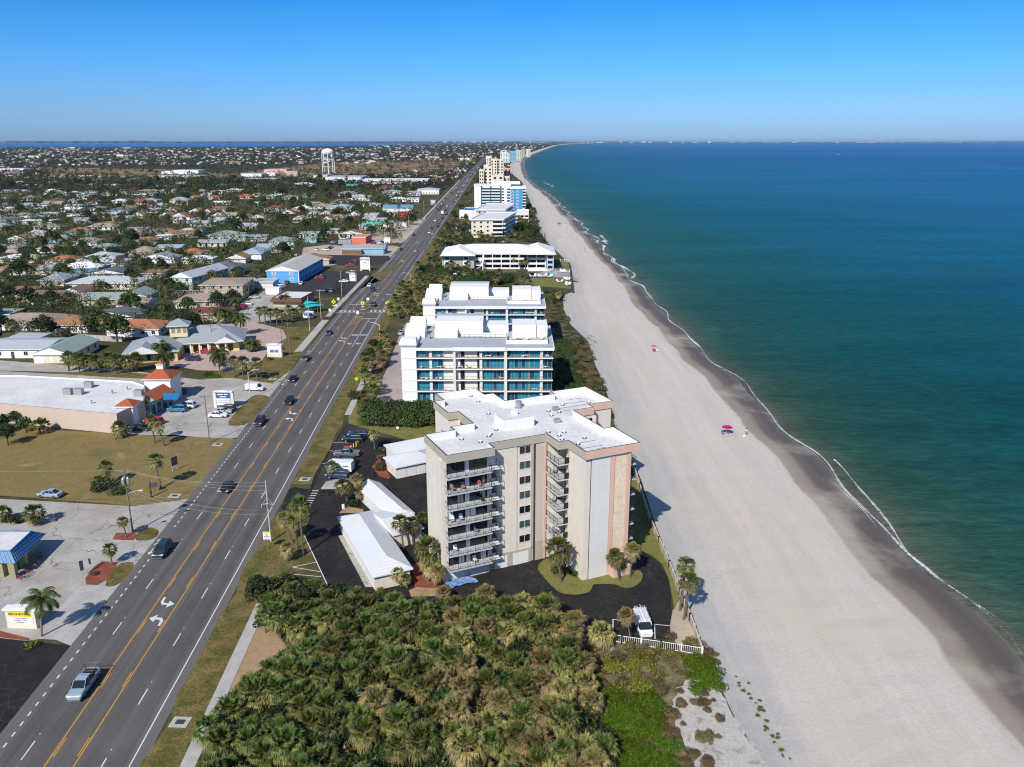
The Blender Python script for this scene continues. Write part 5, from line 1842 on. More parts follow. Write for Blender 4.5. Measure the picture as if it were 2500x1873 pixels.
# houses whose place can be read off the photo
TONE = {'grey': 'grey metal roofed', 'lgrey': 'light grey roofed', 'bgrey': 'blue grey roofed', 'dgrey': 'dark slate roofed', 'white': 'white roofed', 'tan': 'tan roofed', 'brown': 'brown roofed', 'rust': 'rust brown roofed', 'orange': 'orange tiled',
  'maroon': 'red brown roofed', 'red': 'coral red roofed', 'green': 'grey green roofed', 'blue': 'turquoise roofed', 'teal': 'mint green roofed'}
SHP = {'hip': 'hip roofed', 'gable': 'gabled', 'gable_y': 'gable fronted', 'flat': 'flat roofed'}
HS = [
 (cL, 400, 690, 592, 15, 3, 2.4, 'hip', 'grey', 'cream', 2, 1), (cL, 305, 610, 480, 14, 3, 2.4, 'hip', 'grey', 'cream', 1, 1), (cL, 705, 1490, 628, 15, 3, 2.2, 'hip', 'lgrey', 'cream', 2, 1), (cL, 590, 1062, 462, 15, 3.3, 2.2, 'hip', 'white', 'lblue', 2, 1),
 (cL, 885, 1230, 345, 14, 4.5, 2.2, 'hip', 'lgrey', 'cream', 2, 1), (cL, 760, 1340, 392, 10, 3, 1.6, 'hip', 'lgrey', 'white', 1, 1), (cL, 1370, 1660, 288, 14, 3, 2.6, 'hip', 'tan', 'tan', 2, 1), (cL, 170, 640, 785, 13, 3, 2.2, 'gable', 'brown', 'cream', 2, 1),
 (cL, 600, 912, 740, 12, 3, 2.4, 'gable_y', 'brown', 'cream', 1, 1), (cL, 870, 1300, 800, 12, 3, 2.0, 'gable', 'green', 'yellow', 2, 1), (cL, 1280, 1580, 770, 13, 3, 2.4, 'gable_y', 'green', 'white', 1, 1), (cL, -120, 600, 1050, 14, 3, 2.2, 'hip', 'tan', 'white', 2, 1),
 (cL, 520, 940, 1078, 13, 3, 2.4, 'hip', 'rust', 'white', 2, 1), (cL, 1130, 1720, 1118, 13, 3, 2.2, 'hip', 'orange', 'white', 2, 1), (cL, -250, 500, 1335, 15, 3.1, 1.2, 'gable', 'lgrey', 'white', 2, 1), (cL, 330, 760, 1392, 19, 3, 2.0, 'gable_y', 'green', 'cream', 2, 1),
 (cL, 60, 420, 1232, 8, 3, .5, 'flat', 'lgrey', 'white', 1, 1), (cL, -100, 330, 478, 15, 3, 2.3, 'hip', 'orange', 'white', 2, 1), (cL, 470, 780, 378, 14, 3, 2.2, 'hip', 'orange', 'cream', 1, 1), (cL, 75, 280, 150, 12, 3, 2.4, 'gable_y', 'rust', 'white', 1, 1),
 (cL, 40, 190, 245, 12, 3, 2, 'hip', 'tan', 'tan', 1, 1), (cL, 770, 1050, 172, 12, 3, 2, 'hip', 'tan', 'white', 1, 1), (cL, 680, 985, 72, 14, 3, 2.6, 'hip', 'rust', 'teal', 2, 1), (cL, 480, 740, 150, 13, 3, 2.2, 'hip', 'grey', 'lblue', 1, 1), (cL, 385, 600, 250, 12, 3, 2, 'hip', 'tan', 'white', 1, 1),
 (cL, 1320, 1570, 95, 12, 3, 2, 'hip', 'rust', 'white', 1, 1), (cL, 1790, 2100, 90, 14, 3, 2.0, 'gable', 'rust', 'white', 2, 1), (cL, 1670, 1860, 118, 9, 3, .5, 'flat', 'white', 'white', 1, 1), (cL, 960, 1250, 238, 12, 3, 1.8, 'hip', 'green', 'white', 1, 1), (cL, 270, 480, 80, 11, 3, .5, 'flat', 'white', 'white', 1, 1),
 (cL, 1460, 1690, 160, 10, 3, 1.8, 'hip', 'rust', 'tan', 1, 1),
 (cM, 390, 900, 690, 20, 5.6, 1.2, 'hip', 'tan', 'tan', 2, 2), (cM, 460, 840, 492, 15, 4.6, 2.4, 'hip', 'dgrey', 'white', 1, 1), (cM, 715, 945, 385, 12, 3, 2.4, 'gable_y', 'rust', 'cream', 1, 1), (cM, 855, 1130, 330, 22, 3.4, 2.6, 'hip', 'bgrey', 'white', 1, 1), (cM, 490, 885, 118, 16, 3, 2.6, 'hip', 'green', 'white', 1, 1),
 (cM, 840, 1190, 138, 12, 3, 1.2, 'gable', 'bgrey', 'white', 1, 1), (cM, 1200, 1510, 182, 13, 3, 2.2, 'hip', 'green', 'white', 1, 1), (cM, 100, 660, 880, 17, 3, 2.0, 'hip', 'tan', 'tan', 2, 1), (cM, 1605, 1770, 150, 9, 3.2, .8, 'gable', 'green', 'teal', 1, 1), (cM, 180, 430, 320, 10, 3, 2.4, 'hip', 'orange', 'tan', 1, 1),
 (cN, 825, 1005, 478, 7, 3.2, .4, 'flat', 'grey', 'grey', 1, 1), (cN, 865, 1090, 468, 10, 3.6, 1.8, 'gable', 'teal', 'yellow', 1, 1), (cN, 890, 1055, 350, 14, 5.6, .4, 'flat', 'lgrey', 'lilac', 1, 2), (cN, 1100, 1450, 278, 22, 5.4, 2.6, 'gable', 'blue', 'white', 1, 1), (cN, 1130, 1400, 320, 12, 4.0, .4, 'flat', 'white', 'cream', 1, 1),
 (cN, 1275, 1390, 320, 4, 4.6, .4, 'flat', 'maroon', 'red', 1, 1), (cN, 1500, 1760, 62, 26, 6, 2.0, 'hip', 'lgrey', 'white', 2, 2), (cN, 1380, 1545, 90, 20, 4.5, .5, 'flat', 'bgrey', 'lilac', 1, 1), (cN, 670, 960, 150, 24, 4.4, 2.6, 'hip', 'lgrey', 'white', 2, 1), (cN, 480, 750, 262, 20, 4, 2.4, 'hip', 'bgrey', 'white', 1, 1),
 (cN, 240, 560, 288, 14, 4.2, .5, 'flat', 'white', 'pink', 1, 1), (cN, 60, 235, 278, 16, 5, 1.6, 'gable_y', 'white', 'pink', 2, 2), (cN, 160, 440, 232, 15, 3, 2.2, 'hip', 'tan', 'white', 1, 1), (cN, 490, 720, 196, 14, 3, 1.6, 'hip', 'rust', 'white', 1, 1), (cN, 60, 220, 405, 12, 3, 3, 'gable_y', 'tan', 'tan', 1, 1),
 (cN, 230, 380, 345, 12, 3, 3, 'gable_y', 'tan', 'white', 1, 1), (cN, 378, 525, 345, 12, 3, 3, 'gable_y', 'tan', 'brown', 1, 1), (cN, 400, 530, 405, 12, 3, 2.6, 'gable_y', 'rust', 'tan', 1, 1), (cN, 515, 690, 385, 12, 3, 2.2, 'gable', 'tan', 'tan', 1, 1), (cN, 710, 840, 358, 12, 3.4, 3.2, 'gable_y', 'tan', 'brown', 1, 1),
 (cN, 1385, 1530, 165, 10, 4, .4, 'flat', 'white', 'white', 1, 1), (cN, 1660, 1720, 190, 8, 4, 1, 'flat', 'blue', 'white', 1, 1),
 (cJ, -20, 70, 965, 13, 3, 3, 'gable_y', 'rust', 'tan', 1, 1), (cJ, 70, 220, 1005, 13, 3, 3, 'gable_y', 'rust', 'tan', 1, 1), (cJ, 200, 340, 1000, 11, 3, 2.4, 'gable', 'tan', 'white', 1, 1), (cJ, 335, 500, 1025, 13, 3, 3, 'gable_y', 'rust', 'tan', 1, 1), (cJ, 500, 650, 1025, 13, 3, 3, 'gable_y', 'rust', 'tan', 1, 1),
 (cJ, 820, 970, 980, 13, 3, 3.2, 'gable_y', 'rust', 'brown', 1, 1), (cJ, 20, 245, 935, 14, 3, 2.6, 'hip', 'brown', 'cream', 1, 1), (cJ, 30, 160, 800, 13, 3, 2, 'hip', 'red', 'cream', 1, 1), (cJ, 310, 510, 795, 14, 3, 2.4, 'hip', 'red', 'yellow', 1, 1), (cJ, 515, 580, 862, 8, 5.6, .4, 'flat', 'lgrey', 'teal', 1, 2),
 (cJ, 1520, 1650, 680, 16, 4.5, 1.8, 'gable', 'teal', 'teal', 1, 1), (cJ, 1840, 2035, 705, 20, 4.5, 3, 'hip', 'maroon', 'tan', 1, 1), (cJ, 1915, 2115, 745, 18, 4.5, 2, 'hip', 'bgrey', 'white', 1, 1), (cJ, 630, 880, 925, 14, 3, 2.4, 'hip', 'maroon', 'white', 1, 1), (cJ, 1440, 1640, 760, 16, 3.4, 2.2, 'hip', 'grey', 'white', 1, 1),
 (cJ, 960, 1190, 785, 16, 3, 1.8, 'hip', 'dgrey', 'lgreen', 1, 1), (cJ, 720, 860, 755, 13, 3, 1.4, 'gable', 'dgrey', 'white', 1, 1), (cJ, 930, 1180, 668, 18, 4, 2.6, 'hip', 'white', 'white', 1, 1), (cJ, 910, 1010, 825, 12, 3, 1.8, 'gable', 'lgrey', 'lgreen', 1, 1), (cJ, 520, 640, 680, 14, 3, 1.8, 'hip', 'tan', 'white', 1, 1),
 (cJ, 690, 780, 690, 13, 3, 1.8, 'hip', 'maroon', 'white', 1, 1), (cJ, 110, 210, 670, 13, 3, 1.8, 'hip', 'blue', 'white', 1, 1), (cJ, 60, 190, 740, 13, 3, 1.6, 'hip', 'white', 'white', 1, 1), (cJ, 490, 640, 775, 13, 3, 1.6, 'hip', 'grey', 'white', 1, 1),
 (cI, 1400, 1600, 850, 14, 4.6, 2.2, 'hip', 'red', 'white', 2, 1), (cI, 1820, 2025, 835, 14, 5, 3, 'hip', 'grey', 'cream', 2, 2), (cI, 1480, 1690, 838, 16, 4.5, 1.8, 'hip', 'grey', 'white', 1, 1), (cI, 1200, 1400, 840, 13, 5, 2.2, 'gable_y', 'dgrey', 'white', 1, 1), (cI, 1480, 1640, 920, 12, 3.6, 1.8, 'hip', 'maroon', 'grey', 1, 1),
 (cI, 1620, 1820, 890, 14, 3.6, 2, 'hip', 'lgrey', 'white', 1, 1), (cI, 1780, 1910, 945, 13, 3, 3, 'gable_y', 'rust', 'tan', 1, 1), (cI, 1710, 1860, 1005, 13, 3, 3, 'gable_y', 'rust', 'tan', 1, 1), (cI, 1860, 2005, 1010, 13, 3, 3, 'gable_y', 'rust', 'tan', 1, 1), (cI, 2030, 2190, 960, 13, 3, 3, 'gable_y', 'rust', 'tan', 1, 1),
 (cI, 1425, 1545, 1000, 12, 3, 3, 'gable_y', 'rust', 'tan', 1, 1), (cI, 640, 860, 758, 14, 3, 2, 'hip', 'lgrey', 'white', 1, 1), (cI, 820, 935, 800, 13, 3, 1.6, 'hip', 'bgrey', 'white', 1, 1), (cI, 150, 390, 890, 14, 3, 2, 'hip', 'bgrey', 'lblue', 1, 1), (cI, -20, 130, 880, 14, 3, 1.6, 'hip', 'bgrey', 'white', 1, 1),
 (cI, -40, 330, 735, 16, 3, 1.2, 'gable', 'bgrey', 'white', 1, 1), (cI, 460, 625, 752, 14, 3, 2.4, 'gable_y', 'tan', 'white', 1, 1), (cI, 210, 370, 810, 14, 3, 2.4, 'hip', 'tan', 'white', 1, 1), (cI, 440, 660, 872, 14, 3, 2.4, 'gable', 'tan', 'tan', 1, 1), (cI, 395, 625, 985, 12, 3, 1.4, 'gable', 'lgrey', 'white', 1, 1),
 (cI, 715, 910, 1008, 12, 3, 1.0, 'gable', 'white', 'lblue', 1, 1), (cI, 205, 560, 1060, 13, 3, .5, 'flat', 'white', 'cream', 1, 1), (cI, 690, 870, 900, 12, 3, 1.6, 'gable', 'lgrey', 'white', 1, 1), (cI, 960, 1110, 920, 12, 3, 1.6, 'hip', 'grey', 'white', 1, 1), (cI, 1150, 1420, 945, 13, 3, 2, 'hip', 'dgrey', 'white', 1, 1),
 (cI, 720, 1000, 985, 11, 3, .4, 'flat', 'maroon', 'white', 1, 1), (cI, 980, 1260, 985, 11, 3, 1.2, 'gable', 'lgrey', 'yellow', 1, 1), (cI, 770, 1010, 665, 13, 3.4, .5, 'flat', 'white', 'white', 1, 1), (cI, 1080, 1310, 675, 14, 3, 1.8, 'hip', 'bgrey', 'white', 1, 1), (cI, 1470, 1700, 735, 13, 3, 1.8, 'hip', 'tan', 'tan', 1, 1),
 (cI, 1610, 1850, 690, 13, 3, 1.6, 'hip', 'lgrey', 'white', 1, 1), (cI, 2040, 2150, 800, 13, 3, 2, 'hip', 'orange', 'cream', 1, 1), (cI, 2090, 2212, 735, 13, 3, 2, 'hip', 'green', 'cream', 1, 1), (cI, 1040, 1190, 845, 12, 3, 1.8, 'hip', 'bgrey', 'white', 1, 1), (cI, -10, 130, 960, 12, 3, 2, 'hip', 'tan', 'white', 1, 1),
 (cI, 700, 830, 840, 12, 3, 1.8, 'hip', 'bgrey', 'tan', 1, 1), (cI, 620, 870, 930, 12, 3, 1.6, 'hip', 'white', 'white', 1, 1), (cI, 540, 650, 835, 12, 3, 1.8, 'hip', 'tan', 'white', 1, 1), (cI, 400, 520, 690, 12, 3, 1.6, 'hip', 'tan', 'white', 1, 1), (cI, 0, 100, 790, 12, 3, 1.6, 'hip', 'brown', 'white', 1, 1),
]
for (cr, u1, u2, v, D, h, rh, st, ro, wa, de, sto) in HS:
 x, yv, W = front(cr, u1, u2, v, D, h)
 W = min(W, 34)
 dd = de if yv < 430 else (1 if yv < 700 else 0)
 house('house', '', 'house' if h < 5 else 'building', x, yv, ROAD_RZ + rnd.uniform(-.03, .03), W - 1.0, D, h, rh, st, ro, wa, .55, dd, 'houses of the town', '%s %s%s house with %s walls' % (TONE[ro], ('two storey ' if h > 4.9 else ''), ('gabled' if 'gable' in st else 'flat topped' if st == 'flat' else 'hipped'), wa.replace('lblue', 'light blue').replace('lgreen', 'pale green')), sto, gd=(de > 1))
a, b = G(cM(165, 745)), G(cM(440, 742))
house('apartment_house', 'pale green two storey gable fronted house with a long grey roof', 'apartment house', (a[0] + b[0]) / 2, a[1] + 16, RAD(-12), b[0] - a[0] - .3, 32, 5.7, 2.3, 'gable_y', 'lgrey', 'lgreen', .4, 2, None, None, 2)
a, b = G(cM(1300, 950)), G(cM(1640, 950))
T = house('restaurant', 'white flat roofed restaurant wrapped in a brown shingle mansard beside turquoise sails', 'restaurant', (a[0] + b[0]) / 2 - 1, a[1] + 9, RAD(-6), b[0] - a[0], 16, 3.2, 0, 'flat', mGROOF, 'tan', .1, 1)
m = MB()
W, D = (b[0] - a[0]) / 2, 8
for q in (((-W, -D), (W, -D), 0, -1), ((W, -D), (W, D), 1, 0), ((-W, D), (-W, -D), -1, 0)):
 (x0, y0), (x1, y1), nx, ny = q
 ex, ey = (1.6, 1.6)
 m.poly([(x0 * 1.14 if nx or 1 else x0, y0 * 1.2, 2.3), (x1 * 1.14, y1 * 1.2, 2.3), (x1, y1, 3.9), (x0, y0, 3.9)])
part('mansard', m, mat('brown mansard shingle', (.13, .06, .035), .9, .2, .8, fine=.2, fscale=5), T)
for k, (u, v) in enumerate(((1690, 900), (1700, 940), (1760, 930))):
 x, yv = G(cM(u, v), 2.4)
 s = MB()
 s.poly([(-2.6, -1.8, 2.2), (2.4, -2.1, 2.9), (2.8, 1.9, 2.3), (-2.2, 2.2, 3.0)])
 o = thing('shade_sail', ['turquoise shade sail nearest the mansard restaurant', 'turquoise shade sail in front of its twins', 'turquoise shade sail nearest the highway'][k], 'shade sail', (x, yv, 0), .3 * k)
 part('sail', s, mat('turquoise cloth', (.02, .42, .4), .8, .08, .6), o)
 s = MB()
 for px_, py_, pz_ in ((-2.6, -1.8, 2.2), (2.4, -2.1, 2.9), (2.8, 1.9, 2.3), (-2.2, 2.2, 3.0)):
  s.tube([(px_, py_, 0), (px_, py_, pz_)], .05, 5)
 part('post', s, mGALV, o)
a, b = G(cN(760, 690)), G(cN(925, 690))
T = house('coral_shop', 'coral orange flat roofed shop crowded by parked cars', 'shop', (a[0] + b[0]) / 2, a[1] + 9, RAD(-3), b[0] - a[0], 18, 4.3, 0, 'flat', mat('coral roof', (.55, .22, .16), .9, .1, .4), 'coral', .1, 1)
landmark('the coral shop', T.location.x, T.location.y)
m = MB()
m.box(-14, -5, -9.5, -4, 0, 2.6)
part('lean_to', m, mGALV, T)
a, b = G(cN(720, 815)), G(cN(890, 810))
T = house('roadside_shop', 'low blue shop with a grey roof and timber front porch', 'shop', (a[0] + b[0]) / 2 + 4, a[1] + 9, RAD(-3), 26, 11, 3.3, 1.9, 'gable', 'grey', 'lblue', .5, 1)
landmark('the low blue shop', T.location.x, T.location.y)
m = MB()
m.M = Tm(-6, -8.5)
m.box(-6, 6, -2, 2, 2.75, 2.95, 1)
m.box(-6, 6, -1.4, 1.9, 0, 2.7, 0)
part('porch', m, [mat('timber porch', (.2, .11, .06), .9, .2, 1), RM['lgrey']], T)
p = G(cM(1258, 803))
house('shed', 'white double door shed beside the white van', 'shed', p[0], p[1] + 2, RAD(-4), 6.2, 3.6, 2.7, .5, 'flat', 'white', 'white', .08, 1)
for (cr, u0, u1, v, lab) in ((cM, 60, 420, 810, 'screened pool cage of dark bars on the tan roofed house'), (cM, 430, 560, 325, 'screened pool cage beside the orange gable')):
 a, b = G(cr(u0, v), 2.4), G(cr(u1, v), 2.4)
 o = thing('pool_cage', lab, 'pool cage', ((a[0] + b[0]) / 2, a[1] + 3, 0), ROAD_RZ)
 W = (b[0] - a[0]) / 2
 m = MB()
 n = 8
 for i in range(n + 1):
  x = -W + 2 * W * i / n
  m.tube([(x, -3, 0), (x, -3, 2.4), (x * .7, 0, 3.9), (x, 3, 2.4), (x, 3, 0)], .07, 4)
 for y, z, k in ((-3, 2.4, 1), (0, 3.9, .7), (3, 2.4, 1), (-3, .1, 1)):
  m.tube([(-W * k, y, z), (W * k, y, z)], .07, 4)
 part('frame', m, mALU, o)
def store(label, cr, u0, u1, v, D, h, wall, roof, name='store'):
 x0, _ = G(cr(u0, v))
 x1, yv = G(cr(u1, v))
 house(name, label, 'store', (x0 + x1) / 2, yv + D / 2, ROAD_RZ, x1 - x0, D, h, 0, 'flat', roof, wall, .2, 1)
store('large white supermarket with a long blank front below the water tower', cJ, 1300, 1680, 650, 70, 9, 'white', 'lgrey')
store('long low white shop wing stretching from the supermarket to the highway', cJ, 1680, 2400, 660, 55, 6, 'white', 'white')
store('tan flat shop in front of the white shop wing', cJ, 1800, 2130, 690, 24, 5.5, 'cream', 'tan')
store('grey store wing on the far side of the supermarket', cJ, 1170, 1320, 615, 50, 7, 'grey', 'lgrey')
store('dark fronted flat store beyond the palm car park', cJ, 430, 770, 640, 40, 5, 'brown', 'lgrey')
store('white flat store beside the dark fronted one', cJ, 390, 610, 585, 40, 6, 'white', 'lgrey')
store('salmon brick store with a square tower', cJ, 640, 880, 545, 50, 8, 'pink', 'tan')
store('white store with awnings at the salmon store', cJ, 620, 760, 575, 20, 6, 'white', 'white')
store('tan gabled entrance hall of the shopping centre', cJ, 880, 1000, 575, 20, 9, 'tan', 'tan')
store('long white school block at the field edge', cI, 1870, 2140, 555, 40, 8, 'white', 'lgrey')
store('low grey school wing in front of the white block', cI, 1620, 2200, 605, 30, 5, 'grey', 'lgrey')
store('small white hall between the school blocks', cI, 1740, 1860, 550, 20, 5, 'white', 'lgrey')
store('low cream club house on the dry field', cI, 760, 990, 595, 12, 4, 'cream', 'lgrey')
store('small yellow store hut on the ball field', cI, 275, 345, 575, 8, 4, 'yellow', 'tan')
store('white depot at the far field edge', cI, -20, 260, 530, 40, 7, 'white', 'lgrey')
store('low olive dugout at the ball field', cI, 300, 540, 625, 8, 3.5, 'tan', 'green')
store('long tan barracks roof beyond the field', cK, 610, 760, 385, 40, 6, 'cream', 'white')
store('long white barracks roof with a red edge beyond the field', cK, 960, 1110, 405, 50, 7, 'white', 'maroon')
landmark('the supermarket', *G(cJ(1700, 640)))
def water_tower():
 x, yv = G(cJ(1340, 548))
 T = thing('water_tower', 'white water tower with a round tank on slender legs above the rooftops', 'water tower', (x, yv, 0))
 landmark('the water tower', x, yv)
 FOOT.append((x, yv, 16, 16))
 t = MB()
 t.smooth = True
 t.lathe([(.6, 37.4), (5, 37.6), (9.5, 38.6), (11.8, 40.6), (12.5, 43), (12.3, 45.5), (11, 47.8), (8.5, 49.6), (5, 50.8), (.8, 51.4)], 28)
 part('tank', t, mWPAINT, T)
 for k in range(8):
  a = k * math.pi / 4 + .2
  l = MB()
  l.tube([(12.9 * math.cos(a), 12.9 * math.sin(a), 0), (11.9 * math.cos(a), 11.9 * math.sin(a), 42.5)], .75, 8)
  part('leg', l, mWPAINT, T)
 l = MB()
 l.tube([(0, 0, 0), (0, 0, 38)], 1.4, 10)
 part('riser', l, mWPAINT, T)
 b = MB()
 for z in (14, 28):
  r = 12.6 - z * .02
  b.tube([(r * math.cos(k * math.pi / 4 + .2), r * math.sin(k * math.pi / 4 + .2), z) for k in range(9)], .22, 4)
 part('brace', b, mWPAINT, T)
 e = MB()
 for s in (-1, 1):
  e.lathe([(2.2, 0), (2.0, .06), (.1, .07)], 14)
 mk = MB()
 mk.M = Matrix.Translation((0, -12.15, 42.8)) @ Matrix.Rotation(RAD(90), 4, 'X')
 mk.lathe([(2.4, 0), (2.4, .2), (.1, .21)], 16)
 part('emblem', mk, mat('faded blue emblem', (.33, .42, .55), .7, .1, 1), T)
water_tower()
# plants: one of each kind, then copies
def to_px(x, y, z=0.0):
 d = y * CP + (CAMH - z) * SP
 w = (CAMH - z) * CP - y * SP
 return (CX + F * x / d, CY + F * w / d)
def jit(c, k, r):
 f = 1 + r.uniform(-k, k)
 g = r.uniform(-k, k) * .4
 return (max(.004, c[0] * f * (1 + g)), max(.004, c[1] * f), max(.003, c[2] * f * (1 - g)))
GREEN, OLIVE, TAN, DEAD = (.047, .088, .015), (.098, .12, .025), (.3, .235, .105), (.34, .265, .175)
def lerp(a, b, t):
 return tuple(x + (y - x) * t for x, y in zip(a, b))
def fan_crown(seed, nf=40, size=1.0, mood='green', low=-55):
 r = random.Random(seed)
 mb = MB()
 for i in range(nf):
  t = (i + .5) / nf
  el = RAD(80 - (80 - low) * t ** 1.15 + r.uniform(-14, 14))
  az = i * 2.39996 + r.uniform(-.25, .25)
  d = Vector((math.cos(az) * math.cos(el), math.sin(az) * math.cos(el), math.sin(el)))
  s = Vector((-math.sin(az), math.cos(az), 0))
  up = s.cross(d) * -1
  pet = size * (.55 + .55 * math.sin(min(1, t * 1.6) * 1.57)) * r.uniform(.85, 1.1)
  rad = size * r.uniform(.85, 1.1)
  if mood == 'green':
   c = lerp(GREEN, OLIVE, t ** 1.3) if t < .86 else lerp(OLIVE, TAN, .6)
  elif mood == 'olive':
   c = lerp(GREEN, OLIVE, min(1, t * 2)) if t < .5 else lerp(OLIVE, TAN, (t - .5) * 1.5)
  else:
   c = lerp(OLIVE, TAN, min(1, .2 + t * 1.5)) if t < .7 else lerp(TAN, DEAD, r.random())
  c = jit(c, .3, r)
  p0 = Vector((0, 0, 0))
  p1 = d * pet + Vector((0, 0, -.08 * pet))
  mb.tint = jit(lerp(c, TAN, .25), .1, r)
  w = s * .03
  mb.poly([p0 - w, p0 + w, p1 + w, p1 - w])
  nl = 12
  for k in range(nl):
   a = RAD(-82 + 164 * k / (nl - 1) + r.uniform(-4, 4))
   ld = (d * math.cos(a) + s * math.sin(a)).normalized()
   L = rad * (1 - .25 * abs(math.sin(a))) * r.uniform(.85, 1.2)
   m = p1 + ld * L * .55 + up * .03
   droop = (.1 + .5 * t) * L * r.uniform(.5, 1.4)
   tip = p1 + ld * L * (1 - .18 * t) + Vector((0, 0, -droop))
   wv = ld.cross(up).normalized() * (.072 * size)
   mb.tint = jit(c, .16, r)
   mb.poly([p1 - wv * .35, m - wv, m + wv, p1 + wv * .35])
   mb.tint = jit(lerp(c, TAN, .22 + .2 * t), .16, r)
   mb.poly([m - wv, tip - wv * .12, tip + wv * .12, m + wv])
 return mb
def feather_crown(seed, nf=17, L=3.2, mood=(.06, .09, .02)):
 r = random.Random(seed)
 mb = MB()
 for i in range(nf):
  az = i * 2.39996 + r.uniform(-.3, .3)
  el = RAD(68 - 92 * (i + .5) / nf + r.uniform(-8, 8))
  c = jit(lerp(mood, (.2, .17, .06), max(0, (i / nf - .55)) * 1.2), .2, r)
  p = Vector((0, 0, 0))
  h = Vector((math.cos(az), math.sin(az), 0))
  n = 9
  seg = L / n
  e = el
  for k in range(n):
   d = h * math.cos(e) + Vector((0, 0, math.sin(e)))
   q = p + d * seg
   s = Vector((-h.y, h.x, 0))
   mb.tint = jit(lerp(c, TAN, .3), .1, r)
   w = s * .035 * (1 - k / n)
   mb.poly([p - w, p + w, q + w * .8, q - w * .8])
   for sub in (.25, .75):
    b = p + (q - p) * sub
    ll = L * .26 * math.sin(3.1416 * (.12 + .82 * (k + sub) / n)) + .1
    for sg in (-1, 1):
     ld = (s * sg + d * .55 + Vector((0, 0, -.45 + r.uniform(-.2, .1)))).normalized()
     t = b + ld * ll
     ww = d * .1
     mb.tint = jit(c, .2, r)
     mb.poly([b - ww, b + ww, t + ww * .25, t - ww * .25])
   p = q
   e -= RAD(11 + 5 * k / n + r.uniform(-2, 2))
 return mb
def leaf_cloud(mb, r, c, rx, ry, rz, n, size, cols, top=0.0):
 for _ in range(n):
  a = r.uniform(0, 6.2832)
  zz = r.uniform(-.55 if top == 0 else top, 1)
  q = math.sqrt(max(0, 1 - zz * zz))
  k = r.uniform(.72, 1.05) if r.random() < .8 else r.uniform(.35, .8)
  o = Vector((math.cos(a) * q, math.sin(a) * q, zz))
  p = Vector((c[0] + o.x * rx * k, c[1] + o.y * ry * k, c[2] + o.z * rz * k))
  nrm = (o + Vector((r.gauss(0, .55), r.gauss(0, .55), r.gauss(.25, .45)))).normalized()
  t = nrm.cross(Vector((r.gauss(0, 1), r.gauss(0, 1), r.gauss(0, 1)))).normalized()
  b = nrm.cross(t)
  s = size * r.uniform(.6, 1.25)
  mb.tint = jit(r.choice(cols), .28, r)
  mb.poly([p - t * s * .6, p - b * s * .35 + t * s * .05, p + t * s * .65, p + b * s * .4])
BUSHC = {'green': [(.045, .07, .016), (.066, .092, .024), (.092, .112, .03), (.034, .05, .015)], 'grape': [(.04, .075, .02), (.06, .1, .03), (.1, .13, .045), (.03, .05, .015)], 'brown': [(.13, .1, .045), (.2, .14, .075), (.09, .085, .03), (.26, .19, .11), (.06, .06, .02)],
         'bright': [(.075, .13, .008), (.1, .15, .01), (.055, .1, .008)], 'yellow': [(.2, .19, .03), (.13, .14, .025), (.26, .23, .05)], 'dark': [(.028, .046, .016), (.042, .062, .021), (.02, .033, .013)], 'grey': [(.12, .13, .11), (.18, .19, .17), (.08, .1, .07)],
         'dry': [(.15, .115, .05), (.1, .085, .035), (.2, .16, .08), (.08, .075, .03)]}
def bush_mesh(seed, R, H, n, size, kind):
 r = random.Random(seed)
 mb = MB()
 k = 6
 for i in range(k):
  a = i * 2.4
  d = R * .5 * math.sqrt(i / k)
  leaf_cloud(mb, r, (d * math.cos(a) * 1.2, d * math.sin(a) * 1.2, H * r.uniform(.3, .5)), R * r.uniform(.45, .62), R * r.uniform(.45, .62), H * r.uniform(.45, .62), n // k, size, BUSHC[kind], -.35)
 return mb
def tree_meshes(seed, Ht, R, n, size, kind):
 r = random.Random(seed)
 t = MB()
 t.tube([(0, 0, 0), (.1, .05, Ht * .3), (.2, -.1, Ht * .55)], [.28, .2, .13], 7)
 c = MB()
 nb = 9
 for i in range(nb):
  a = i * 2.39996 + r.uniform(-.3, .3)
  d = R * .62 * math.sqrt((i + .3) / nb)
  z = Ht * (.82 - .34 * (i / nb)) * r.uniform(.9, 1.06)
  p = (d * math.cos(a), d * math.sin(a), z)
  t.tube([(.08, .03, Ht * .3), (p[0] * .5, p[1] * .5, z * .7), p], [.13, .08, .03], 5)
  rr = R * r.uniform(.34, .5)
  leaf_cloud(c, r, p, rr, rr, rr * .72, n // nb, size, BUSHC[kind])
 return t, c
def pine_meshes(seed, Ht):
 r = random.Random(seed)
 t, c = MB(), MB()
 t.tube([(0, 0, 0), (0, 0, Ht)], [.22, .04], 6)
 z = Ht * .12
 while z < Ht:
  R = (Ht - z) * .2 + .35
  for k in range(6):
   a = k * 1.047 + z
   for j in range(7):
    d = R * (j + 1) / 7
    leaf_cloud(c, r, (d * math.cos(a), d * math.sin(a), z + .1 - d * .1), .32, .32, .2, 4, .42, BUSHC['dark'])
  z += Ht * .062
 return t, c
PROTO = {}
def proto_palm(key, crown, trunk_r, tm, cat='palm tree', name='sabal_palm'):
 T = thing(name, '', cat, (0, 0, -500))
 t = MB()
 n = 8
 t.tube([(math.sin(i * 1.1) * .02, math.cos(i * 1.7) * .02, i / n) for i in range(n + 1)], [trunk_r * (1.25 if i == 0 else 1.0 if i < n else .9) for i in range(n + 1)], 8)
 part('trunk', t, tm, T)
 part('crown', crown, mFROND, T)
 PROTO[key] = T
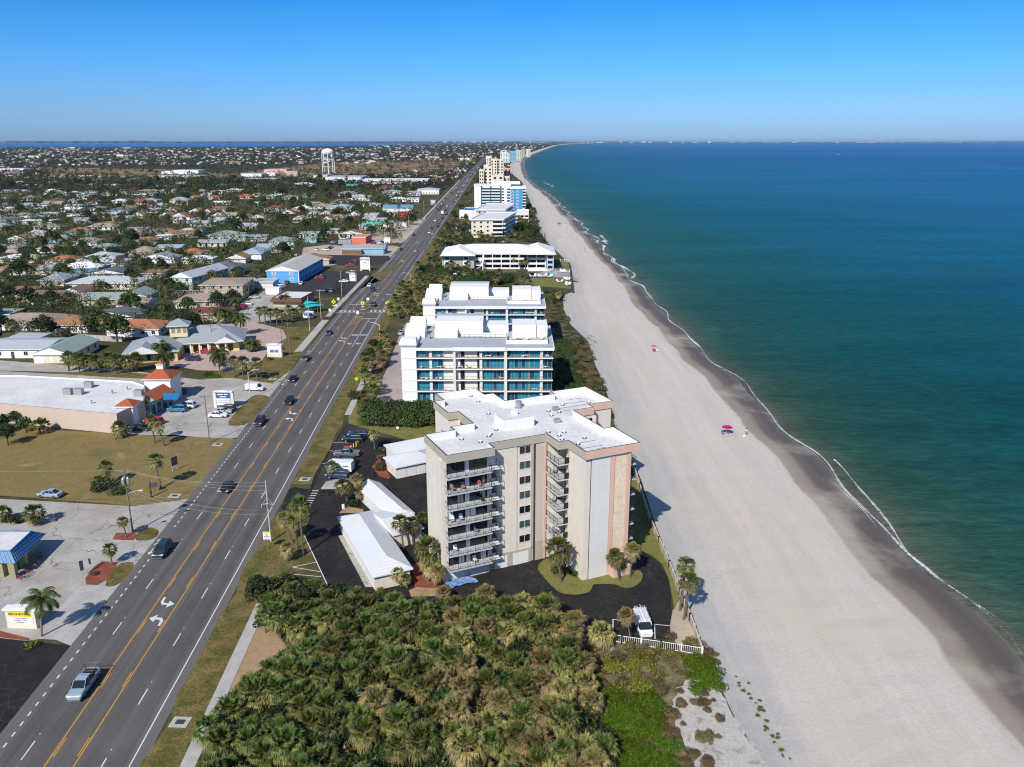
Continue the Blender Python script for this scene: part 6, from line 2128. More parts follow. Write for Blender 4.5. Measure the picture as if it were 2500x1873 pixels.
for i, mood in enumerate(('green', 'green', 'olive', 'olive', 'tan', 'tan')):
 proto_palm('sabal%d' % i, fan_crown(31 + i, 44 if mood != 'tan' else 50, 1.0, mood, -62 if mood != 'tan' else -78), .17, mTRUNK)
for i in range(2):
 proto_palm('fan%d' % i, fan_crown(71 + i, 26, .8, 'olive', -70), .13, mTRUNK2, name='fan_palm')
for i in range(3):
 proto_palm('coco%d' % i, feather_crown(91 + i, 17 + i, 3.0, (.055, .08, .018)), .14, mTRUNK2, name='coconut_palm')
proto_palm('date', feather_crown(97, 34, 2.5, (.06, .085, .022)), .24, mTRUNK, name='date_palm')
for i, (kd, R, H, n, s) in enumerate((('green', 1.8, 2.2, 1100, .26), ('grape', 1.9, 2.0, 1300, .24), ('brown', 1.8, 1.9, 1200, .24), ('grape', 2.0, 2.4, 1300, .25), ('dry', 1.6, 1.0, 420, .26), ('bright', 1.9, .8, 620, .22), ('yellow', 1.3, 1.2, 300, .22), ('grey', 1.6, 2.2, 420, .4), ('dark', 1.7, 2.0, 560, .36))):
 T = thing('shrub', '', 'shrub', (0, 0, -500))
 part('foliage', bush_mesh(200 + i, R, H, n, s, kd), mLEAF, T)
 st = MB()
 for k in range(4):
  st.tube([(0, 0, 0), (.5 * math.cos(k * 1.6), .5 * math.sin(k * 1.6), H * .55)], .05, 4)
 part('stem', st, mBARK, T)
 PROTO['bush_' + kd + (str(i) if 'bush_' + kd in PROTO else '')] = T
for i, (kd, Ht, R, n, s) in enumerate((('green', 6.0, 3.4, 1100, .5), ('dark', 6.5, 3.3, 1000, .55), ('green', 7.5, 4.0, 1200, .6), ('grape', 5.0, 3.2, 900, .5), ('dark', 8.0, 4.2, 1200, .6), ('dry', 6.0, 3.2, 520, .45))):
 T = thing('broadleaf_tree', '', 'tree', (0, 0, -500))
 t, c = tree_meshes(300 + i, Ht, R, n, s, kd)
 part('trunk', t, mBARK, T)
 part('crown', c, mLEAF, T)
 PROTO['tree%d' % i] = T
T = thing('norfolk_pine', '', 'tree', (0, 0, -500))
t, c = pine_meshes(5, 16)
part('trunk', t, mBARK, T)
part('crown', c, mLEAF, T)
PROTO['pine'] = T
for i in range(6):
 T = dup(PROTO['sabal%d' % i], (0, 0, -500))
 T.name = 'palmetto'  # low sabal palms: the sabal prototypes copied under a separate name
 T['category'] = 'palm'
 PROTO['palmetto%d' % i] = T
for k in list(PROTO):
 if k.startswith('bush_'):
  PROTO[k].name = {'grape': 'sea_grape', 'brown': 'sea_grape', 'bright': 'beach_vine', 'dry': 'dune_shrub', 'yellow': 'grass_tuft'}.get(k[5:].rstrip('0123456789'), 'shrub')
USED = set()
def plant(key, x, y, s=1.0, h=None, words='', group='', label=None, lean=0.0, rz=None, z=0.0):
 if key.startswith('sabal') and not label and h is not None and h < 3.4:
  key = key.replace('sabal', 'palmetto')
 src = PROTO[key]
 rz = rnd.uniform(0, 6.28) if rz is None else rz
 if key not in USED:
  USED.add(key)
  T = src
  T.location, T.rotation_euler, T.scale = (x, y, z), (0, 0, rz), (1, 1, 1)
 else:
  T = dup(src, (x, y, z), rz, 1.0)
  T.name = src.name.split('.')[0]
 T.rotation_euler = (rnd.uniform(-lean, lean), rnd.uniform(-lean, lean), rz)
 if h is not None:
  for c in T.children:
   if c.name.startswith('trunk'):
    c.scale = (s * rnd.uniform(.85, 1.15), s * rnd.uniform(.85, 1.15), h)
   else:
    c.location = (0, 0, h)
    k = s * rnd.uniform(.93, 1.07)
    c.scale = (k, k, k * rnd.uniform(.9, 1.05))
    c.rotation_euler = (rnd.uniform(-.12, .12), rnd.uniform(-.12, .12), 0)
 else:
  T.scale = (s * rnd.uniform(.9, 1.1), s * rnd.uniform(.9, 1.1), s * rnd.uniform(.88, 1.12))
  for c in T.children:
   c.location, c.scale, c.rotation_euler = (0, 0, 0), (1, 1, 1), (0, 0, 0)
 if group:
  T['group'] = group
 if label:
  T['label'] = label
 elif words:
  AUTO.append((T, words, x, y))
 return T
def palm_px(key, cr, crown, base, s=1.75, words='', group='', label=None):
 b = G(cr(*base))
 cx, cz = at(cr(*crown), b[1])
 h = max(1.2, min(14, cz))
 T = plant(key, b[0], b[1], s * (.58 if key[0] in 'sf' else 1), h, words, group, label)
 dx = cx - b[0]
 if abs(dx) < 3:
  T.rotation_euler = (0, math.atan2(dx, h) * .9, 0)
  for c in T.children:
   c.rotation_euler = (0, 0, rnd.uniform(0, 6.28))
 return T
def sz(h):
 return 'tall' if h > 7.5 else 'short' if h < 4 else 'medium'
# palms one can point at
gp = 'sabal palms around the beige tower'
for key, cr, crown, base, s, lab in (
 ('sabal1', cU, (385, 420), (435, 1055), 2.1, 'big bushy green palm in the lawn before the recess of the tower'),
 ('sabal3', cU, (1390, 560), (1490, 1020), 1.5, 'palm with two tone crown before the pink planter of the tower'),
 ('sabal4', cU, (1730, 450), (1680, 960), 1.6, 'straw crowned palm on the rounded grass tip by the tower corner'),
 ('sabal2', cD, (1600, 1130), (1560, 1400), 1.6, 'taller of the two palms leaning over the beach wall'),
 ('sabal3', cD, (1620, 1225), (1583, 1452), 1.6, 'shorter of the two palms at the beach wall, nearest the white railing'),
 ('sabal5', cD, (1245, 1420), (1282, 1590), 1.25, 'thin palm standing beside the white ladder van'),
 ('sabal4', cD, (1105, 1520), (1108, 1610), 1.9, 'shaggy straw palm interrupting the white railing'),
 ('sabal5', cD, (655, 1350), (660, 1410), 1.8, 'straw palm on the thicket edge by the middle of the black drive'),
 ('sabal4', cD, (440, 1300), (442, 1375), 1.75, 'straw palm on the thicket edge nearest the blue tarpaulin'),
 ('sabal5', cD, (195, 1290), (200, 1352), 1.2, 'small palm at the end of the straw garden path'),
 ('sabal4', cC, (795, 530), (803, 632), 1.5, 'palm between the parked dark cars and the small garages'),
 ('sabal3', cC, (535, 735), (545, 800), 1.5, 'bushy palm hiding the nose of the white trailer'),
 ('sabal3', cC, (598, 850), (642, 985), 1.75, 'leaning palm on the planted corner of the condo drive'),
 ('sabal4', cC, (690, 815), (685, 960), 1.5, 'palm behind the leaning one on the drive corner'),
 ('sabal5', cC, (712, 890), (690, 965), 1.2, 'low straw palm beside the gabled garage wall'),
 ('sabal0', cC, (335, 975), (358, 1295), 1.9, 'tallest green crowned palm beside the striped walk'),
 ('sabal4', cC, (225, 1050), (292, 1212), 1.5, 'straw palm left of the tallest one by the striped walk'),
 ('sabal3', cC, (295, 1070), (322, 1250), 1.5, 'middle palm of the group beside the striped walk'),
 ('sabal5', cC, (255, 1240), (262, 1330), 1.3, 'low palm on the verge between pole and drive'),
 ('sabal2', cC, (955, 1075), (985, 1262), 1.5, 'palm with hanging fronds between garage roof and tower, nearest the road'),
 ('sabal2', cC, (1035, 1085), (1042, 1225), 1.6, 'second palm between garage roof and tower'),
 ('sabal0', cC, (1098, 1055), (1108, 1170), 1.3, 'palm pressed against the landward wall of the tower'),
 ('sabal0', cC, (1130, 1240), (1128, 1440), 2.1, 'big green palm over the red mulch bed'),
 ('sabal4', cC, (1150, 1340), (1135, 1455), 1.7, 'straw palm under the big green one at the mulch bed'),
 ('sabal5', cC, (1195, 1385), (1183, 1485), 1.4, 'lower straw palm nearest the tower corner at the mulch bed'),
 ('sabal4', cC, (935, 1395), (968, 1485), 1.2, 'palm before the end wall of the longest garage'),
 ('sabal3', cC, (990, 1430), (1005, 1490), 1.0, 'dark little palm beside the garage end wall'),
):
 palm_px(key, cr, crown, base, s, label=lab, group=gp)
for key, u, v, s, lab in (('bush_dry', 868, 612, .9, 'tan shrub behind the others in the bed by the small garages'), ('bush_dry', 835, 660, .8, 'tan shrub in the middle of the bed by the small garages'), ('bush_green', 840, 735, .8, 'green shrub in the red bed by the small garages'), ('bush_dark', 660, 960, .7, 'dark shrub on the drive corner'), ('bush_yellow', 840, 1492, .7, 'yellow shrub before the garage end wall')):
 x, y = G(cC(u, v + 25))
 plant(key, x, y, s, label=lab)
for key, u, v, s, lab in (('bush_green', 370, 880, .7, 'green and red shrub at the foot of the bushy palm'), ('bush_dark', 650, 800, .5, 'dark potted shrub against the right wing wall'), ('bush_green', 730, 915, .5, 'little green shrub in the concrete bed at the tower wall'), ('bush_green', 490, 880, .5, 'second shrub under the bushy palm')):
 x, y = G(cU(u, v))
 plant(key, x, y, s, label=lab)
x, y, _ = t_world(26.0, -7.8)
plant('bush_green', x, y, .72, label='clipped hedge growing in the pink planter of the tower', z=1.0)
gp2 = 'palms across the highway'
for key, cr, crown, base, s, lab in (
 ('sabal2', cB, (1110, 800), (1160, 1012), 1.9, 'tall palm standing alone in the vacant field'),
 ('sabal0', cB, (760, 850), (775, 985), 1.5, 'palm rising from the shrubs in the vacant field'),
 ('sabal4', cB, (1045, 400), (1055, 500), 1.5, 'palm before the red canopy of the shop row'),
 ('sabal3', cB, (1085, 510), (1115, 682), 1.5, 'left palm of the pair at the car park edge'),
 ('sabal4', cB, (1135, 565), (1185, 706), 1.5, 'right palm of the pair at the car park edge'),
 ('sabal3', cB, (865, 570), (870, 642), 2.2, 'shaggy low palm at the corner of the shop row'),
 ('sabal2', cB, (295, 555), (300, 612), 2.2, 'round low palm by the blank shop wall'),
 ('sabal1', cB, (880, 1245), (910, 1362), 1.1, 'small palm in the mulch by the wooden power pole'),
 ('sabal1', cB, (240, 1180), (245, 1275), 2.1, 'round low palm in the bed behind the bike shop'),
 ('sabal0', cB, (20, 1180), (20, 1250), 1.6, 'low palm at the photo edge behind the bike shop'),
 ('coco0', cA, (250, 640), (250, 872), 1.0, 'curved coconut palm beside the yellow shop sign'),
 ('sabal1', cA, (655, 345), (677, 442), 1.2, 'windblown palm on the red mulch island'),
 ('coco1', cB, (1180, 60), (1182, 162), 1.3, 'coconut palm at the office wall nearest the drive'),
 ('coco2', cB, (1575, 55), (1580, 172), 1.35, 'coconut palm on the forecourt edge nearest the street'),
 ('sabal3', cB, (1680, 90), (1690, 208), 2.2, 'palm in the bed left of the street lamp'),
 ('sabal2', cB, (1745, 95), (1752, 232), 2.2, 'palm right beside the street lamp pole'),
 ('sabal3', cB, (1840, 105), (1852, 232), 2.1, 'palm right of the street lamp'),
 ('date', cM, (1020, 1360), (1028, 1455), 1.5, 'date palm on the pink forecourt'),
 ('coco0', cM, (885, 1065), (890, 1275), 1.45, 'big coconut palm on the forecourt island'),
 ('coco1', cM, (630, 1470), (640, 1640), 1.4, 'coconut palm beside the dark blue car'),
 ('coco2', cM, (740, 1215), (745, 1300), .7, 'small palm at the office gable'),
 ('coco1', cM, (640, 1000), (650, 1145), 1.4, 'coconut palm behind the office, nearest the lane'),
 ('coco2', cM, (735, 1010), (742, 1135), 1.35, 'coconut palm behind the office, nearest the cars'),
 ('coco0', cM, (825, 870), (830, 990), 1.3, 'coconut palm by the long garden wall'),
 ('coco1', cM, (1385, 830), (1395, 935), 1.35, 'coconut palm rising over the brown mansard'),
):
 palm_px(key, cr, crown, base, s, label=lab, group=gp2)
for k, u in enumerate((490, 565, 640, 690, 775, 835, 925, 975)):
 palm_px('sabal%d' % (k % 4), cB, (u, 62 + (k * 37) % 28), (u + 8, 165 + (k * 13) % 22), 2.45, words='sabal palm in the row', group='row of palms before the yellow office')
for k, (u, v, b) in enumerate(((1100, 985, 1145), (1165, 975, 1150), (1230, 1000, 1145), (1300, 1000, 1150), (1360, 1015, 1150), (1440, 960, 1105), (1500, 1000, 1120), (1585, 960, 1110))):
 palm_px('sabal%d' % (k % 4), cM, (u, v), (u + 8, b), 1.95, words='sabal palm in the grove', group='palm grove before the mansard restaurant')
for k, (u, v, b) in enumerate(((1675, 465, 600), (1745, 465, 585), (1605, 615, 835), (1680, 640, 820), (1725, 640, 795), (1790, 655, 810), (1905, 390, 530), (1985, 340, 410), (2060, 350, 490), (2090, 320, 400))):
 palm_px('fan%d' % (k % 2), cL, (u, v), (u, b), 1.5, words='thin tall fan palm', group='fan palms behind the yellow office')
for k, (cr, u, v, b) in enumerate(((cL, 530, 60, 260), (cL, 450, 140, 262), (cL, 740, 480, 575), (cL, 1030, 350, 500), (cL, 1150, 345, 430), (cL, 940, 365, 440), (cL, 1220, 385, 440), (cL, 1100, 860, 940), (cL, 1740, 1300, 1480), (cL, 870, 60, 200), (cN, 1160, 430, 520), (cN, 1270, 400, 545), (cN, 1800, 560, 690), (cN, 1740, 660, 720))):
 palm_px('coco%d' % (k % 3), cr, (u, v), (u + 4, b), 1.4, words='coconut palm', group='coconut palms of the town')
gpf = 'palms by the low palm topped field shrubs'
for key, cr, u, v, s, lab in (('bush_green', cB, 740, 1010, 1.3, 'big dark shrub under the palm in the vacant field'), ('bush_grape', cB, 850, 1050, 1.0, 'lighter shrub at the pole side of the vacant field'), ('bush_green', cB, 700, 1035, .9, 'low shrub at the street side of the vacant field'), ('bush_dark', cB, 130, 1260, .8, 'dark shrub in the bed behind the bike shop'),
       ('bush_green', cB, 60, 1250, .8, 'green shrub between the two low palms behind the bike shop'), ('bush_green', cB, 1500, 205, .9, 'clipped hedge at the street mouth'), ('bush_bright', cB, 1550, 208, 1.0, 'bright clipped hedge beside the forecourt mouth'), ('bush_bright', cB, 1240, 185, 1.0, 'bright round hedge at the office drive'),
       ('bush_dry', cA, 570, 500, .5, 'thin dry shrub on the red mulch island'), ('bush_yellow', cA, 190, 935, .8, 'yellow ornamental grass at the black lot corner'), ('bush_dry', cM, 1230, 1555, .9, 'dry ornamental grass below the white office sign'), ('bush_dry', cM, 1520, 1320, 1.1, 'dry grass clump at the highway verge'), ('bush_dark', cM, 1330, 1440, 1.0, 'dark shrub behind the white office sign')):
 x, y = G(cr(u, v))
 plant(key, x, y, s, label=lab)
for u, v, k, s in ((30, 500, 1, .9), (120, 440, 0, .8), (60, 590, 4, .8), (190, 500, 3, .9), (-60, 520, 2, .9), (20, 400, 0, .7)):
 x, y = G(cB(u, v + 110))
 plant('tree%d' % k, x, y, s * .8, words='broadleaf tree', group='trees at the end of the shop row')
# the thicket in the foreground
THK = [G(q, 3.0) for q in ((632, 1392), (660, 1380), (705, 1392), (775, 1425), (860, 1432), (1060, 1452), (1150, 1458), (1290, 1476), (1405, 1520), (1425, 1570), (1425, 1640), (1450, 1700), (1475, 1760), (1490, 1870), (1510, 2010), (500, 2010), (508, 1870), (508, 1770), (528, 1727), (560, 1700), (650, 1645), (672, 1592), (735, 1570), (728, 1530), (640, 1500))]
r3 = random.Random(12)
spots = []
tries = 0
while len(spots) < 290 and tries < 16000:
 tries += 1
 x, y = r3.uniform(-36, 22), r3.uniform(46, 122)
 if not inside((x, y), THK):
  continue
 u, v = to_px(x, y, 3)
 if 655 < u < 735 and 1530 < v < 1585:
  continue
 if 940 < u < 1010 and 1690 < v < 1740:
  continue
 md = 2.35 if v < 1600 else 2.1
 if any((x - a) ** 2 + (y - b) ** 2 < md * md for a, b, *_ in spots):
  continue
 spots.append((x, y, u, v))
gth = 'palms and shrubs of the foreground thicket'
for x, y, u, v in spots:
 q = r3.random()
 grape = (800 < u < 1230 and v > 1660) or (1190 < u < 1280 and 1600 < v < 1660)
 if grape and q < .66:
  k = 'bush_brown' if r3.random() < (.55 if u > 1010 else .2) else r3.choice(('bush_grape', 'bush_grape3', 'bush_grape'))
  plant(k, x, y, r3.uniform(.95, 1.35), words='sea grape shrub with broad leaves' if k != 'bush_brown' else 'sea grape shrub with browning leaves', group=gth)
  continue
 if q < .17:
  plant(r3.choice(('bush_green', 'bush_grape', 'bush_dark')), x, y, r3.uniform(1.0, 1.5), words='dense green shrub', group=gth)
  continue
 tanness = min(.9, max(.03, (u - 880) / 620 + (.05 if v < 1600 else 0)))
 if 640 < u < 1000 and v < 1560:
  tanness *= .3
 w = r3.random()
 key = r3.choice(('sabal4', 'sabal5')) if w < tanness * .85 else r3.choice(('sabal2', 'sabal3')) if w < tanness * .85 + .3 else r3.choice(('sabal0', 'sabal1'))
 h = r3.uniform(1.9, 4.2) if v > 1480 else r3.uniform(1.5, 3.0)
 plant(key if h > 3.3 else key.replace('sabal', 'palmetto'), x, y, r3.uniform(.95, 1.32), h, words=('%s %s crowned sabal palm' if h > 3.3 else '%s %s bushy sabal palm') % ('taller' if h > 2.7 else 'squat', {'0': 'deep green', '1': 'deep green', '2': 'olive', '3': 'olive', '4': 'straw', '5': 'straw'}[key[-1]]), group=gth)
for _ in range(150):
 x, y = r3.uniform(-36, 22), r3.uniform(46, 120)
 if inside((x, y), THK):
  plant(r3.choice(('bush_dark', 'bush_green', 'bush_green', 'bush_grape', 'bush_dry')), x, y, r3.uniform(.9, 1.55), words='dense green undergrowth shrub', group=gth)
for u, v, k, sc_ in ((640, 1440, 4, .62), (668, 1480, 0, .6), (650, 1505, 1, .55), (700, 1425, 0, .6), (740, 1450, 4, .5)):
 x, y = G((u, v + 40))
 plant('tree%d' % k, x, y, sc_, words='low dark tree at the roadside tip of the thicket', group=gth)
for _ in range(330):
 u, v = r3.uniform(1330, 1760), r3.uniform(1560, 1890)
 if u < 1430 + max(0, v - 1640) * .3 or u > 1745 + max(0, v - 1690) * .6:
  continue
 x, y = G((u, v))
 edge = u - (1640 + max(0, v - 1700) * .12)
 if v > 1690 and u < 1625 + (v - 1780) * .2:
  key, s, wd = 'bush_bright', r3.uniform(.7, 1.0), 'bright green mat of beach vine'
 elif 1440 < u < 1590 and 1600 < v < 1690:
  key, s, wd = r3.choice(('bush_yellow', 'bush_yellow', 'bush_dry')), r3.uniform(.7, 1.0), 'yellow green dune grass clump'
 elif 1680 < u < 1760 and 1600 < v < 1690:
  key, s, wd = 'bush_bright', r3.uniform(.6, .9), 'bright green beach vine'
 elif edge > 0 and v > 1640:
  if r3.random() < .5:
   continue
  key, s, wd = r3.choice(('bush_dry', 'bush_brown')), r3.uniform(.25, .55), 'small dry dune shrub'
 else:
  key, s, wd = r3.choice(('bush_dry', 'bush_dry', 'bush_brown', 'bush_yellow')), r3.uniform(.35, .7), 'low brown dune shrub'
 plant(key, x, y, s, words=wd, group='dune plants where the thicket meets the sand')
for u, v in ((1735, 1625), (1745, 1650), (1720, 1660), (1745, 1672), (1728, 1640), (1755, 1678), (1505, 1770), (1530, 1800), (1560, 1760), (1580, 1830), (1545, 1840), (1500, 1840), (1570, 1790), (1520, 1740), (1600, 1860), (1490, 1800)):
 x, y = G((u, v))
 plant('bush_bright', x, y, r3.uniform(.75, 1.0), words='bright green beach vine', group='dune plants where the thicket meets the sand')
for k in range(26):
 t = k / 25
 u, v = 1805 + 115 * t + r3.uniform(-14, 14), 1648 + 205 * t + r3.uniform(-8, 8)
 x, y = G((u, v))
 plant('bush_bright', x, y, r3.uniform(.1, .22), words='tiny green seedling on bare sand', group='seedlings on the upper beach', z=-.25)
# hedges and dune growth by the white condos
for k in range(17):
 t = k / 16
 for row in range(2):
  x, y = G(cC(770 + 400 * t, 475 - row * 55 - 6 * math.sin(k)))
  plant(('bush_grape', 'bush_green', 'bush_grape3')[k % 3], x, y, 1.75, words='sea grape in the tall hedge', group='tall sea grape hedge between the condos')
DUN = [G(q) for q in ((1350, 795), (1392, 792), (1432, 840), (1445, 885), (1462, 930), (1475, 965), (1492, 1020), (1430, 1030), (1350, 1000))]
sp2 = []
for _ in range(3000):
 x, y = r3.uniform(8, 34), r3.uniform(150, 275)
 if inside((x, y), DUN) and all((x - a) ** 2 + (y - b) ** 2 > 3.4 for a, b in sp2):
  sp2.append((x, y))
for x, y in sp2[:110]:
 u, v = to_px(x, y)
 e = DUNE(v) - u
 plant('bush_brown' if e < 46 and r3.random() < .8 else 'bush_grape', x, y, r3.uniform(.75, 1.0), words='sea grape turning brown' if e < 46 else 'glossy green sea grape', group='sea grape on the dune beside the white condos')
sp3 = []
for poly, n, mix in (([G(q) for q in ((950, 770), (985, 700), (1040, 690), (1110, 690), (1090, 720), (1040, 730), (1032, 800), (985, 800))], 85, 'palm'),
                     ([G(q) for q in ((862, 1000), (880, 900), (925, 820), (948, 830), (955, 870), (925, 930), (912, 1010))], 24, 'mix'),
                     ([G(q) for q in ((1005, 690), (1060, 640), (1150, 690), (1250, 690), (1380, 725), (1372, 750), (1200, 730), (1100, 720))], 60, 'dune'),
                     ([G(q) for q in ((1340, 720), (1372, 720), (1375, 760), (1392, 790), (1345, 795))], 40, 'low')):
 xs, ysn = [p[0] for p in poly], [p[1] for p in poly]
 c = 0
 for _ in range(6000):
  x, y = r3.uniform(min(xs), max(xs)), r3.uniform(min(ysn), max(ysn))
  if c >= n or not inside((x, y), poly) or any((x - a) ** 2 + (y - b) ** 2 < (6 if mix != 'low' else 3) for a, b in sp3):
   continue
  if -31 < x < 12.5 and (206 < y < 236 or 261 < y < 291):
   continue
  sp3.append((x, y))
  c += 1
  if mix == 'palm' or (mix == 'mix' and r3.random() < .6) or (mix == 'dune' and r3.random() < .3):
   h = r3.uniform(1.8, 4.5)
   plant('sabal%d' % r3.choice((0, 2, 3, 3, 4, 5)), x, y, r3.uniform(1.0, 1.35), h, words='%s sabal palm' % sz(h), group='palms between the highway and the white condos')
  elif mix == 'low':
   plant(r3.choice(('bush_dry', 'bush_brown')), x, y, r3.uniform(.5, .8), words='low dune shrub', group='low growth beside the further white condo')
  else:
   plant(r3.choice(('bush_green', 'bush_grape', 'bush_dry', 'bush_dark')), x, y, r3.uniform(.9, 1.4), words='roadside shrub', group='shrubs between the highway and the beach blocks')
for k, (u, v, b) in enumerate(((1130, 1290, 1400), (1160, 1275, 1395), (1195, 1330, 1410), (1250, 1310, 1405), (1265, 1300, 1395), (700, 1290, 1400), (770, 1310, 1400), (480, 1330, 1420), (200, 1250, 1330), (290, 1270, 1340), (380, 1340, 1400), (520, 1370, 1430))):
 palm_px('sabal%d' % (k % 4), cH, (u, v), (u, b), 1.6, words='sabal palm before the corridors', group='palms before the white motel')
# town trees: the gaps between roofs
def free(x, y, rad):
 if any(abs(x - a) < q + rad * .7 and abs(y - b) < w + rad * .7 for a, b, q, w in FOOT):
  return False
 return x < road_c(y) - 15
r4 = random.Random(77)
TOWN = []
GAPS = [[G(q) for q in ring] for ring in (((0, 1000), (0, 1250), (700, 1250), (820, 720), (700, 640), (640, 700), (560, 760), (480, 830), (300, 905), (0, 870)), ((640, 690), (680, 655), (800, 640), (1000, 600), (960, 690), (760, 730)), ((720, 640), (740, 600), (960, 590), (960, 640)),
           ((0, 840), (0, 905), (300, 920), (120, 850)), ((560, 640), (640, 600), (660, 640), (600, 700)), ((110, 430), (110, 405), (900, 400), (1000, 385), (1150, 385), (1100, 420), (700, 440)))]
nf = tries = 0
while nf < 95 and tries < 30000:
 tries += 1
 v = 412 + 400 * r4.random() ** 1.5
 x, y = G((r4.uniform(-60, 1010), v))
 y = round(y / 26) * 26 + r4.uniform(-3, 3)
 W, D = r4.uniform(13, 21), r4.uniform(10, 13)
 if y > 1380 or y < 260 or any(inside((x, y), g) for g in GAPS) or x > road_c(y) - 30:
  continue
 if any(abs(x - a) < q + W / 2 + 1.5 and abs(y - b) < w + D / 2 + 2 for a, b, q, w in FOOT):
  continue
 nf += 1
 ro = r4.choice(('grey', 'lgrey', 'bgrey', 'white', 'tan', 'tan', 'brown', 'rust', 'lgrey', 'dgrey', 'green', 'white', 'maroon'))
 wa = r4.choice(('white', 'white', 'cream', 'tan', 'grey', 'lgreen'))
 st = r4.choice(('hip', 'hip', 'gable', 'gable', 'gable_y', 'flat'))
 house('house', '', 'house', x, y, ROAD_RZ + r4.uniform(-.05, .05), W, D, 2.9, r4.uniform(1.2, 2.3), st, ro, wa, .6, 1 if y < 500 else 0, 'houses of the town', '%s %s house with %s walls' % (TONE[ro], 'gabled' if 'gable' in st else 'flat topped' if st == 'flat' else 'hipped', wa.replace('lgreen', 'pale green')))
tries = 0
while len(TOWN) < 330 and tries < 60000:
 tries += 1
 v = 345 + 480 * r4.random() ** 1.25 + 50
 u = r4.uniform(-40, 1010)
 x, y = G((u, v))
 if y > 1500 or y < 232 or any(inside((x, y), g) for g in GAPS):
  continue
 rad = r4.uniform(1.5, 2.8)
 if not free(x, y, rad) or any((x - a) ** 2 + (y - b) ** 2 < (5.2 + y * .006) ** 2 for a, b in TOWN):
  continue
 TOWN.append((x, y))
TOWN.sort(key=lambda p: p[1])
for i, (x, y) in enumerate(TOWN):
 q = r4.random()
 big = 1 + max(0, (y - 500) / 2500)
 if q < .6:
  k = r4.choice((0, 1, 2, 3, 4, 1, 5))
  plant('tree%d' % k, x, y, r4.uniform(.85, 1.4) * big, words={0: 'mid green', 1: 'dark green', 2: 'spreading green', 3: 'broad low', 4: 'large dark', 5: 'thin dry'}[k] + ' yard tree', group='yard trees of the town')
 elif q < .85:
  h = r4.uniform(3.4, 8.5)
  k = r4.randrange(4)
  plant('sabal%d' % k, x, y, r4.uniform(1.1, 1.5) * big, h * big, words='%s yard palm' % sz(h), group='yard palms of the town')
 elif q < .93:
  h = r4.uniform(4, 8)
  plant('coco%d' % r4.randrange(3), x, y, r4.uniform(.9, 1.2) * big, h, words='%s feather palm' % sz(h), group='coconut palms of the town')
 else:
  plant(r4.choice(('bush_grey', 'bush_green', 'bush_dark')), x, y, r4.uniform(1.2, 1.8), words='yard shrub', group='yard shrubs of the town')
for cr, u, v, s in ((cI, 1110, 940, 1.3), (cI, 835, 625, 1.4), (cI, 460, 665, 1.2), (cI, 1080, 800, 1.1)):
 x, y = G(cr(u, v))
 plant('pine', x, y, s, words='dark column of a pine', group='tall pines of the town')
for k, (u, v) in enumerate(((820, 1060), (1010, 1065), (1430, 1120), (1460, 1120), (1180, 1010), (1350, 960), (1390, 1090), (1290, 1000), (1220, 1000), (1260, 900), (1290, 760), (1230, 1080), (1310, 1090), (1350, 1060))):
 x, y = G(cH(u, v))
 plant('pine' if k in (2, 3) else 'tree%d' % (k % 6), x, y, .5 if k in (2, 3) else r4.uniform(.75, 1.1), words='tree beside the cream block' if k not in (2, 3) else 'little dark pine on the dune', group='trees around the cream block')
sp6 = []
for poly, n in (([G(cH(*q)) for q in ((1175, 880), (1240, 800), (1300, 700), (1345, 800), (1385, 930), (1400, 1080), (1330, 1120), (1150, 1120), (1060, 1090), (1150, 960))], 75), ([G(cH(*q)) for q in ((300, 1180), (400, 1080), (700, 1060), (1060, 1090), (1050, 1125), (600, 1120))], 45), ([G(cH(*q)) for q in ((60, 1440), (330, 1330), (360, 1400), (560, 1410), (720, 1420), (700, 1450), (100, 1560))], 40), ([G(cH(*q)) for q in ((100, 1560), (700, 1490), (1000, 1490), (1100, 1500), (1090, 1560), (600, 1600), (50, 1640))], 55)):
 xs, ysn = [p[0] for p in poly], [p[1] for p in poly]
 c = 0
 for _ in range(4000):
  x, y = r4.uniform(min(xs), max(xs)), r4.uniform(min(ysn), max(ysn))
  if c >= n or not inside((x, y), poly) or any((x - a) ** 2 + (y - b) ** 2 < 9 for a, b in sp6) or any(abs(x - a) < q and abs(y - b) < w for a, b, q, w in FOOT[:3]):
   continue
  sp6.append((x, y))
  c += 1
  if r4.random() < .25:
   h = r4.uniform(2.5, 6)
   plant('sabal%d' % r4.randrange(4), x, y, r4.uniform(1.0, 1.3), h, words='%s shore palm' % sz(h), group='palms between the beach blocks')
  else:
   plant(r4.choice(('bush_green', 'bush_grape', 'bush_dark', 'bush_grape3')), x, y, r4.uniform(1.1, 1.9), words='leafy shore shrub', group='shrubs between the beach blocks')
sp5 = []
for _ in range(2500):
 y = r4.uniform(330, 1500)
 x = r4.uniform(road_c(y) + 14, road_c(y) + 34)
 if len(sp5) > 120 or any((x - a) ** 2 + (y - b) ** 2 < (4.5 + y * .004) ** 2 for a, b in sp5) or any(abs(x - a) < q + 2 and abs(y - b) < w + 2 for a, b, q, w in FOOT):
  continue
 sp5.append((x, y))
 if r4.random() < .45:
  h = r4.uniform(2.5, 6)
  plant('sabal%d' % r4.randrange(4), x, y, r4.uniform(1.0, 1.35), h, words='%s highway palm' % sz(h), group='palms along the sea side of the highway')
 else:
  k = r4.randrange(6)
  plant('tree%d' % k, x, y, r4.uniform(.55, .9), words='highway tree', group='trees along the sea side of the highway')
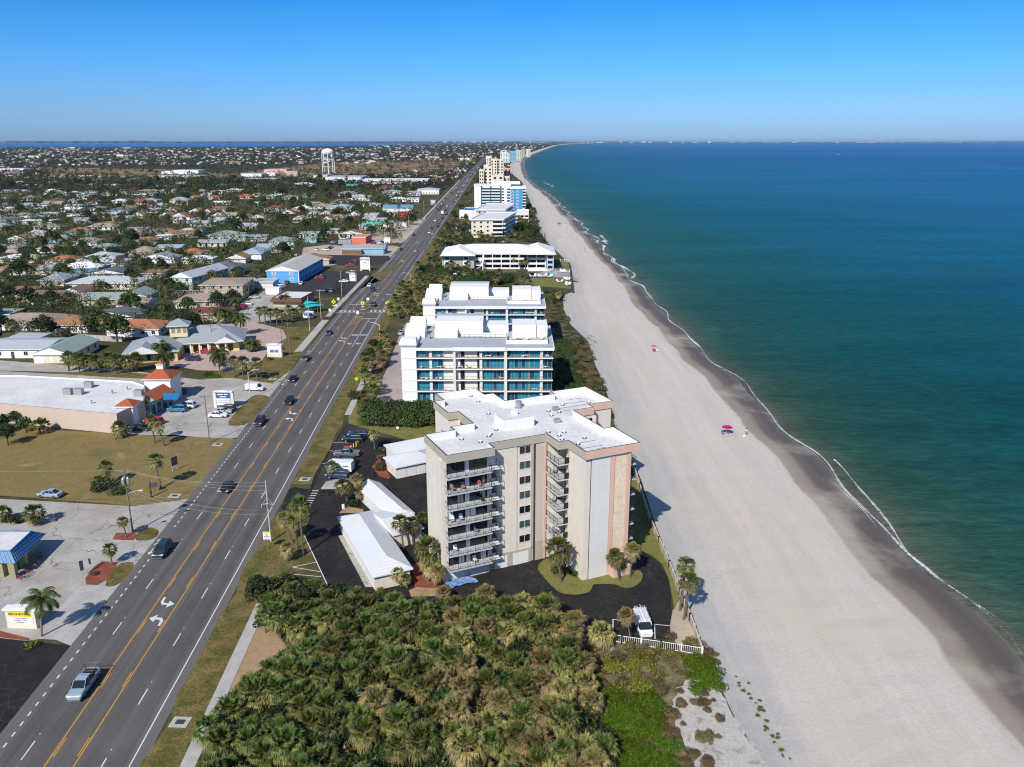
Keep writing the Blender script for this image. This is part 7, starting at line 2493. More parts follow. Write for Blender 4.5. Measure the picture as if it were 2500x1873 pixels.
# what is too far to count: one mass each
def town_mass():
 r = random.Random(15)
 c = MB()
 pts = {}
 n = t = 0
 while n < 5200 and t < 300000:
  t += 1
  v = 395 + 430 * r.random() ** 1.35
  u = r.uniform(-60, 1010)
  x, y = G((u, v))
  if y > 1500 or y < 226 or any(inside((x, y), g) for g in GAPS):
   continue
  big = 1 + max(0, y - 500) / 2500
  if not free(x, y, .7):
   continue
  k = (int(x // 4), int(y // 4))
  d2 = (3.0 + y * .002) ** 2
  if any((x - a) ** 2 + (y - b) ** 2 < d2 for i in (-1, 0, 1) for j in (-1, 0, 1) for a, b in pts.get((k[0] + i, k[1] + j), ())):
   continue
  if noise_at(x, y) < .2:
   continue
  pts.setdefault(k, []).append((x, y))
  n += 1
  s = r.uniform(1.5, 3.5) * big
  h = s * r.uniform(1.0, 1.9)
  kind = BUSHC[r.choice(('green', 'dark', 'green', 'dark', 'dry', 'green', 'grape'))]
  q = 70 if y < 420 else 40 if y < 700 else 22
  for _ in range(2):
   leaf_cloud(c, r, (x + r.uniform(-.8, .8) * s, y + r.uniform(-.8, .8) * s, h * .8), s * .8, s * .8, h * .8, q // 2, (.55 if y < 420 else .8 if y < 700 else 1.15) * big, kind)
 o = c.build('town_greenery', mLEAF)
 tag(o, 'dense yard greenery crowding the gaps between the roofs of the town', 'greenery', kind='stuff')
def noise_at(x, y):
 return .5 + .25 * math.sin(x * .071 + 1.3 * math.sin(y * .043)) + .25 * math.sin(y * .083 + 1.7 * math.sin(x * .037))
town_mass()
def far_mass():
 r = random.Random(5)
 c = MB()
 n = 0
 dark = [(.03, .042, .02), (.045, .055, .025), (.022, .032, .016), (.065, .062, .035), (.09, .075, .045)]
 while n < 11500:
  t = r.random()
  v = 349.5 + 120 * t ** 1.5
  u = r.uniform(-120, 1290)
  x, y = G((u, v))
  if y < 1050 or y > 14000 or x > road_c(min(y, 5900)) - 16 and u < DUNE(v) + 999 and (x < road_c(min(y, 5900)) + 15 or u > DUNE(v) - 6):
   continue
  if y < 1900 and not free(x, y, 3):
   continue
  if y < 2600 and any(inside((x, y), g) for g in GAPS[-1:]) and r.random() < .8:
   continue
  if 352.0 > v and u < 1150:
   continue
  if v < 361 and u < 950:
   continue
  s = r.uniform(2.6, 5.2) * (1 + max(0, min(y, 6000) - 1500) / 4500)
  n += 1
  leaf_cloud(c, r, (x, y, s * .75), s, s, s * .85, 16 if y < 2500 else 10, s * .55, dark)
 o = c.build('distant_trees', mLEAF)
 tag(o, 'dark mass of distant trees stretching to the lagoon', 'trees', kind='stuff')
 h = MB()
 n = 0
 mats_ = [mWPAINT, RM['lgrey'], RM['tan'], RM['rust'], RM['maroon'], RM['brown'], WM['cream'], RM['bgrey']]
 while n < 1500:
  t = r.random()
  v = 348.6 + 95 * t ** 1.8
  u = r.uniform(-120, 1420)
  x, y = G((u, v))
  if y < 1150 or y > 26000 or u > DUNE(v) - 3 or (v < 361.5 and u < 900) or (v < 352 and u < 1120):
   continue
  if abs(x - road_c(min(y, 5900))) < 18 or (y < 1900 and not free(x, y, 9)):
   continue
  k = 1 + max(0, min(y, 7000) - 1500) / 4500
  if y < 3000 and inside((x, y), GAPS[-1]):
   continue
  w, d, hh = r.uniform(7, 13) * k, r.uniform(5, 8) * k, r.uniform(2.6, 3.6) * (1 + max(0, min(y, 7000) - 2500) / 6000)
  if r.random() < .03:
   w, hh = w * 2.5, hh * 2
  red = 2150 < y < 2900 and 720 < u < 1010 or 1700 < y < 2300 and 480 < u < 700
  rm = r.choice((3, 4, 3)) if red and r.random() < .85 else r.choice((0, 1, 2, 2, 3, 4, 5, 5, 5, 7, 4))
  h.M = Tm(x, y, 0, r.choice((0, 1.5708)) + r.uniform(-.15, .15))
  roof_mesh(h, w, d, hh, hh * .4, 'hip' if r.random() < .7 else 'gable', .3, rm, 0)
  h.box(-w / 2, w / 2, -d / 2, d / 2, 0, hh - .2, r.choice((0, 2, 6, 2)))
  n += 1
 h.M = None
 o = h.build('distant_houses', mats_)
 tag(o, 'sea of distant rooftops among the trees', 'houses', kind='stuff')
 m = MB()
 x0 = -16000
 while x0 < 34000:
  w = r.uniform(300, 900)
  yb = 27000 if x0 < 2000 else 33000 + (x0 - 2000) * .25
  hh = r.uniform(22, 30) * (2.4 if x0 < -12000 else 1.7 if x0 < -8000 else 1.2 if x0 < -3000 else .75)
  m.loft([[(x0, yb, 0), (x0, yb + 400, 0), (x0, yb + 400, hh), (x0, yb, hh)], [(x0 + w, yb, 0), (x0 + w, yb + 400, 0), (x0 + w, yb + 400, hh * .8), (x0 + w, yb, hh * .8)]])
  x0 += w * .8
 o = m.build('far_shore_woods', mat('far woodland', (.045, .06, .05), .95, .2, .002))
 tag(o, 'low dark wooded shore across the lagoon on the horizon', 'woods', kind='stuff')
 m = MB()
 for _ in range(110):
  u = r.choice((r.uniform(1290, 1720), r.uniform(1000, 1300), r.uniform(1650, 2350), r.uniform(330, 620)))
  v = 347.6 + r.uniform(-.4, 1.2) if u < 1720 and u > 1000 else 346.2
  x, y = G((u, v))
  y = min(y, 30000)
  x = G((u, CY))[0] / G((u, CY))[1] * 0 + (u - CX) / F / (CP) * y * 1.0
  w = r.uniform(8, 40) * (1 + (y - 9000) / 20000)
  m.box(x - w, x + w, y, y + 120, 0, (r.uniform(14, 45) if u < 1720 else r.uniform(8, 18)))
 o = m.build('far_town_blocks', mat('far pale blocks', (.6, .58, .55), .9, .1, .004))
 tag(o, 'pale far resort blocks along the horizon', 'buildings', kind='stuff')
far_mass()
# vehicles
def paint(name, c, rough=.3):
 return mat(name, c, rough, .04, 1, spec=.6)
PAINT = {'black': paint('black car paint', (.012, .012, .014)), 'silver': paint('silver car paint', (.36, .38, .4)), 'slate': paint('slate car paint', (.1, .125, .15)), 'navy': paint('navy car paint', (.015, .03, .09)), 'white': paint('white car paint', (.72, .72, .71)), 'grey': paint('grey car paint', (.12, .12, .125)),
         'red': paint('red car paint', (.4, .015, .03)), 'plum': paint('plum car paint', (.06, .02, .05)), 'green': paint('dark green car paint', (.015, .04, .045)), 'blue': paint('blue car paint', (.03, .17, .3)), 'steel': paint('steel blue car paint', (.27, .34, .42)), 'teal': paint('teal car paint', (.02, .38, .34))}
def sec(x, hw, z0, z1, tuck=.9, top=.9):
 m = z0 + (z1 - z0) * .45
 return [(x, -hw * tuck, z0), (x, hw * tuck, z0), (x, hw, z0 + .12), (x, hw, m), (x, hw * .985, z1 - .1), (x, hw * top, z1), (x, -hw * top, z1), (x, -hw * .985, z1 - .1), (x, -hw, m), (x, -hw, z0 + .12)]
def wheels(T, xs, hw, r=.33):
 for x in xs:
  for s in (-1, 1):
   y0, y1 = s * (hw - .22), s * (hw + .01)
   w = MB()
   w.tube([(x, y0, r), (x, y1, r)], r, 14)
   o = part('wheel', w, mRUBB, T)
   w = MB()
   w.tube([(x, y1 - s * .02, r), (x, y1 + s * .012, r)], r * .62, 10)
   part('rim', w, mRIM, o)
def lights(T, xf, xr, hw, zf, zr):
 for s in (-1, 1):
  w = MB()
  w.box(xf - .28, xf + .02, s * hw * .78 - .17, s * hw * .78 + .17, zf - .07, zf + .08)
  part('headlight', w, mLAMP, T)
  w = MB()
  w.box(xr - .02, xr + .1, s * hw * .82 - .12, s * hw * .82 + .12, zr - .12, zr + .14)
  part('taillight', w, mTAIL, T)
  w = MB()
  w.box(.62, .8, s * (hw + .02) - .02, s * (hw + .2), zf + .22, zf + .38) if s > 0 else w.box(.62, .8, -(hw + .2), -(hw) + .0, zf + .22, zf + .38)
  part('mirror', w, PAINT['black'], T)
def car_proto(kind):
 T = thing('parked_car', '', 'car', (0, 0, -500))
 b, g, rf = MB(), MB(), MB()
 b.smooth = False
 if kind == 'sedan':
  hw = .91
  b.loft([sec(-2.35, .74, .35, .82), sec(-2.2, .86, .25, .98), sec(-1.5, hw, .2, 1.02), sec(0, hw, .2, .98), sec(1.1, hw, .2, .95), sec(1.9, .88, .22, .82), sec(2.28, .78, .25, .68), sec(2.36, .66, .35, .58)])
  gs = [(-1.75, .74, .74, .98, .99), (-.85, .8, .62, .97, 1.43), (.25, .8, .64, .95, 1.44), (1.15, .78, .76, .93, .95)]
  rt = [(-.85, .61, 1.425), (-.3, .63, 1.46), (.28, .63, 1.435)]
  lights_ = (2.3, -2.34, hw, .66, .8)
  wx = (-1.42, 1.4)
 elif kind == 'suv':
  hw = .95
  b.loft([sec(-2.35, .82, .42, 1.0), sec(-2.3, .9, .32, 1.1), sec(-1.5, hw, .28, 1.1), sec(0, hw, .28, 1.08), sec(1.15, hw, .28, 1.06), sec(2.0, .92, .3, .98), sec(2.32, .84, .34, .86), sec(2.4, .74, .42, .76)])
  gs = [(-2.28, .84, .76, 1.08, 1.2), (-1.95, .84, .7, 1.08, 1.7), (.35, .84, .7, 1.06, 1.74), (1.25, .82, .8, 1.04, 1.07)]
  rt = [(-2.0, .7, 1.7), (-.8, .71, 1.76), (.38, .69, 1.74)]
  lights_ = (2.34, -2.36, hw, .82, 1.0)
  wx = (-1.42, 1.45)
 elif kind == 'pickup':
  hw = .96
  b.loft([sec(.95, hw, .35, 1.1), sec(1.6, hw, .35, 1.1), sec(2.5, .93, .36, 1.02), sec(2.78, .84, .4, .92), sec(2.84, .76, .45, .85)])
  b.loft([sec(-.75, hw, .35, 1.12), sec(.95, hw, .35, 1.1)])
  b.box(-2.8, -.75, -hw, hw, .4, .72)
  b.box(-2.8, -.75, hw - .09, hw, .72, 1.12)
  b.box(-2.8, -.75, -hw, -hw + .09, .72, 1.12)
  b.box(-2.8, -2.71, -hw + .09, hw - .09, .72, 1.12)
  gs = [(-.8, .84, .78, 1.1, 1.12), (-.7, .84, .72, 1.1, 1.7), (.7, .84, .72, 1.09, 1.76), (1.5, .82, .8, 1.06, 1.08)]
  rt = [(-.72, .71, 1.7), (0, .72, 1.79), (.73, .71, 1.76)]
  lights_ = (2.78, -2.82, hw, .88, .98)
  wx = (-1.75, 1.75)
 elif kind == 'van':
  hw = .98
  b.loft([sec(-2.6, .88, .4, 1.95), sec(-2.55, .95, .3, 2.0, .9, .8), sec(.6, hw, .3, 2.02, .9, .8), sec(.98, hw, .3, 1.9, .9, .76)])
  b.loft([sec(.98, hw, .3, 1.2), sec(1.7, .95, .3, 1.12), sec(2.3, .88, .34, .92), sec(2.42, .76, .42, .8)])
  gs = [(.97, .9, .76, 1.15, 1.86), (1.05, .9, .76, 1.15, 1.84), (1.75, .86, .84, 1.08, 1.1)]
  rt = None
  lights_ = (2.36, -2.61, hw, .84, 1.1)
  wx = (-1.55, 1.5)
 g.loft([[(x, -wb, zb), (x, wb, zb), (x, wt, zt), (x, -wt, zt)] for x, wb, wt, zb, zt in gs])
 part('body', b, PAINT['black'], T)
 part('window_band', g, mCGLASS, T)
 if rt:
  lo = [[(x, -w, z - .03), (x, w, z - .03), (x, w * .96, z + .025), (x, -w * .96, z + .025)] for x, w, z in rt]
  rf.loft(lo)
  for s in (-1, 1):
   for i in range(len(gs) - 1):
    x0, wb0, wt0, zb0, zt0 = gs[i]
    x1, wb1, wt1, zb1, zt1 = gs[i + 1]
   xa, xb = gs[-2], gs[-1]
   rf.tube([(xa[0], s * xa[2], xa[4]), (xb[0], s * xb[2], xb[4])], .045, 5)
   xa, xb = gs[0], gs[1]
   rf.tube([(xa[0], s * xa[2], xa[4]), (xb[0], s * xb[2], xb[4])], .05, 5)
   m = (gs[1][0] + gs[2][0]) / 2
   rf.tube([(m, s * gs[1][1], gs[1][3]), (m, s * (gs[1][2] + .01), gs[1][4] + .01)], .045, 5)
  part('roof_panel', rf, PAINT['black'], T)
 w = MB()
 w.box(wx[1] - .9, lights_[0] + .07, -hw * .8, hw * .8, .22, .4)
 w.box(lights_[1] - .06, wx[0] + .7, -hw * .8, hw * .8, .24, .42)
 part('bumper', w, PAINT['grey'] if kind != 'pickup' else mRIM, T)
 w = MB()
 w.box(lights_[0] - .02, lights_[0] + .05, -hw * .42, hw * .42, lights_[3] - .16, lights_[3] + .02)
 part('grille', w, mRUBB, T)
 wheels(T, wx, hw, .37 if kind in ('suv', 'pickup') else .33)
 lights(T, *lights_)
 PROTO['car_' + kind] = T
for k in ('sedan', 'suv', 'pickup', 'van'):
 car_proto(k)
def far_car():
 b = MB()
 b.loft([sec(-2.3, .86, .25, .95), sec(-1.4, .92, .2, 1.0), sec(1.1, .92, .2, .96), sec(2.25, .84, .25, .72)])
 b.loft([[(x, -w, z), (x, w, z), (x, w2, z2), (x, -w2, z2)] for x, w, z, w2, z2 in ((-1.9, .8, .97, .74, 1.1), (-1.2, .82, .97, .66, 1.5), (.3, .82, .95, .66, 1.52), (1.1, .8, .93, .78, .95))], 1)
 b.box(-1.2, .3, -.62, .62, 1.49, 1.55, 0)
 for x in (-1.4, 1.4):
  for s in (-1, 1):
   b.tube([(x, s * .7, .33), (x, s * .93, .33)], .33, 10, 2)
 T = b.build('parked_car', [PAINT['white'], mCGLASS, mRUBB])
 T.location = (0, 0, -500)
 tag(T, '', 'car')
 PROTO['car_far'] = T
far_car()
def car(kind, x, y, rz, colour, label=None, group=None, words=None, moving=False):
 key = 'car_' + kind
 src = PROTO[key]
 T = dup(src, (x, y, .055), rz, paint=PAINT[colour])
 T.name = {'van': 'white_van', 'pickup': 'pickup_truck'}.get(kind, 'moving_car' if moving else 'parked_car')
 T['category'] = {'van': 'van', 'pickup': 'pickup truck'}.get(kind, 'car')
 if group:
  T['group'] = group
 if label:
  T['label'] = label
 else:
  AUTO.append((T, words or colour + ' car', x, y))
 return T
def car_px(kind, p, rz, colour, label=None, group=None, words=None):
 x, y = G(p)
 return car(kind, x, y, rz, colour, label, group, words)
S_, N_ = RAD(-92), RAD(88)
def hw_car(kind, p, colour, label, away=False):
 x, y = G(p)
 a = -road_rz(y)
 return car(kind, x, y, RAD(90 if away else -90) + math.atan(-road_d(y)) * -1 * -1, colour, label, 'cars driving on the highway', moving=True)
T = hw_car('pickup', cS(1140, 600), 'steel', 'silver blue pickup truck with a ladder rack driving nearest the camera')
m = MB()
for x in (-2.7, -1.0):
 m.tube([(x, -.88, 1.1), (x, -.88, 1.85), (x, .88, 1.85), (x, .88, 1.1)], .04, 5)
for s in (-.88, .88):
 m.tube([(-2.75, s, 1.8), (-.9, s, 1.8)], .035, 5)
part('rack', m, mRAIL, T)
m = MB()
m.box(-2.7, -.8, -.86, .86, .73, 1.0)
part('bed_liner', m, mCURT, T)
hw_car('suv', cQ(540, 430), 'green', 'dark green sport utility car with silver roof rails passing the red mulch island')
hw_car('sedan', cR(300, 1085), 'black', 'black sedan passing under the overhead wires')
hw_car('suv', cR(745, 195), 'plum', 'black sport utility car passing the shop car park')
hw_car('suv', cB(2083, 400), 'black', 'black crossover beside the turn arrows')
hw_car('sedan', cB(2110, 235), 'black', 'dark crossover near the white van at the street mouth')
hw_car('pickup', (746, 880), 'grey', 'dark grey pickup with a pale grille near the white office sign')
hw_car('sedan', cT(135, 672), 'plum', 'plum dark car just before the lane letters')
hw_car('suv', cT(765, 275), 'black', 'black sport utility car beside the planted island of the crosswalk', True)
hw_car('suv', cT(748, 60), 'navy', 'navy sport utility car just beyond the crosswalk stop line')
hw_car('sedan', cN(958, 1182), 'white', 'white car slowing in the outer lane beyond the crosswalk')
for p, c, k, aw in ((cN(1325, 765), 'plum', 'sedan', 0), (cN(1490, 780), 'silver', 'sedan', 1), (cN(1470, 595), 'navy', 'suv', 0), (cN(1650, 565), 'white', 'sedan', 1), (cN(1685, 580), 'silver', 'sedan', 1), (cN(1680, 518), 'plum', 'suv', 1), (cN(1750, 495), 'black', 'suv', 1),
     (cN(1715, 425), 'white', 'sedan', 0), (cN(1712, 332), 'grey', 'sedan', 0), (cN(1805, 403), 'black', 'suv', 1), (cN(1850, 355), 'plum', 'sedan', 1), (cN(1840, 308), 'black', 'suv', 1), (cN(1760, 470), 'grey', 'sedan', 1), (cN(1855, 258), 'white', 'sedan', 0), (cN(1775, 258), 'plum', 'sedan', 0)):
 x, y = G(p)
 car('far', x, y, RAD(90 if aw else -90), c, None, 'far cars on the highway', '%s car driving on the far highway' % ({'plum': 'dark red', 'silver': 'silver', 'navy': 'navy', 'white': 'white', 'black': 'black', 'grey': 'grey'}[c]), True)
r6 = random.Random(3)
for i in range(64):
 y = 830 + 1700 * (i / 64) ** 1.2 + r6.uniform(-9, 9)
 o = r6.choice((-6.2, -3.1, 3.1, 6.2))
 x, yv, _ = rp(y, o + r6.uniform(-.3, .3))
 c = r6.choice(('white', 'white', 'silver', 'black', 'grey', 'red', 'navy', 'plum'))
 car('far', x, yv, RAD(90 if o > 0 else -90), c, None, 'cars on the far stretch of the highway', '%s car on the far stretch of highway' % c, True)
p = G(cN(1802, 350))
T = thing('box_truck', 'white box truck seen from behind on the far highway', 'truck', (p[0], p[1], .05), RAD(90))
m = MB()
m.box(-3.2, 1.6, -1.2, 1.2, .9, 3.4)
part('cargo_box', m, PAINT['white'], T)
m = MB()
m.loft([sec(1.7, 1.05, .5, 2.5), sec(2.6, 1.05, .5, 2.3), sec(3.1, 1.0, .5, 1.3), sec(3.6, .95, .5, 1.2)])
part('cab', m, PAINT['white'], T)
m = MB()
for x in (-2.0, 2.6):
 for s in (-1, 1):
  m.tube([(x, s * .8, .45), (x, s * 1.1, .45)], .45, 10)
part('wheels', m, mRUBB, T)
x, y = G(cC(600, 770))
T = thing('cargo_trailer', 'white enclosed cargo trailer parked among the cars of the condo', 'trailer', (x, y, .06), RAD(172))
m = MB()
m.box(-2.4, 2.2, -1.0, 1.0, .5, 2.45)
m.loft([[(2.2, -1, .5), (2.2, 1, .5), (2.2, 1, 2.45), (2.2, -1, 2.45)], [(2.8, -.3, .5), (2.8, .3, .5), (2.8, .3, 2.3), (2.8, -.3, 2.3)]])
part('body', m, PAINT['white'], T)
m = MB()
m.box(-1.7, -.5, .995, 1.015, 1.55, 1.72)
part('lettering_band', m, PAINT['black'], T)
m = MB()
for s in (-1, 1):
 m.tube([(-.3, s * .85, .35), (-.3, s * 1.03, .35)], .35, 12)
part('wheels', m, mRUBB, T)
m = MB()
m.tube([(2.7, 0, .5), (3.5, 0, .5)], .07, 5)
part('drawbar', m, mGALV, T)
gk = 'cars parked at the beige condominium'
car_px('suv', cC(668, 583), RAD(176), 'black', 'black sport utility car with its lamp lit by the yellow bollards', gk)
car_px('sedan', cC(700, 548), RAD(176), 'navy', 'dark blue car behind the black one at the lawn', gk)
car_px('pickup', cC(632, 672), RAD(177), 'grey', 'two tone silver and black pickup between bollards and trailer', gk)
car_px('suv', cC(618, 727), RAD(177), 'green', 'dark car hidden behind the white trailer', gk)
car_px('suv', cC(572, 808), RAD(172), 'navy', 'dark crossover with its bonnet up before the white trailer', gk)
T = car_px('van', cD(1347, 1510), RAD(-86), 'white', 'white work van with ladders on its roof rack inside the white railing', gk)
m = MB()
for x in (-2.2, -1.0, .4):
 m.box(x - .03, x + .03, -.95, .95, 2.06, 2.14)
for y0 in (-.75, .35):
 for s in (0, .4):
  m.tube([(-2.7, y0 + s, 2.22), (1.3, y0 + s, 2.22)], .035, 5)
 for i in range(11):
  m.tube([(-2.5 + i * .36, y0, 2.22), (-2.5 + i * .36, y0 + .4, 2.22)], .022, 4)
m.tube([(-2.9, .1, 2.24), (1.6, .1, 2.24)], .06, 6)
part('ladder_rack', m, mALU, T)
gs_ = 'cars parked at the shop row'
for kind, p, rz, c, lab in (('suv', cB(1345, 430), 175, 'white', 'white sport utility car parked before the shop row'), ('suv', cB(1280, 455), 175, 'blue', 'light blue sport utility car parked before the shop row'), ('sedan', cB(1570, 497), 5, 'white', 'white sedan under the shop sign'),
       ('suv', cB(1630, 455), 178, 'black', 'black sport utility car under the shop sign'), ('sedan', cB(1605, 470), 5, 'silver', 'silver car squeezed between the white and black ones'), ('van', cB(1840, 305), -4, 'white', 'white panel van waiting at the street mouth'),
       ('pickup', cB(1020, 590), 172, 'green', 'dark pickup in the shade of the small turret'), ('suv', cB(1110, 545), 165, 'red', 'red car half hidden by the pair of palms'), ('suv', cB(1280, 330), 170, 'navy', 'dark car beside the blue awning'), ('sedan', cB(1250, 262), 170, 'white', 'white car behind the large turret'),
       ('sedan', cB(365, 1070), 170, 'steel', 'silver blue car with raised boot lid in the dry field'), ('suv', cM(335, 1565), 176, 'navy', 'dark blue sport utility car on the pink forecourt'), ('sedan', cM(475, 1480), 176, 'red', 'dark red car at the office porch'), ('sedan', cB(40, 240), 172, 'white', 'white car at the far corner of the shop row'),
       ('sedan', cM(900, 945), 176, 'red', 'red car before the long garden wall'), ('sedan', cM(960, 925), 176, 'white', 'white car behind the red one at the garden wall'), ('sedan', cM(1050, 845), 178, 'silver', 'silver car parked alone on the lane'), ('van', cM(1345, 735), 240, 'white', 'white van beside the double door shed'),
       ('sedan', cM(1800, 620), 178, 'red', 'red car beside the bright blue building'), ('sedan', cM(1820, 600), 178, 'black', 'black car beside the red one at the blue building'), ('sedan', cM(1590, 685), 92, 'white', 'white car at the corner of the blue building'), ('sedan', cM(1425, 672), 92, 'grey', 'dark car at the gable of the blue building'),
       ('suv', cN(440, 1245), 92, 'black', 'black car at the edge of the black car park'), ('suv', cN(520, 1245), 92, 'grey', 'dark grey car next to the black one at the car park edge'), ('sedan', cN(660, 1135), 178, 'white', 'white car behind the small round palm'), ('suv', cN(740, 1035), 178, 'silver', 'silver car below the white lot sign'),
       ('sedan', cN(730, 950), 178, 'red', 'red car under the trees by the tyre sign'), ('suv', cN(1548, 425), 178, 'silver', 'silver car on the lot by the red shopfront'), ('sedan', cG(130, 735), 88, 'silver', 'silver car on the paved drive of the white condo')):
 car_px(kind, p, RAD(rz), c, lab, gs_ if cB(0, 0)[1] == 850 and p[1] > 850 else 'cars parked about the town')
for p, c in ((cN(450, 765), 'white'), (cN(350, 765), 'white'), (cN(500, 745), 'navy'), (cN(520, 735), 'silver'), (cN(490, 640), 'red'), (cN(545, 625), 'red'), (cN(455, 660), 'white'), (cN(530, 680), 'silver'), (cN(590, 685), 'navy'), (cN(610, 660), 'black'), (cN(640, 640), 'white'), (cN(690, 630), 'white'), (cN(720, 610), 'black'),
             (cN(585, 605), 'red'), (cN(235, 668), 'red'), (cN(1060, 690), 'white'), (cN(1005, 690), 'red'), (cN(1090, 680), 'black'), (cN(850, 685), 'white'), (cN(680, 670), 'grey'), (cM(1500, 280), 'white'), (cM(1395, 320), 'red'), (cM(1530, 350), 'white'), (cM(1080, 440), 'navy'), (cM(380, 155), 'white'), (cL(895, 870), 'white'), (cL(1400, 330), 'navy'),
             (cH(520, 1465), 'white'), (cH(700, 1475), 'white'), (cH(285, 1460), 'grey'), (cH(700, 1500), 'white'), (cH(480, 970), 'white'), (cH(510, 930), 'red'), (cH(560, 845), 'red'), (cH(650, 900), 'white'), (cH(640, 1000), 'white'), (cH(1010, 1115), 'silver')):
 x, y = G(p)
 car('far', x, y, RAD(r6.choice((175, 172, 92, 178))), c, None, 'cars parked about the town', '%s car parked' % c)
for i in range(30):
 u, v = r6.uniform(1000, 1280), r6.uniform(580, 612)
 x, y = G(cJ(u - 20, v + 10))
 car('far', x, y, RAD(r6.choice((88, 92))), r6.choice(('white', 'grey', 'navy', 'silver', 'red')), None, 'cars on the supermarket car park', 'car on the supermarket car park')
# poles, wires, signs
def power_pole(p, top, label, wood=True, arm=True, arm_az=0.0, transformers=0, r=.16):
 x, y = G(p)
 tx, tz = at(top, y)
 T = thing('utility_pole', label, 'utility pole', (x, y, 0))
 m = MB()
 m.tube([(0, 0, 0), (0, 0, tz)], [r, r * .7], 8)
 part('pole', m, mWOODP if wood else mCPOLE, T)
 if arm:
  m = MB()
  c, s = math.cos(arm_az), math.sin(arm_az)
  m.tube([(-1.25 * c, -1.25 * s, tz - .35), (1.25 * c, 1.25 * s, tz - .35)], .085, 4)
  part('crossarm', m, mWOODP if wood else mCPOLE, T)
  for k in (-1.15, -.5, .5, 1.15):
   i = MB()
   i.lathe([(.05, tz - .28), (.08, tz - .2), (.05, tz - .08), (.02, tz)], 6, c=(k * c, k * s))
   part('insulator', i, mGALV, T)
 for k in range(transformers):
  a = arm_az + k * 2.1
  i = MB()
  i.lathe([(.26, tz - 2.4), (.28, tz - 2.3), (.28, tz - 1.5), (.2, tz - 1.42), (.06, tz - 1.2)], 10, c=(.45 * math.cos(a), .45 * math.sin(a)))
  part('transformer', i, mGALV, T)
 return T, Vector((x, y, 0)), tz
def wire(a, b, sag, label, r=.018):
 m = MB()
 n = 14
 a, b = Vector(a), Vector(b)
 c = (a + b) / 2
 m.tube([a + (b - a) * (i / n) - c + Vector((0, 0, -sag * 4 * (i / n) * (1 - i / n))) for i in range(n + 1)], r, 4, cap=False)
 o = m.build('overhead_wire', mWIRE)
 o.location = c
 AUTO.append((o, label, c.x, c.y))
 tag(o, None, 'wire', 'overhead wires')
def street_lamp(p, top, label, reach, az, name='street_lamp', base_h=0):
 x, y = G(p)
 _, tz = at(top, y)
 T = thing(name, label, 'street lamp', (x, y, 0))
 c, s = math.cos(az), math.sin(az)
 m = MB()
 m.tube([(0, 0, 0), (0, 0, tz - .6), (0, 0, tz - .3)], [.13, .09, .085], 8)
 part('pole', m, mALU, T)
 m = MB()
 m.tube([(0, 0, tz - .6), (reach * .4 * c, reach * .4 * s, tz + .1), (reach * c, reach * s, tz + .45)], [.07, .06, .05], 6)
 part('arm', m, mALU, T)
 m = MB()
 m.box(reach - .1, reach + .75, -.17, .17, tz + .36, tz + .52)
 for i in range(len(m.v)):
  X, Y, Z = m.v[i]
  m.v[i] = (X * c - Y * s, X * s + Y * c, Z)
 part('lamp_head', m, mGALV, T)
 return T
T1, q1, z1 = power_pole(cB(957, 1328), cB(890, 880), 'tall wooden power pole with a crossarm beside the mulch bed', True, True, RAD(2), 3)
m = MB()
m.tube([(0, 0, z1 - 4.4), (1.5, .1, z1 - 3.9), (2.2, .1, z1 - 3.8)], .04, 5)
m.box(2.1, 2.8, -.1, .3, z1 - 3.9, z1 - 3.75)
part('lamp_arm', m, mALU, T1)
T2, q2, z2 = power_pole(cB(1952, 1395), cB(1915, 955), 'grey power pole with insulators by the yellow topped sign', False, False, 0, 0, .15)
m = MB()
for z, s in ((z2 - 1.0, -1), (z2 - 1.9, -1), (z2 - 2.4, -1)):
 m.tube([(0, 0, z), (s * 1.1, -.1, z + .1)], .04, 5)
for s in (-1, 1):
 m.tube([(0, 0, z2 - 3.0), (s * .9, 0, z2 - 4.4)], .06, 5)
 m.tube([(s * .9, 0, z2 - 4.4), (0, 0, z2 - 4.2)], .05, 5)
part('bracket', m, mGALV, T2)
for k in range(3):
 m = MB()
 m.lathe([(.1, z2 - 4.9), (.14, z2 - 4.8), (.14, z2 - 4.3), (.05, z2 - 4.1)], 8, c=(-.9 + k * .9, -.3))
 part('insulator', m, mGALV, T2)
P3 = []
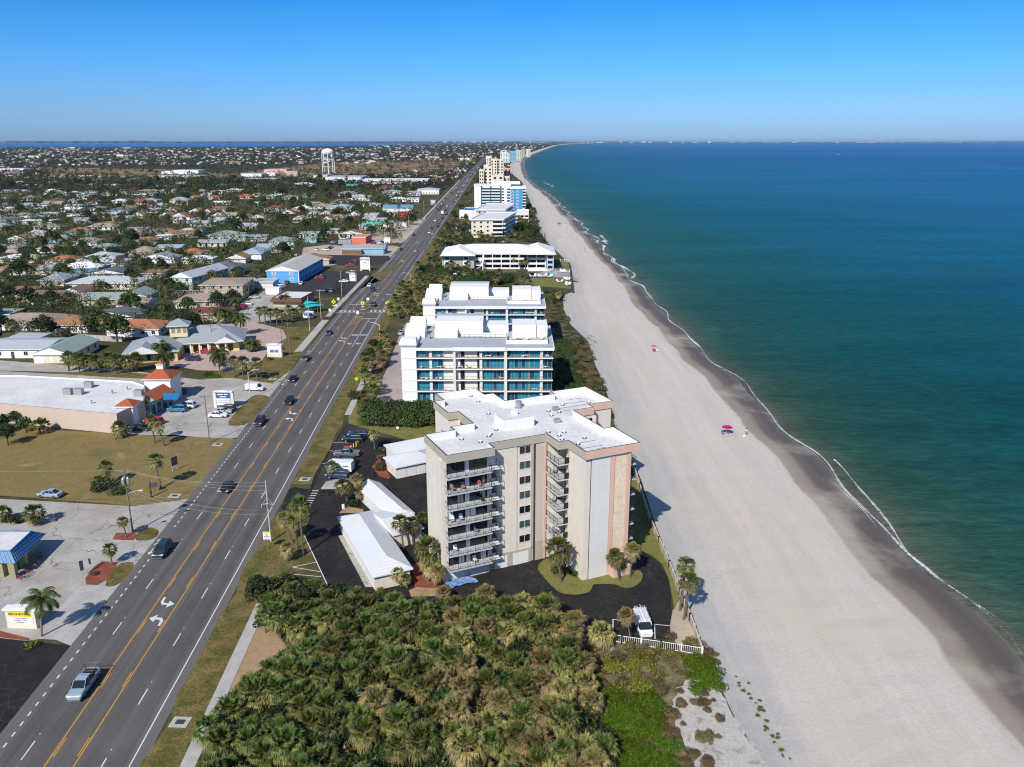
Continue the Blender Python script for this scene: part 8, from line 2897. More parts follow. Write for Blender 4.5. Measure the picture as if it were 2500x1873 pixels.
for p, top, lab, wd in ((cB(1510, 682), cB(1478, 340), 'slim pole with a thin crossarm at the shop car park exit', True), (cM(945, 1660 + 40), cM(932, 1530), 'pole with a pale crossarm among the forecourt palms', True), (cM(1382, 1585), cM(1350, 1165), 'crossarm pole right beside the white office sign', True),
      (cM(1460, 1505), cM(1425, 1120), 'crossarm pole on the verge behind the office sign', True), (cM(1688, 1228), cM(1655, 825), 'pale concrete pole near the two board sign', False), (cM(1820, 1090), cM(1795, 745), 'pale concrete pole with a crossarm beside the turquoise sails', False),
      (cN(640, 1310), cN(618, 1000), 'pale pole with a lamp arm at the black car park', False), (cN(800, 1145), cN(775, 870), 'crossarm pole behind the white lot sign', True), (cN(952, 995), cN(938, 735), 'pale pole beside the tyre sign', False), (cN(1120, 825), cN(1108, 600), 'crossarm pole at the low blue shop', True),
      (cN(1215, 705), cN(1205, 500), 'dark pole between the coral shop and the field', True), (cN(1413, 535), cN(1405, 360), 'pale pole by the roadside sign of the red shop', False), (cN(1280, 555), cN(1268, 400), 'pale post beside the coconut palms', False), (cN(1588, 355), cN(1583, 190), 'tall pale pole past the red shop', False), (cN(1740, 190), cN(1735, 60), 'pole by the white block far up the highway', True),
      (cM(570, 1430), cM(545, 1150), 'plain pole at the office porch', True), (cL(885, 1195), cL(845, 985), 'pole behind the white topped wall in the yards', True), (cL(1548, 1165), cL(1510, 945), 'dark pole beside the orange tiled roof', True), (cM(985, 825), cM(950, 575), 'leaning pole at the end of the garden wall', True), (cL(1215, 625), cL(1203, 525), 'pole over the long grey roof', True)):
 T, q, z = power_pole(p, top, lab, wd, 'crossarm' in lab or wd, RAD(2), 1 if 'leaning' in lab else 0, .14)
 P3.append((q, z))
u = Vector((0, 0, 1))
for k, o in enumerate((-1.15, .5, 1.15)):
 wire(q1 + u * (z1 - .05) + Vector((o, 0, 0)), q2 + u * (z2 - (.3, 1.0, 1.9)[k]), .9, 'thin power wire crossing the highway')
wire(q1 + u * (z1 - 3.2), q2 + u * (z2 - 5.4), 1.3, 'lower cable crossing the highway')
wire(q1 + u * (z1 - 3.7), q2 + u * (z2 - 6.1), 1.6, 'lower cable crossing the highway')
for k, o in enumerate((-1.15, -.5, 1.15)):
 wire(q1 + u * (z1 - .05) + Vector((o, 0, 0)), Vector((-170, q1.y + 12, 10)), 1.2, 'power wire running inland over the vacant field')
for k, o in enumerate((-1.15, -.4, .4, 1.15)):
 wire(q1 + u * (z1 - .1) + Vector((o, 0, 0)), Vector((q1.x - 9 + o, 20, 11)), .8, 'power wire along the highway over the bike shop yard')
prev = (q1, z1)
for q, z in (P3[0], P3[2], P3[4], P3[5], P3[7], P3[9]):
 for o in (-1.0, 1.0):
  wire(prev[0] + u * (prev[1] - .15) + Vector((o, 0, 0)), q + u * (z - .15) + Vector((o, 0, 0)), 1.0, 'power wire strung along the inland side of the highway', .014)
 prev = (q, z)
wire(q2 + u * (z2 - 3), q2 + Vector((5.5, 4, .2)), .05, 'guy wire staying the grey power pole')
street_lamp(cB(1802, 360), cB(1778, 165), 'street lamp on a pole at the mouth of the side street', 2.6, RAD(5))
street_lamp(cG(233, 160), cG(233, 80), 'street lamp on the sea side between the crosswalk and the motel', 3.2, RAD(178))
street_lamp(cT(1085, 268), cT(1078, 125), 'street lamp on the sea side beyond the crosswalk', 3.4, RAD(172))
street_lamp(cT(850, 722), cT(840, 520), 'street lamp on the sea side before the crosswalk', 3.6, RAD(168))
street_lamp(cN(640, 1305), cN(640, 1110), 'lamp arm post at the black car park', 2.2, RAD(20))
x, y = G(cC(468, 858))
T = thing('lamp_post', 'short black lantern post on the white slab of the condo drive', 'lamp post', (x, y, 0))
m = MB()
m.tube([(0, 0, 0), (0, 0, 2.3)], .05, 6)
part('pole', m, mRAIL, T)
m = MB()
m.tube([(-.4, 0, 2.3), (.4, 0, 2.3)], .03, 4)
m.lathe([(.09, 2.3), (.13, 2.6), (.04, 2.75)], 6, c=(-.4, 0))
m.lathe([(.09, 2.3), (.13, 2.6), (.04, 2.75)], 6, c=(.4, 0))
part('lantern', m, mRAIL, T)
def monument(name, label, cat, p, W, D, H, wallm, rz, panels, cap=mWROOF, base=None, legs=False):
 x, y = G(p)
 T = thing(name, label, cat, (x, y, 0), rz)
 m = MB()
 if legs:
  for s in (-1, 1):
   m.box(s * W / 2 - .35, s * W / 2 + .35, -D / 2, D / 2, 0, H)
  m.box(-W / 2 + .351, W / 2 - .351, -D / 2 + .1, D / 2 - .1, .7, H)
 else:
  m.box(-W / 2, W / 2, -D / 2, D / 2, 0, H)
 part('wall', m, wallm, T)
 m = MB()
 m.box(-W / 2 - .25, W / 2 + .25, -D / 2 - .2, D / 2 + .2, H + .002, H + .25)
 m.box(-W / 4, W / 4, -D / 2 - .1, D / 2 + .1, H + .26, H + .42)
 part('cap', m, cap, T)
 if base:
  m = MB()
  m.box(-W / 2 - .12, W / 2 + .12, -D / 2 - .12, D / 2 + .12, 0, base)
  part('base', m, WM['cream'], T)
 for (x0, x1, z0, z1, pm, words, wm, size, sx) in panels:
  q = MB()
  q.box(x0, x1, -D / 2 - .06, -D / 2 - .003, z0, z1)
  pa = part('panel', q, pm, T)
  lines = words.split('|') if words else []
  if lines:
   t = MB()
   for i, s in enumerate(lines):
    zc = z1 - (i + .5) * (z1 - z0) / len(lines)
    letter(t, s, Matrix.Translation(((x0 + x1) / 2, -D / 2 - .068, zc)) @ UPR, size, sx=sx, bold=.012)
   part('lettering', t, wm, pa)
 return T
mSIGNY = mat('sign yellow', (.72, .56, .015), .5, .03, 1)
mSIGNW = mat('sign white', (.72, .71, .72), .5, .03, 1)
mSIGNB = mat('sign blue', (.03, .13, .33), .5, .05, 1)
mINK = mat('sign ink', (.03, .03, .05), .6, .1, 1)
mINKG = mat('faded sign ink', (.2, .2, .27), .6, .1, 1)
cZ = crop(0, 1460, .06035)
monument('shop_sign', 'cream monument sign with a yellow panel reading BIKE & MOWER beside the curved coconut palm', 'sign', cZ(990, 1165), 4.3, .9, 2.9, WM['cream'], RAD(-3),
         [(-1.7, 1.6, 1.95, 2.75, mSIGNY, 'BIKE & MOWER', mINK, .5, .92), (-1.7, 1.8, .85, 1.85, mSIGNW, '== ===== ======|======== = ====|= ======== =', mINKG, .22, 1.0)], mWPAINT)
x, y = G(cZ(1660, 1060))
T = thing('bollard', 'yellow bollard at the corner of the cream shop sign', 'bollard', (x, y, 0))
m = MB()
m.lathe([(.11, 0), (.11, 1.15), (.07, 1.25), (.02, 1.28)], 10)
part('post', m, mat('bollard yellow', (.55, .42, .02), .6, .1, 2), T)
x, y = G(cZ(440, 1090))
T = thing('bollard', 'pale striped bollard behind the cream shop sign', 'bollard', (x, y, 0))
m = MB()
m.lathe([(.1, 0), (.1, 1.1), (.03, 1.15)], 10)
part('post', m, mPINK, T)
cY = crop(480, 930, .12608)
monument('plaza_sign', 'tall white framed sign with a blue top panel at the shop car park', 'sign', cY(545, 520), 4.6, .6, 4.3, mat('sign frame cream', (.68, .62, .5), .8, .05, 1), RAD(-2),
         [(-1.85, 1.85, 2.75, 4.05, mSIGNB, '====== ====|=======', mSIGNW, .42, 1.0), (-1.85, 1.85, 2.2, 2.62, mSIGNW, '', None, 0, 1), (-1.85, 1.85, 1.6, 2.05, mSIGNW, '', None, 0, 1), (-1.85, 1.85, .8, 1.5, mSIGNW, '', None, 0, 1)], mWPAINT, None, True)
monument('office_sign', 'white hooded monument sign with a blue and white panel on the highway verge', 'sign', cM(1292, 1520), 4.6, 1.4, 3.9, mWPAINT, RAD(-4),
         [(-1.5, 1.5, 1.55, 3.5, mSIGNW, '', None, 0, 1), (-1.4, 1.4, 1.6, 2.5, mat('panel blue', (.12, .25, .55), .6, .05, 1), '=====|===', mSIGNW, .2, 1)], mWROOF, 1.1)
monument('board_sign', 'low white wall sign with two dark blue boards by the palm grove', 'sign', cN(252, 1545), 4.2, .5, 2.4, mWPAINT, RAD(-4), [(-1.8, -.15, 1.0, 2.0, mSIGNB, '==|====', mSIGNW, .22, 1), (.15, 1.8, 1.0, 2.0, mSIGNB, '==|=====', mSIGNW, .22, 1)], mWPAINT)
monument('lot_sign', 'plain white lot sign below the crossarm pole', 'sign', cN(768, 1120), 3.4, .4, 3.4, mWPAINT, RAD(-4), [(-1.6, 1.6, 1.6, 2.3, mSIGNW, '======', mINK, .35, 1)], mWPAINT)
monument('tyre_sign', 'white gabled roadside sign with dark red letters reading TIRES', 'sign', cN(910, 1000), 4.6, .4, 6.8, mSIGNW, RAD(-4), [(-2.0, 2.0, 3.6, 6.6, mSIGNW, '==== =====|TIRES', mat('sign red', (.35, .05, .05), .6, .05, 1), .95, 1.0)], mWPAINT, None, True)
for cr, u, v, lab in ((cN, 1160, 682, 'white billboard on posts by the coral shop'), (cN, 1098, 790, 'pinkish white sign at the end of the low blue shop'), (cN, 1360, 500, 'white two panel sign of the red shop')):
 monument('roadside_sign', lab, 'sign', cr(u, v), 3.4, .4, 3.6, mSIGNW, RAD(-4), [], mWPAINT, None, True)
def post_sign(name, label, p, W, Hs, z0, faces, rz=0.0, legs=1, pm=None, diamond=False):
 x, y = G(p)
 T = thing(name, label, 'sign', (x, y, .05), rz)
 m = MB()
 for k in range(legs):
  xx = 0 if legs == 1 else (-W / 2 + .06 if k == 0 else W / 2 - .06)
  m.tube([(xx, 0, 0), (xx, 0, z0 + Hs)], .035, 5)
 part('post', m, pm or mGALV, T)
 for (a, b, c, d, mm, words, im, size, sx) in faces:
  q = MB()
  if diamond:
   r = (b - a) / 2
   cz = (c + d) / 2
   q.M = Matrix.Translation((0, -.06, cz)) @ Matrix.Rotation(RAD(45), 4, 'Y')
   q.box(-r * .72, r * .72, -.015, .015, -r * .72, r * .72)
  else:
   q.box(a, b, -.08, -.045, c, d)
  pa = part('plate', q, mm, T)
  if words:
   t = MB()
   L = words.split('|')
   for i, s in enumerate(L):
    letter(t, s, Matrix.Translation(((a + b) / 2, -.09, d - (i + .5) * (d - c) / len(L))) @ UPR, size, sx=sx, bold=.008)
   part('lettering', t, im, pa)
 return T
mLIME = mat('fluorescent sign yellow', (.62, .72, .01), .5, .02, 1)
x0 = 1270 * 0
cYb = crop(620, 1270, .06304)
post_sign('road_sign', 'white STOP FOR PEDESTRIANS sign with a bright yellow top on the verge', cA(1612, 352), 1.25, 1.5, 1.9,
          [(-.62, .62, 3.05, 3.4, mLIME, '===== ===', mINKG, .12, 1), (-.62, .62, 1.9, 3.04, mSIGNW, 'STOP|FOR|PEDESTRIANS|IN|CROSSWALK', mINK, .2, .8)])
cx9 = crop(780, 700, .17336)
for (u, v, lab) in ((205, 335, 'fluorescent pedestrian diamond sign on the sidewalk side of the crosswalk'), (612, 350, 'fluorescent pedestrian diamond sign on the island'), (962, 355, 'fluorescent pedestrian diamond sign on the sea side of the crosswalk')):
 T = post_sign('crossing_sign', lab, cx9(u, v), 1.5, 1.6, 2.5, [(-.95, .95, 2.6, 4.5, mLIME, '', None, 0, 1)], diamond=True)
 m = MB()
 m.tube([(0, -.1, 3.85), (0, -.1, 3.5), (-.2, -.1, 3.1)], .07, 4)
 m.tube([(0, -.1, 3.5), (.22, -.1, 3.1)], .06, 4)
 m.tube([(-.22, -.1, 3.6), (.2, -.1, 3.65)], .05, 4)
 m.lathe([(.1, 3.88), (.12, 4.0), (.05, 4.1)], 8, c=(0, -.1))
 part('walker_symbol', m, mINK, T)
 m = MB()
 m.box(-.4, .4, -.1, -.05, 1.75, 2.2)
 part('arrow_plate', m, mLIME, T)
for (u, v, w, lab) in ((268, 235, 1.0, 'white board sign behind the sidewalk diamond'), (232, 330, .8, 'small white sign between diamond and driveway'), (150, 395, .9, 'white sign on the lawn before the crosswalk'), (540, 430, 1.1, 'white keep right sign at the near tip of the island'), (684, 235, 1.1, 'white sign at the far tip of the island')):
 post_sign('small_sign', lab, cx9(u, v), w, .9, 1.5, [(-w / 2, w / 2, 1.3, 2.4, mSIGNW, '', None, 0, 1)])
post_sign('small_sign', 'fluorescent sign half hidden by the roadside palms near the condo drive', cC(692, 245), 1, 1, 1.8, [(-.6, .6, 1.8, 3.2, mLIME, '', None, 0, 1)], diamond=True)
post_sign('street_name_sign', 'dark street sign on a thin post beside the wooden pole', cA(908, 222), .5, .6, 2.0, [(-.32, .32, 2.2, 2.85, mINKG, '', None, 0, 1)])
post_sign('feather_banner', 'dark feather banner on a bent stick beside the mulch island', cA(500, 505), .5, 1, .6, [(-.3, .25, .9, 2.6, mINK, '', None, 0, 1)], RAD(25))
post_sign('small_sign', 'dark narrow post sign behind the feather banner', cA(548, 470), .4, .8, 1.0, [(-.18, .18, 1.0, 2.0, mINK, '', None, 0, 1)])
post_sign('realty_sign', 'white framed real estate sign standing in the vacant field', cB(1262, 880), 1.4, 2.2, .8, [(-.75, .75, 1.1, 3.0, mat('plum sign face', (.09, .06, .08), .6, .1, 1), '', None, 0, 1), (-.75, .75, .75, 1.08, mSIGNW, '', None, 0, 1)], RAD(60), 2, mWPAINT)
post_sign('realty_sign', 'small yellow framed sign by the stump in the vacant field', cB(1118, 1035), 1.2, 1.2, .9, [(-.55, .55, .9, 2.0, mat('plum sign face', (0, 0, 0)), '', None, 0, 1)], RAD(10), 2, mSIGNY)
x, y = G(cB(1090, 1075))
T = thing('stump_post', 'dark wooden post left standing in the vacant field', 'post', (x, y, 0))
m = MB()
m.tube([(0, 0, 0), (.05, 0, 3.4)], [.2, .15], 8)
part('post', m, mBARK, T)
for cr, u, v, lab in ((cA, 1085, 1390, 'square concrete drain inlet on the grass verge'), (cR, 1350, 945, 'dark grated drain inlet in the mown verge'), (cB, 1570, 695, 'rounded concrete drain inlet at the field corner'), (cB, 1260, 1066, 'small concrete slab at the street edge of the field'), (cB, 1965, 225, 'drain inlet on the lawn by the sidewalk end')):
 x, y = G(cr(u, v))
 T = thing('drain_inlet', lab, 'drain', (x, y, .06), RAD(-3))
 m = MB()
 m.box(-1.1, 1.1, -.9, .9, -.05, .06)
 part('slab', m, mWALK, T)
 m = MB()
 m.box(-.55, .55, -.4, .4, .061, .075)
 part('grate', m, mCHAR, T)
for k, (u, v) in enumerate(((655, 640), (672, 628), (688, 615), (645, 650))):
 x, y = G(cC(u, v))
 T = thing('bollard', 'yellow bollard guarding the red hydrant pipes', 'bollard', (x, y, .05), group='yellow bollards at the hydrant')
 m = MB()
 m.lathe([(.11, 0), (.11, 1.15), (.07, 1.25), (.02, 1.28)], 8)
 part('post', m, mSIGNY, T)
x, y = G(cC(640, 632))
T = thing('hydrant_pipes', 'red and white fire hydrant pipes between two parked cars', 'hydrant', (x, y, .05))
m = MB()
m.tube([(-.9, 0, 0), (-.9, 0, .7), (.3, 0, .7), (.3, 0, 0)], .11, 7)
m.tube([(-.3, 0, .7), (-.3, 0, 1.0)], .12, 7)
part('pipe', m, mat('hydrant red', (.42, .05, .02), .6, .1, 2), T)
m = MB()
m.lathe([(.16, 0), (.16, .7), (.2, .75), (.05, .95)], 8, c=(.8, -.3))
part('hydrant', m, mWPAINT, T)
m = MB()
Y = 70.0
while Y < 330:
 for o in (-4.72, 4.72):
  x, y, z = rp(Y + 7.5 + (3 if o < 0 else 0), o)
  m.box(x - .06, x + .06, y - .06, y + .06, .034, .055)
 Y += PER
ground('road_markings', m, mSIGNW)
# fences and walls
def fence(name, label, cat, pts, h, step, m, picket=True, solid=False, thick=.1):
 pts = [Vector((*p, 0)) for p in pts]
 c = sum(pts, Vector()) / len(pts)
 T = thing(name, label, cat, (c.x, c.y, 0))
 rail, post = MB(), MB()
 L = 0
 for a, b in zip(pts, pts[1:]):
  d = (b - a)
  ln = d.length
  a, b = a - c, b - c
  n = max(1, int(ln / 2.4))
  e = d.normalized()
  s = Vector((-e.y, e.x, 0)) * thick / 2
  if solid:
   rail.loft([[a - s, a + s, a + s + Vector((0, 0, h)), a - s + Vector((0, 0, h))], [b - s, b + s, b + s + Vector((0, 0, h)), b - s + Vector((0, 0, h))]])
  else:
   for z in (h * .15, h * .9):
    rail.tube([a + Vector((0, 0, z)), b + Vector((0, 0, z))], .045, 4)
   if picket:
    k = int(ln / step)
    for i in range(k):
     q = a + (b - a) * ((i + .5) / k)
     rail.tube([q + Vector((0, 0, .08)), q + Vector((0, 0, h * .93))], .03, 4, cap=False)
  for i in range(n + 1):
   q = a + (b - a) * i / n
   w = thick * .62 + .03
   post.box(q.x - w, q.x + w, q.y - w, q.y + w, 0, h + .08)
 part('rails' if not solid else 'wall', rail, m, T)
 part('post', post, m, T)
 return T
fence('picket_fence', 'white picket railing along the black drive behind the palms', 'fence', px(cD, (975, 1545), (1225, 1590), (1450, 1622), (1688, 1660)), 1.35, .26, mFENCE)
fence('garden_wall', 'low beige wall following the beach side of the tower', 'wall', px(cD, (1184, 320), (1262, 480), (1330, 700), (1395, 905), (1440, 1010), (1500, 1150), (1560, 1310), (1620, 1460), (1688, 1655)), 1.25, 1, mBWALL, solid=True, thick=.2)
fence('sea_wall', 'dark topped sea wall on the beach side of the motel pool', 'wall', px(cW, (848, 195), (878, 400), (905, 665)), 1.2, 1, mCHAR, solid=True, thick=.5)
fence('pool_fence', 'thin white fence round the pool deck', 'fence', px(cW, (520, 300), (850, 310)), 1.5, .6, mFENCE)
fence('pool_fence', 'thin white fence past the motel end wall', 'fence', px(cW, (690, 130), (838, 140)), 1.4, .6, mFENCE)
fence('garden_wall', 'long pale wall between the yards and the palm lined lawn', 'wall', px(cL, (870, 1235), (1330, 1262)), 1.9, 1, mat('stained white wall', (.45, .43, .38), .9, .12, .4, streak=.3), solid=True, thick=.2)
fence('garden_wall', 'tan wall shading the lane behind the office', 'wall', px(cM, (745, 965), (975, 822)), 1.9, 1, mBWALL, solid=True, thick=.2)
fence('wooden_fence', 'dark slatted fence in front of the bungalow yards', 'fence', px(cL, (190, 1190), (660, 1215)), 1.6, .4, mWOODP)
x, y = G(cW(905, 470))
T = thing('beach_stair', 'wooden beach stair stepping down from the sea wall', 'stair', (x, y, 0))
m = MB()
for i in range(6):
 m.box(-.5 + i * .5, 0 + i * .5, -1.2, 1.2, -.2 - i * .22 + .9, -.1 - i * .22 + .9)
part('step', m, mWOODP, T)
m = MB()
for s in (-1.2, 1.2):
 m.tube([(-.6, s, 2.0), (2.6, s, .7)], .06, 5)
 for i in range(4):
  m.tube([(-.5 + i, s, -1.2), (-.5 + i, s, 1.9 - i * .42)], .06, 5)
part('rail', m, mWOODP, T)
ring = smooth_ring(px(cW, (230, 330), (400, 325), (520, 318), (600, 320), (650, 345), (590, 372), (450, 372), (230, 368)), 2)
cxp = (sum(p[0] for p in ring) / len(ring), sum(p[1] for p in ring) / len(ring))
T = thing('swimming_pool', 'turquoise swimming pool with a pale rim beside the white canopy', 'pool', (cxp[0], cxp[1], 0))
m = MB()
rl = [(x - cxp[0], y - cxp[1]) for x, y in ring]
m.poly([(x, y, .06) for x, y in rl])
o = part('coping', m, mWPAINT, T)
bm_fix(o)
m = MB()
m.poly([(x, y, .075) for x, y in inset(rl if area(rl) > 0 else rl[::-1], .35)])
o = part('water', m, mat('pool water', (.05, .42, .48), .1, .1, .3, spec=.5), T)
bm_fix(o)
x, y = G(cW(315, 372))
T = thing('canopy', 'white fabric canopy on poles in front of the pool', 'canopy', (x, y, 0))
m = MB()
m.poly([(-5.6, -2.4, 2.6), (5.6, -2.4, 2.6), (2.2, 1.2, 4.0), (-2.2, 1.2, 4.0)])
m.poly([(5.6, -2.4, 2.6), (5.6, 4.8, 2.6), (2.2, 1.2, 4.0)])
m.poly([(5.6, 4.8, 2.6), (-5.6, 4.8, 2.6), (-2.2, 1.2, 4.0), (2.2, 1.2, 4.0)])
m.poly([(-5.6, 4.8, 2.6), (-5.6, -2.4, 2.6), (-2.2, 1.2, 4.0)])
part('cover', m, mWROOF, T)
m = MB()
for a in (-5.4, -1.8, 1.8, 5.4):
 for b in (-2.2, 4.6):
  m.tube([(a, b, 0), (a, b, 2.6)], .06, 5)
part('pole', m, mGALV, T)
def lounge():
 T = thing('deck_chair', '', 'chair', (0, 0, -500))
 m = MB()
 m.box(-.32, .32, -.9, .5, .32, .38)
 part('seat', m, mFENCE, T)
 m = MB()
 m.poly([(-.32, .5, .36), (.32, .5, .36), (.32, .95, .95), (-.32, .95, .95)])
 m.poly([(-.32, .95, .9), (.32, .95, .9), (.32, .5, .3), (-.32, .5, .3)])
 part('backrest', m, mFENCE, T)
 m = MB()
 for a in (-.28, .28):
  for b in (-.8, .4):
   m.box(a - .03, a + .03, b - .03, b + .03, 0, .32)
 part('leg', m, mFENCE, T)
 PROTO['chair'] = T
lounge()
for u, v in ((690, 310), (720, 320), (745, 325), (775, 320), (780, 450), (800, 455), (820, 460), (790, 535), (815, 540), (835, 545), (660, 490), (690, 495), (250, 395), (290, 398), (340, 400), (390, 398), (500, 400), (530, 402), (200, 400), (430, 392)):
 x, y = G(cW(u, v))
 T = dup(PROTO['chair'], (x, y, .05), rnd.uniform(-1, 1), 1.5, group='white chairs about the motel pool')
 AUTO.append((T, 'white deck chair', x, y))
for k in range(26):
 lv, dy = rnd.choice((1, 2, 3, 4)), 0 if k < 18 else 55.6
 x = rnd.choice((-23, -19.5, -14, -11, -6, -3.5, 1, 3.5, 5.8, 9.3)) + rnd.uniform(-.7, .7)
 T = dup(PROTO['chair'], (x, 207.9 + dy + rnd.uniform(0, .6), 3.03 * (lv if dy == 0 else 4) + .13), rnd.uniform(0, 6), rnd.uniform(.9, 1.3), group='balcony chairs of the white condos')
 AUTO.append((T, 'white chair on a balcony', x, 208 + dy))
for k in range(9):
 x, dy = rnd.uniform(-.5, 8.6), 0 if k < 5 else 55.6
 T = dup(PROTO['chair'], (x, 207 + dy + rnd.uniform(6, 11), 14.87), rnd.uniform(0, 6), 1.2, group='roof terrace chairs')
 AUTO.append((T, 'chair on a roof terrace', x, 215 + dy))
x, y = G(cW(130, 440))
o = dup(PROTO['car_pickup'], (x, y, .05), RAD(80), paint=PAINT['black'], label='dark utility cart parked on the motel lawn')
o['category'] = 'cart'
# people and what they brought
mSKIN = mat('skin', (.45, .26, .17), .6, .06, 4)
mHAIR = mat('dark hair', (.03, .02, .015), .7, .2, 4)
def limb_mesh(name, chains, mats_, par, smooth=True):
 verts, edges, rad, idx = [], [], [], {}
 for ch in chains:
  prev = None
  for (p, r) in ch:
   k = tuple(round(c, 4) for c in p)
   if k not in idx:
    idx[k] = len(verts)
    verts.append(p)
    rad.append(r)
   if prev is not None and prev != idx[k]:
    edges.append((prev, idx[k]))
   prev = idx[k]
 me = bpy.data.meshes.new(name)
 me.from_pydata(verts, edges, [])
 me.materials.append(mats_)
 o = bpy.data.objects.new(name, me)
 COL.objects.link(o)
 o.parent = par
 sk = o.modifiers.new('skin', 'SKIN')
 sk.use_smooth_shade = True
 if not me.skin_vertices:
  me.skin_vertices.new()
 for i, v in enumerate(me.skin_vertices[0].data):
  v.radius = (rad[i], rad[i])
  v.use_root = i == 0
 sb = o.modifiers.new('sub', 'SUBSURF')
 sb.levels = sb.render_levels = 1
 return o
def person(loc, rz, pose, shirt, shorts, label, hair=mHAIR):
 T = thing('person', label, 'person', loc, rz)
 if pose == 'stand':
  hip, knee, foot, chest, neck, hd = .95, [(.1, .02, .5), (-.1, -.03, .5)], [(.11, 0, .06), (-.11, .02, .06)], (0, 0, 1.3), (0, 0, 1.48), (0, -.02, 1.64)
  elbow, hand = [(.27, .02, 1.12), (-.27, .02, 1.12)], [(.27, -.16, .92), (-.27, -.1, .9)]
 elif pose == 'walk':
  hip, knee, foot, chest, neck, hd = .94, [(.1, -.16, .52), (-.1, .1, .5)], [(.1, -.1, .06), (-.1, .38, .12)], (0, -.03, 1.3), (0, -.04, 1.48), (0, -.07, 1.63)
  elbow, hand = [(.26, .14, 1.12), (-.26, -.1, 1.12)], [(.26, .06, .9), (-.26, -.26, .95)]
 else:
  hip, knee, foot, chest, neck, hd = .5, [(.12, -.42, .52), (-.12, -.42, .52)], [(.13, -.46, .07), (-.13, -.44, .07)], (0, .06, .88), (0, .08, 1.06), (0, .05, 1.22)
  elbow, hand = [(.26, -.06, .74), (-.26, -.06, .74)], [(.18, -.3, .64), (-.18, -.3, .64)]
 H0 = (0, 0, hip)
 sh = chest[2] + .1
 ch = [[(H0, .12), ((0, chest[1] * .5, (hip + chest[2]) / 2), .115), (chest, .14), (neck, .055), (hd, .1), ((hd[0], hd[1] - .0, hd[2] + .09), .085)]]
 ch.append([(hd, .1), ((hd[0], hd[1] - .115, hd[2] - .0), .018)])
 for s in (0, 1):
  sg = 1 if s == 0 else -1
  k, f, e, h = knee[s], foot[s], elbow[s], hand[s]
  ch.append([(H0, .12), ((sg * .1, 0, hip - .04), .085), (k, .06), ((f[0], f[1] + .02, f[2] + .06), .04), (f, .04), ((f[0], f[1] - .17, f[2] - .025), .03)])
  shp = (sg * .19, chest[1], sh)
  ch.append([(chest, .14), (shp, .06), (e, .042), (h, .03)])
  d = (Vector(h) - Vector(e)).normalized()
  pal = Vector(h) + d * .07
  ch.append([(h, .03), (tuple(pal), .032)])
  for q, ln in ((-.028, .07), (-.01, .085), (.01, .08), (.028, .065)):
   t = pal + d * ln + Vector((0, q * 1.3, -.015))
   ch.append([(tuple(pal), .032), (tuple(pal + d * ln * .5 + Vector((0, q * 1.2, 0))), .009), (tuple(t), .008)])
  ch.append([(h, .03), (tuple(Vector(h) + d * .05 + Vector((-sg * .03, -.035, 0))), .01)])
 limb_mesh('body', ch, mSKIN, T)
 c = [[((0, chest[1] * .3, hip + .06), .135), ((0, chest[1] * .6, (hip + chest[2]) / 2 + .03), .135), ((chest[0], chest[1], chest[2] + .02), .155)]]
 for s in (0, 1):
  sg = 1 if s == 0 else -1
  e = elbow[s]
  shp = Vector((sg * .19, chest[1], sh))
  c.append([((chest[0], chest[1], chest[2] + .02), .155), (tuple(shp), .075), (tuple(shp.lerp(Vector(e), .55)), .06)])
 limb_mesh('shirt', c, shirt, T)
 c = []
 for s in (0, 1):
  sg = 1 if s == 0 else -1
  c.append([((0, 0, hip + .03), .14), ((sg * .1, 0, hip - .04), .105), (tuple(Vector((sg * .1, 0, hip - .04)).lerp(Vector(knee[s]), .75)), .085)])
 limb_mesh('shorts', c, shorts, T)
 m = MB()
 m.smooth = True
 m.lathe([(.118, hd[2] + .04), (.125, hd[2] + .09), (.11, hd[2] + .15), (.06, hd[2] + .195), (.01, hd[2] + .2)], 10, c=(hd[0], hd[1] + .02))
 m.box(hd[0] - .09, hd[0] + .09, hd[1] + .06, hd[1] + .12, hd[2] - .05, hd[2] + .1)
 part('hair', m, hair, T)
 m = MB()
 for s in (-.035, .035):
  m.lathe([(.004, hd[2] + .02), (.013, hd[2] + .03), (.004, hd[2] + .042)], 6, c=(hd[0] + s, hd[1] - .1))
 part('eyes', m, mHAIR, T)
 m = MB()
 m.box(hd[0] - .03, hd[0] + .03, hd[1] - .105, hd[1] - .09, hd[2] - .052, hd[2] - .044)
 part('mouth', m, mat('lips', (.3, .1, .08), .6, .05, 4), T)
 return T
CL = {k: mat(k + ' cloth', c, .85, .12, 4) for k, c in {'white': (.7, .7, .7), 'orange': (.6, .2, .05), 'red': (.5, .03, .05), 'blue': (.05, .12, .35), 'black': (.02, .02, .022), 'grey': (.25, .25, .26), 'pale': (.5, .55, .65)}.items()}
def beach_pos(p):
 a, b = shore(p[1])
 x, y = G(p, -1.2)
 u = (x - a[0]) / max(1, b[0] - a[0])
 z = beach_z(max(0, min(1, u)))
 x, y = G(p, z)
 return (x, y, z)
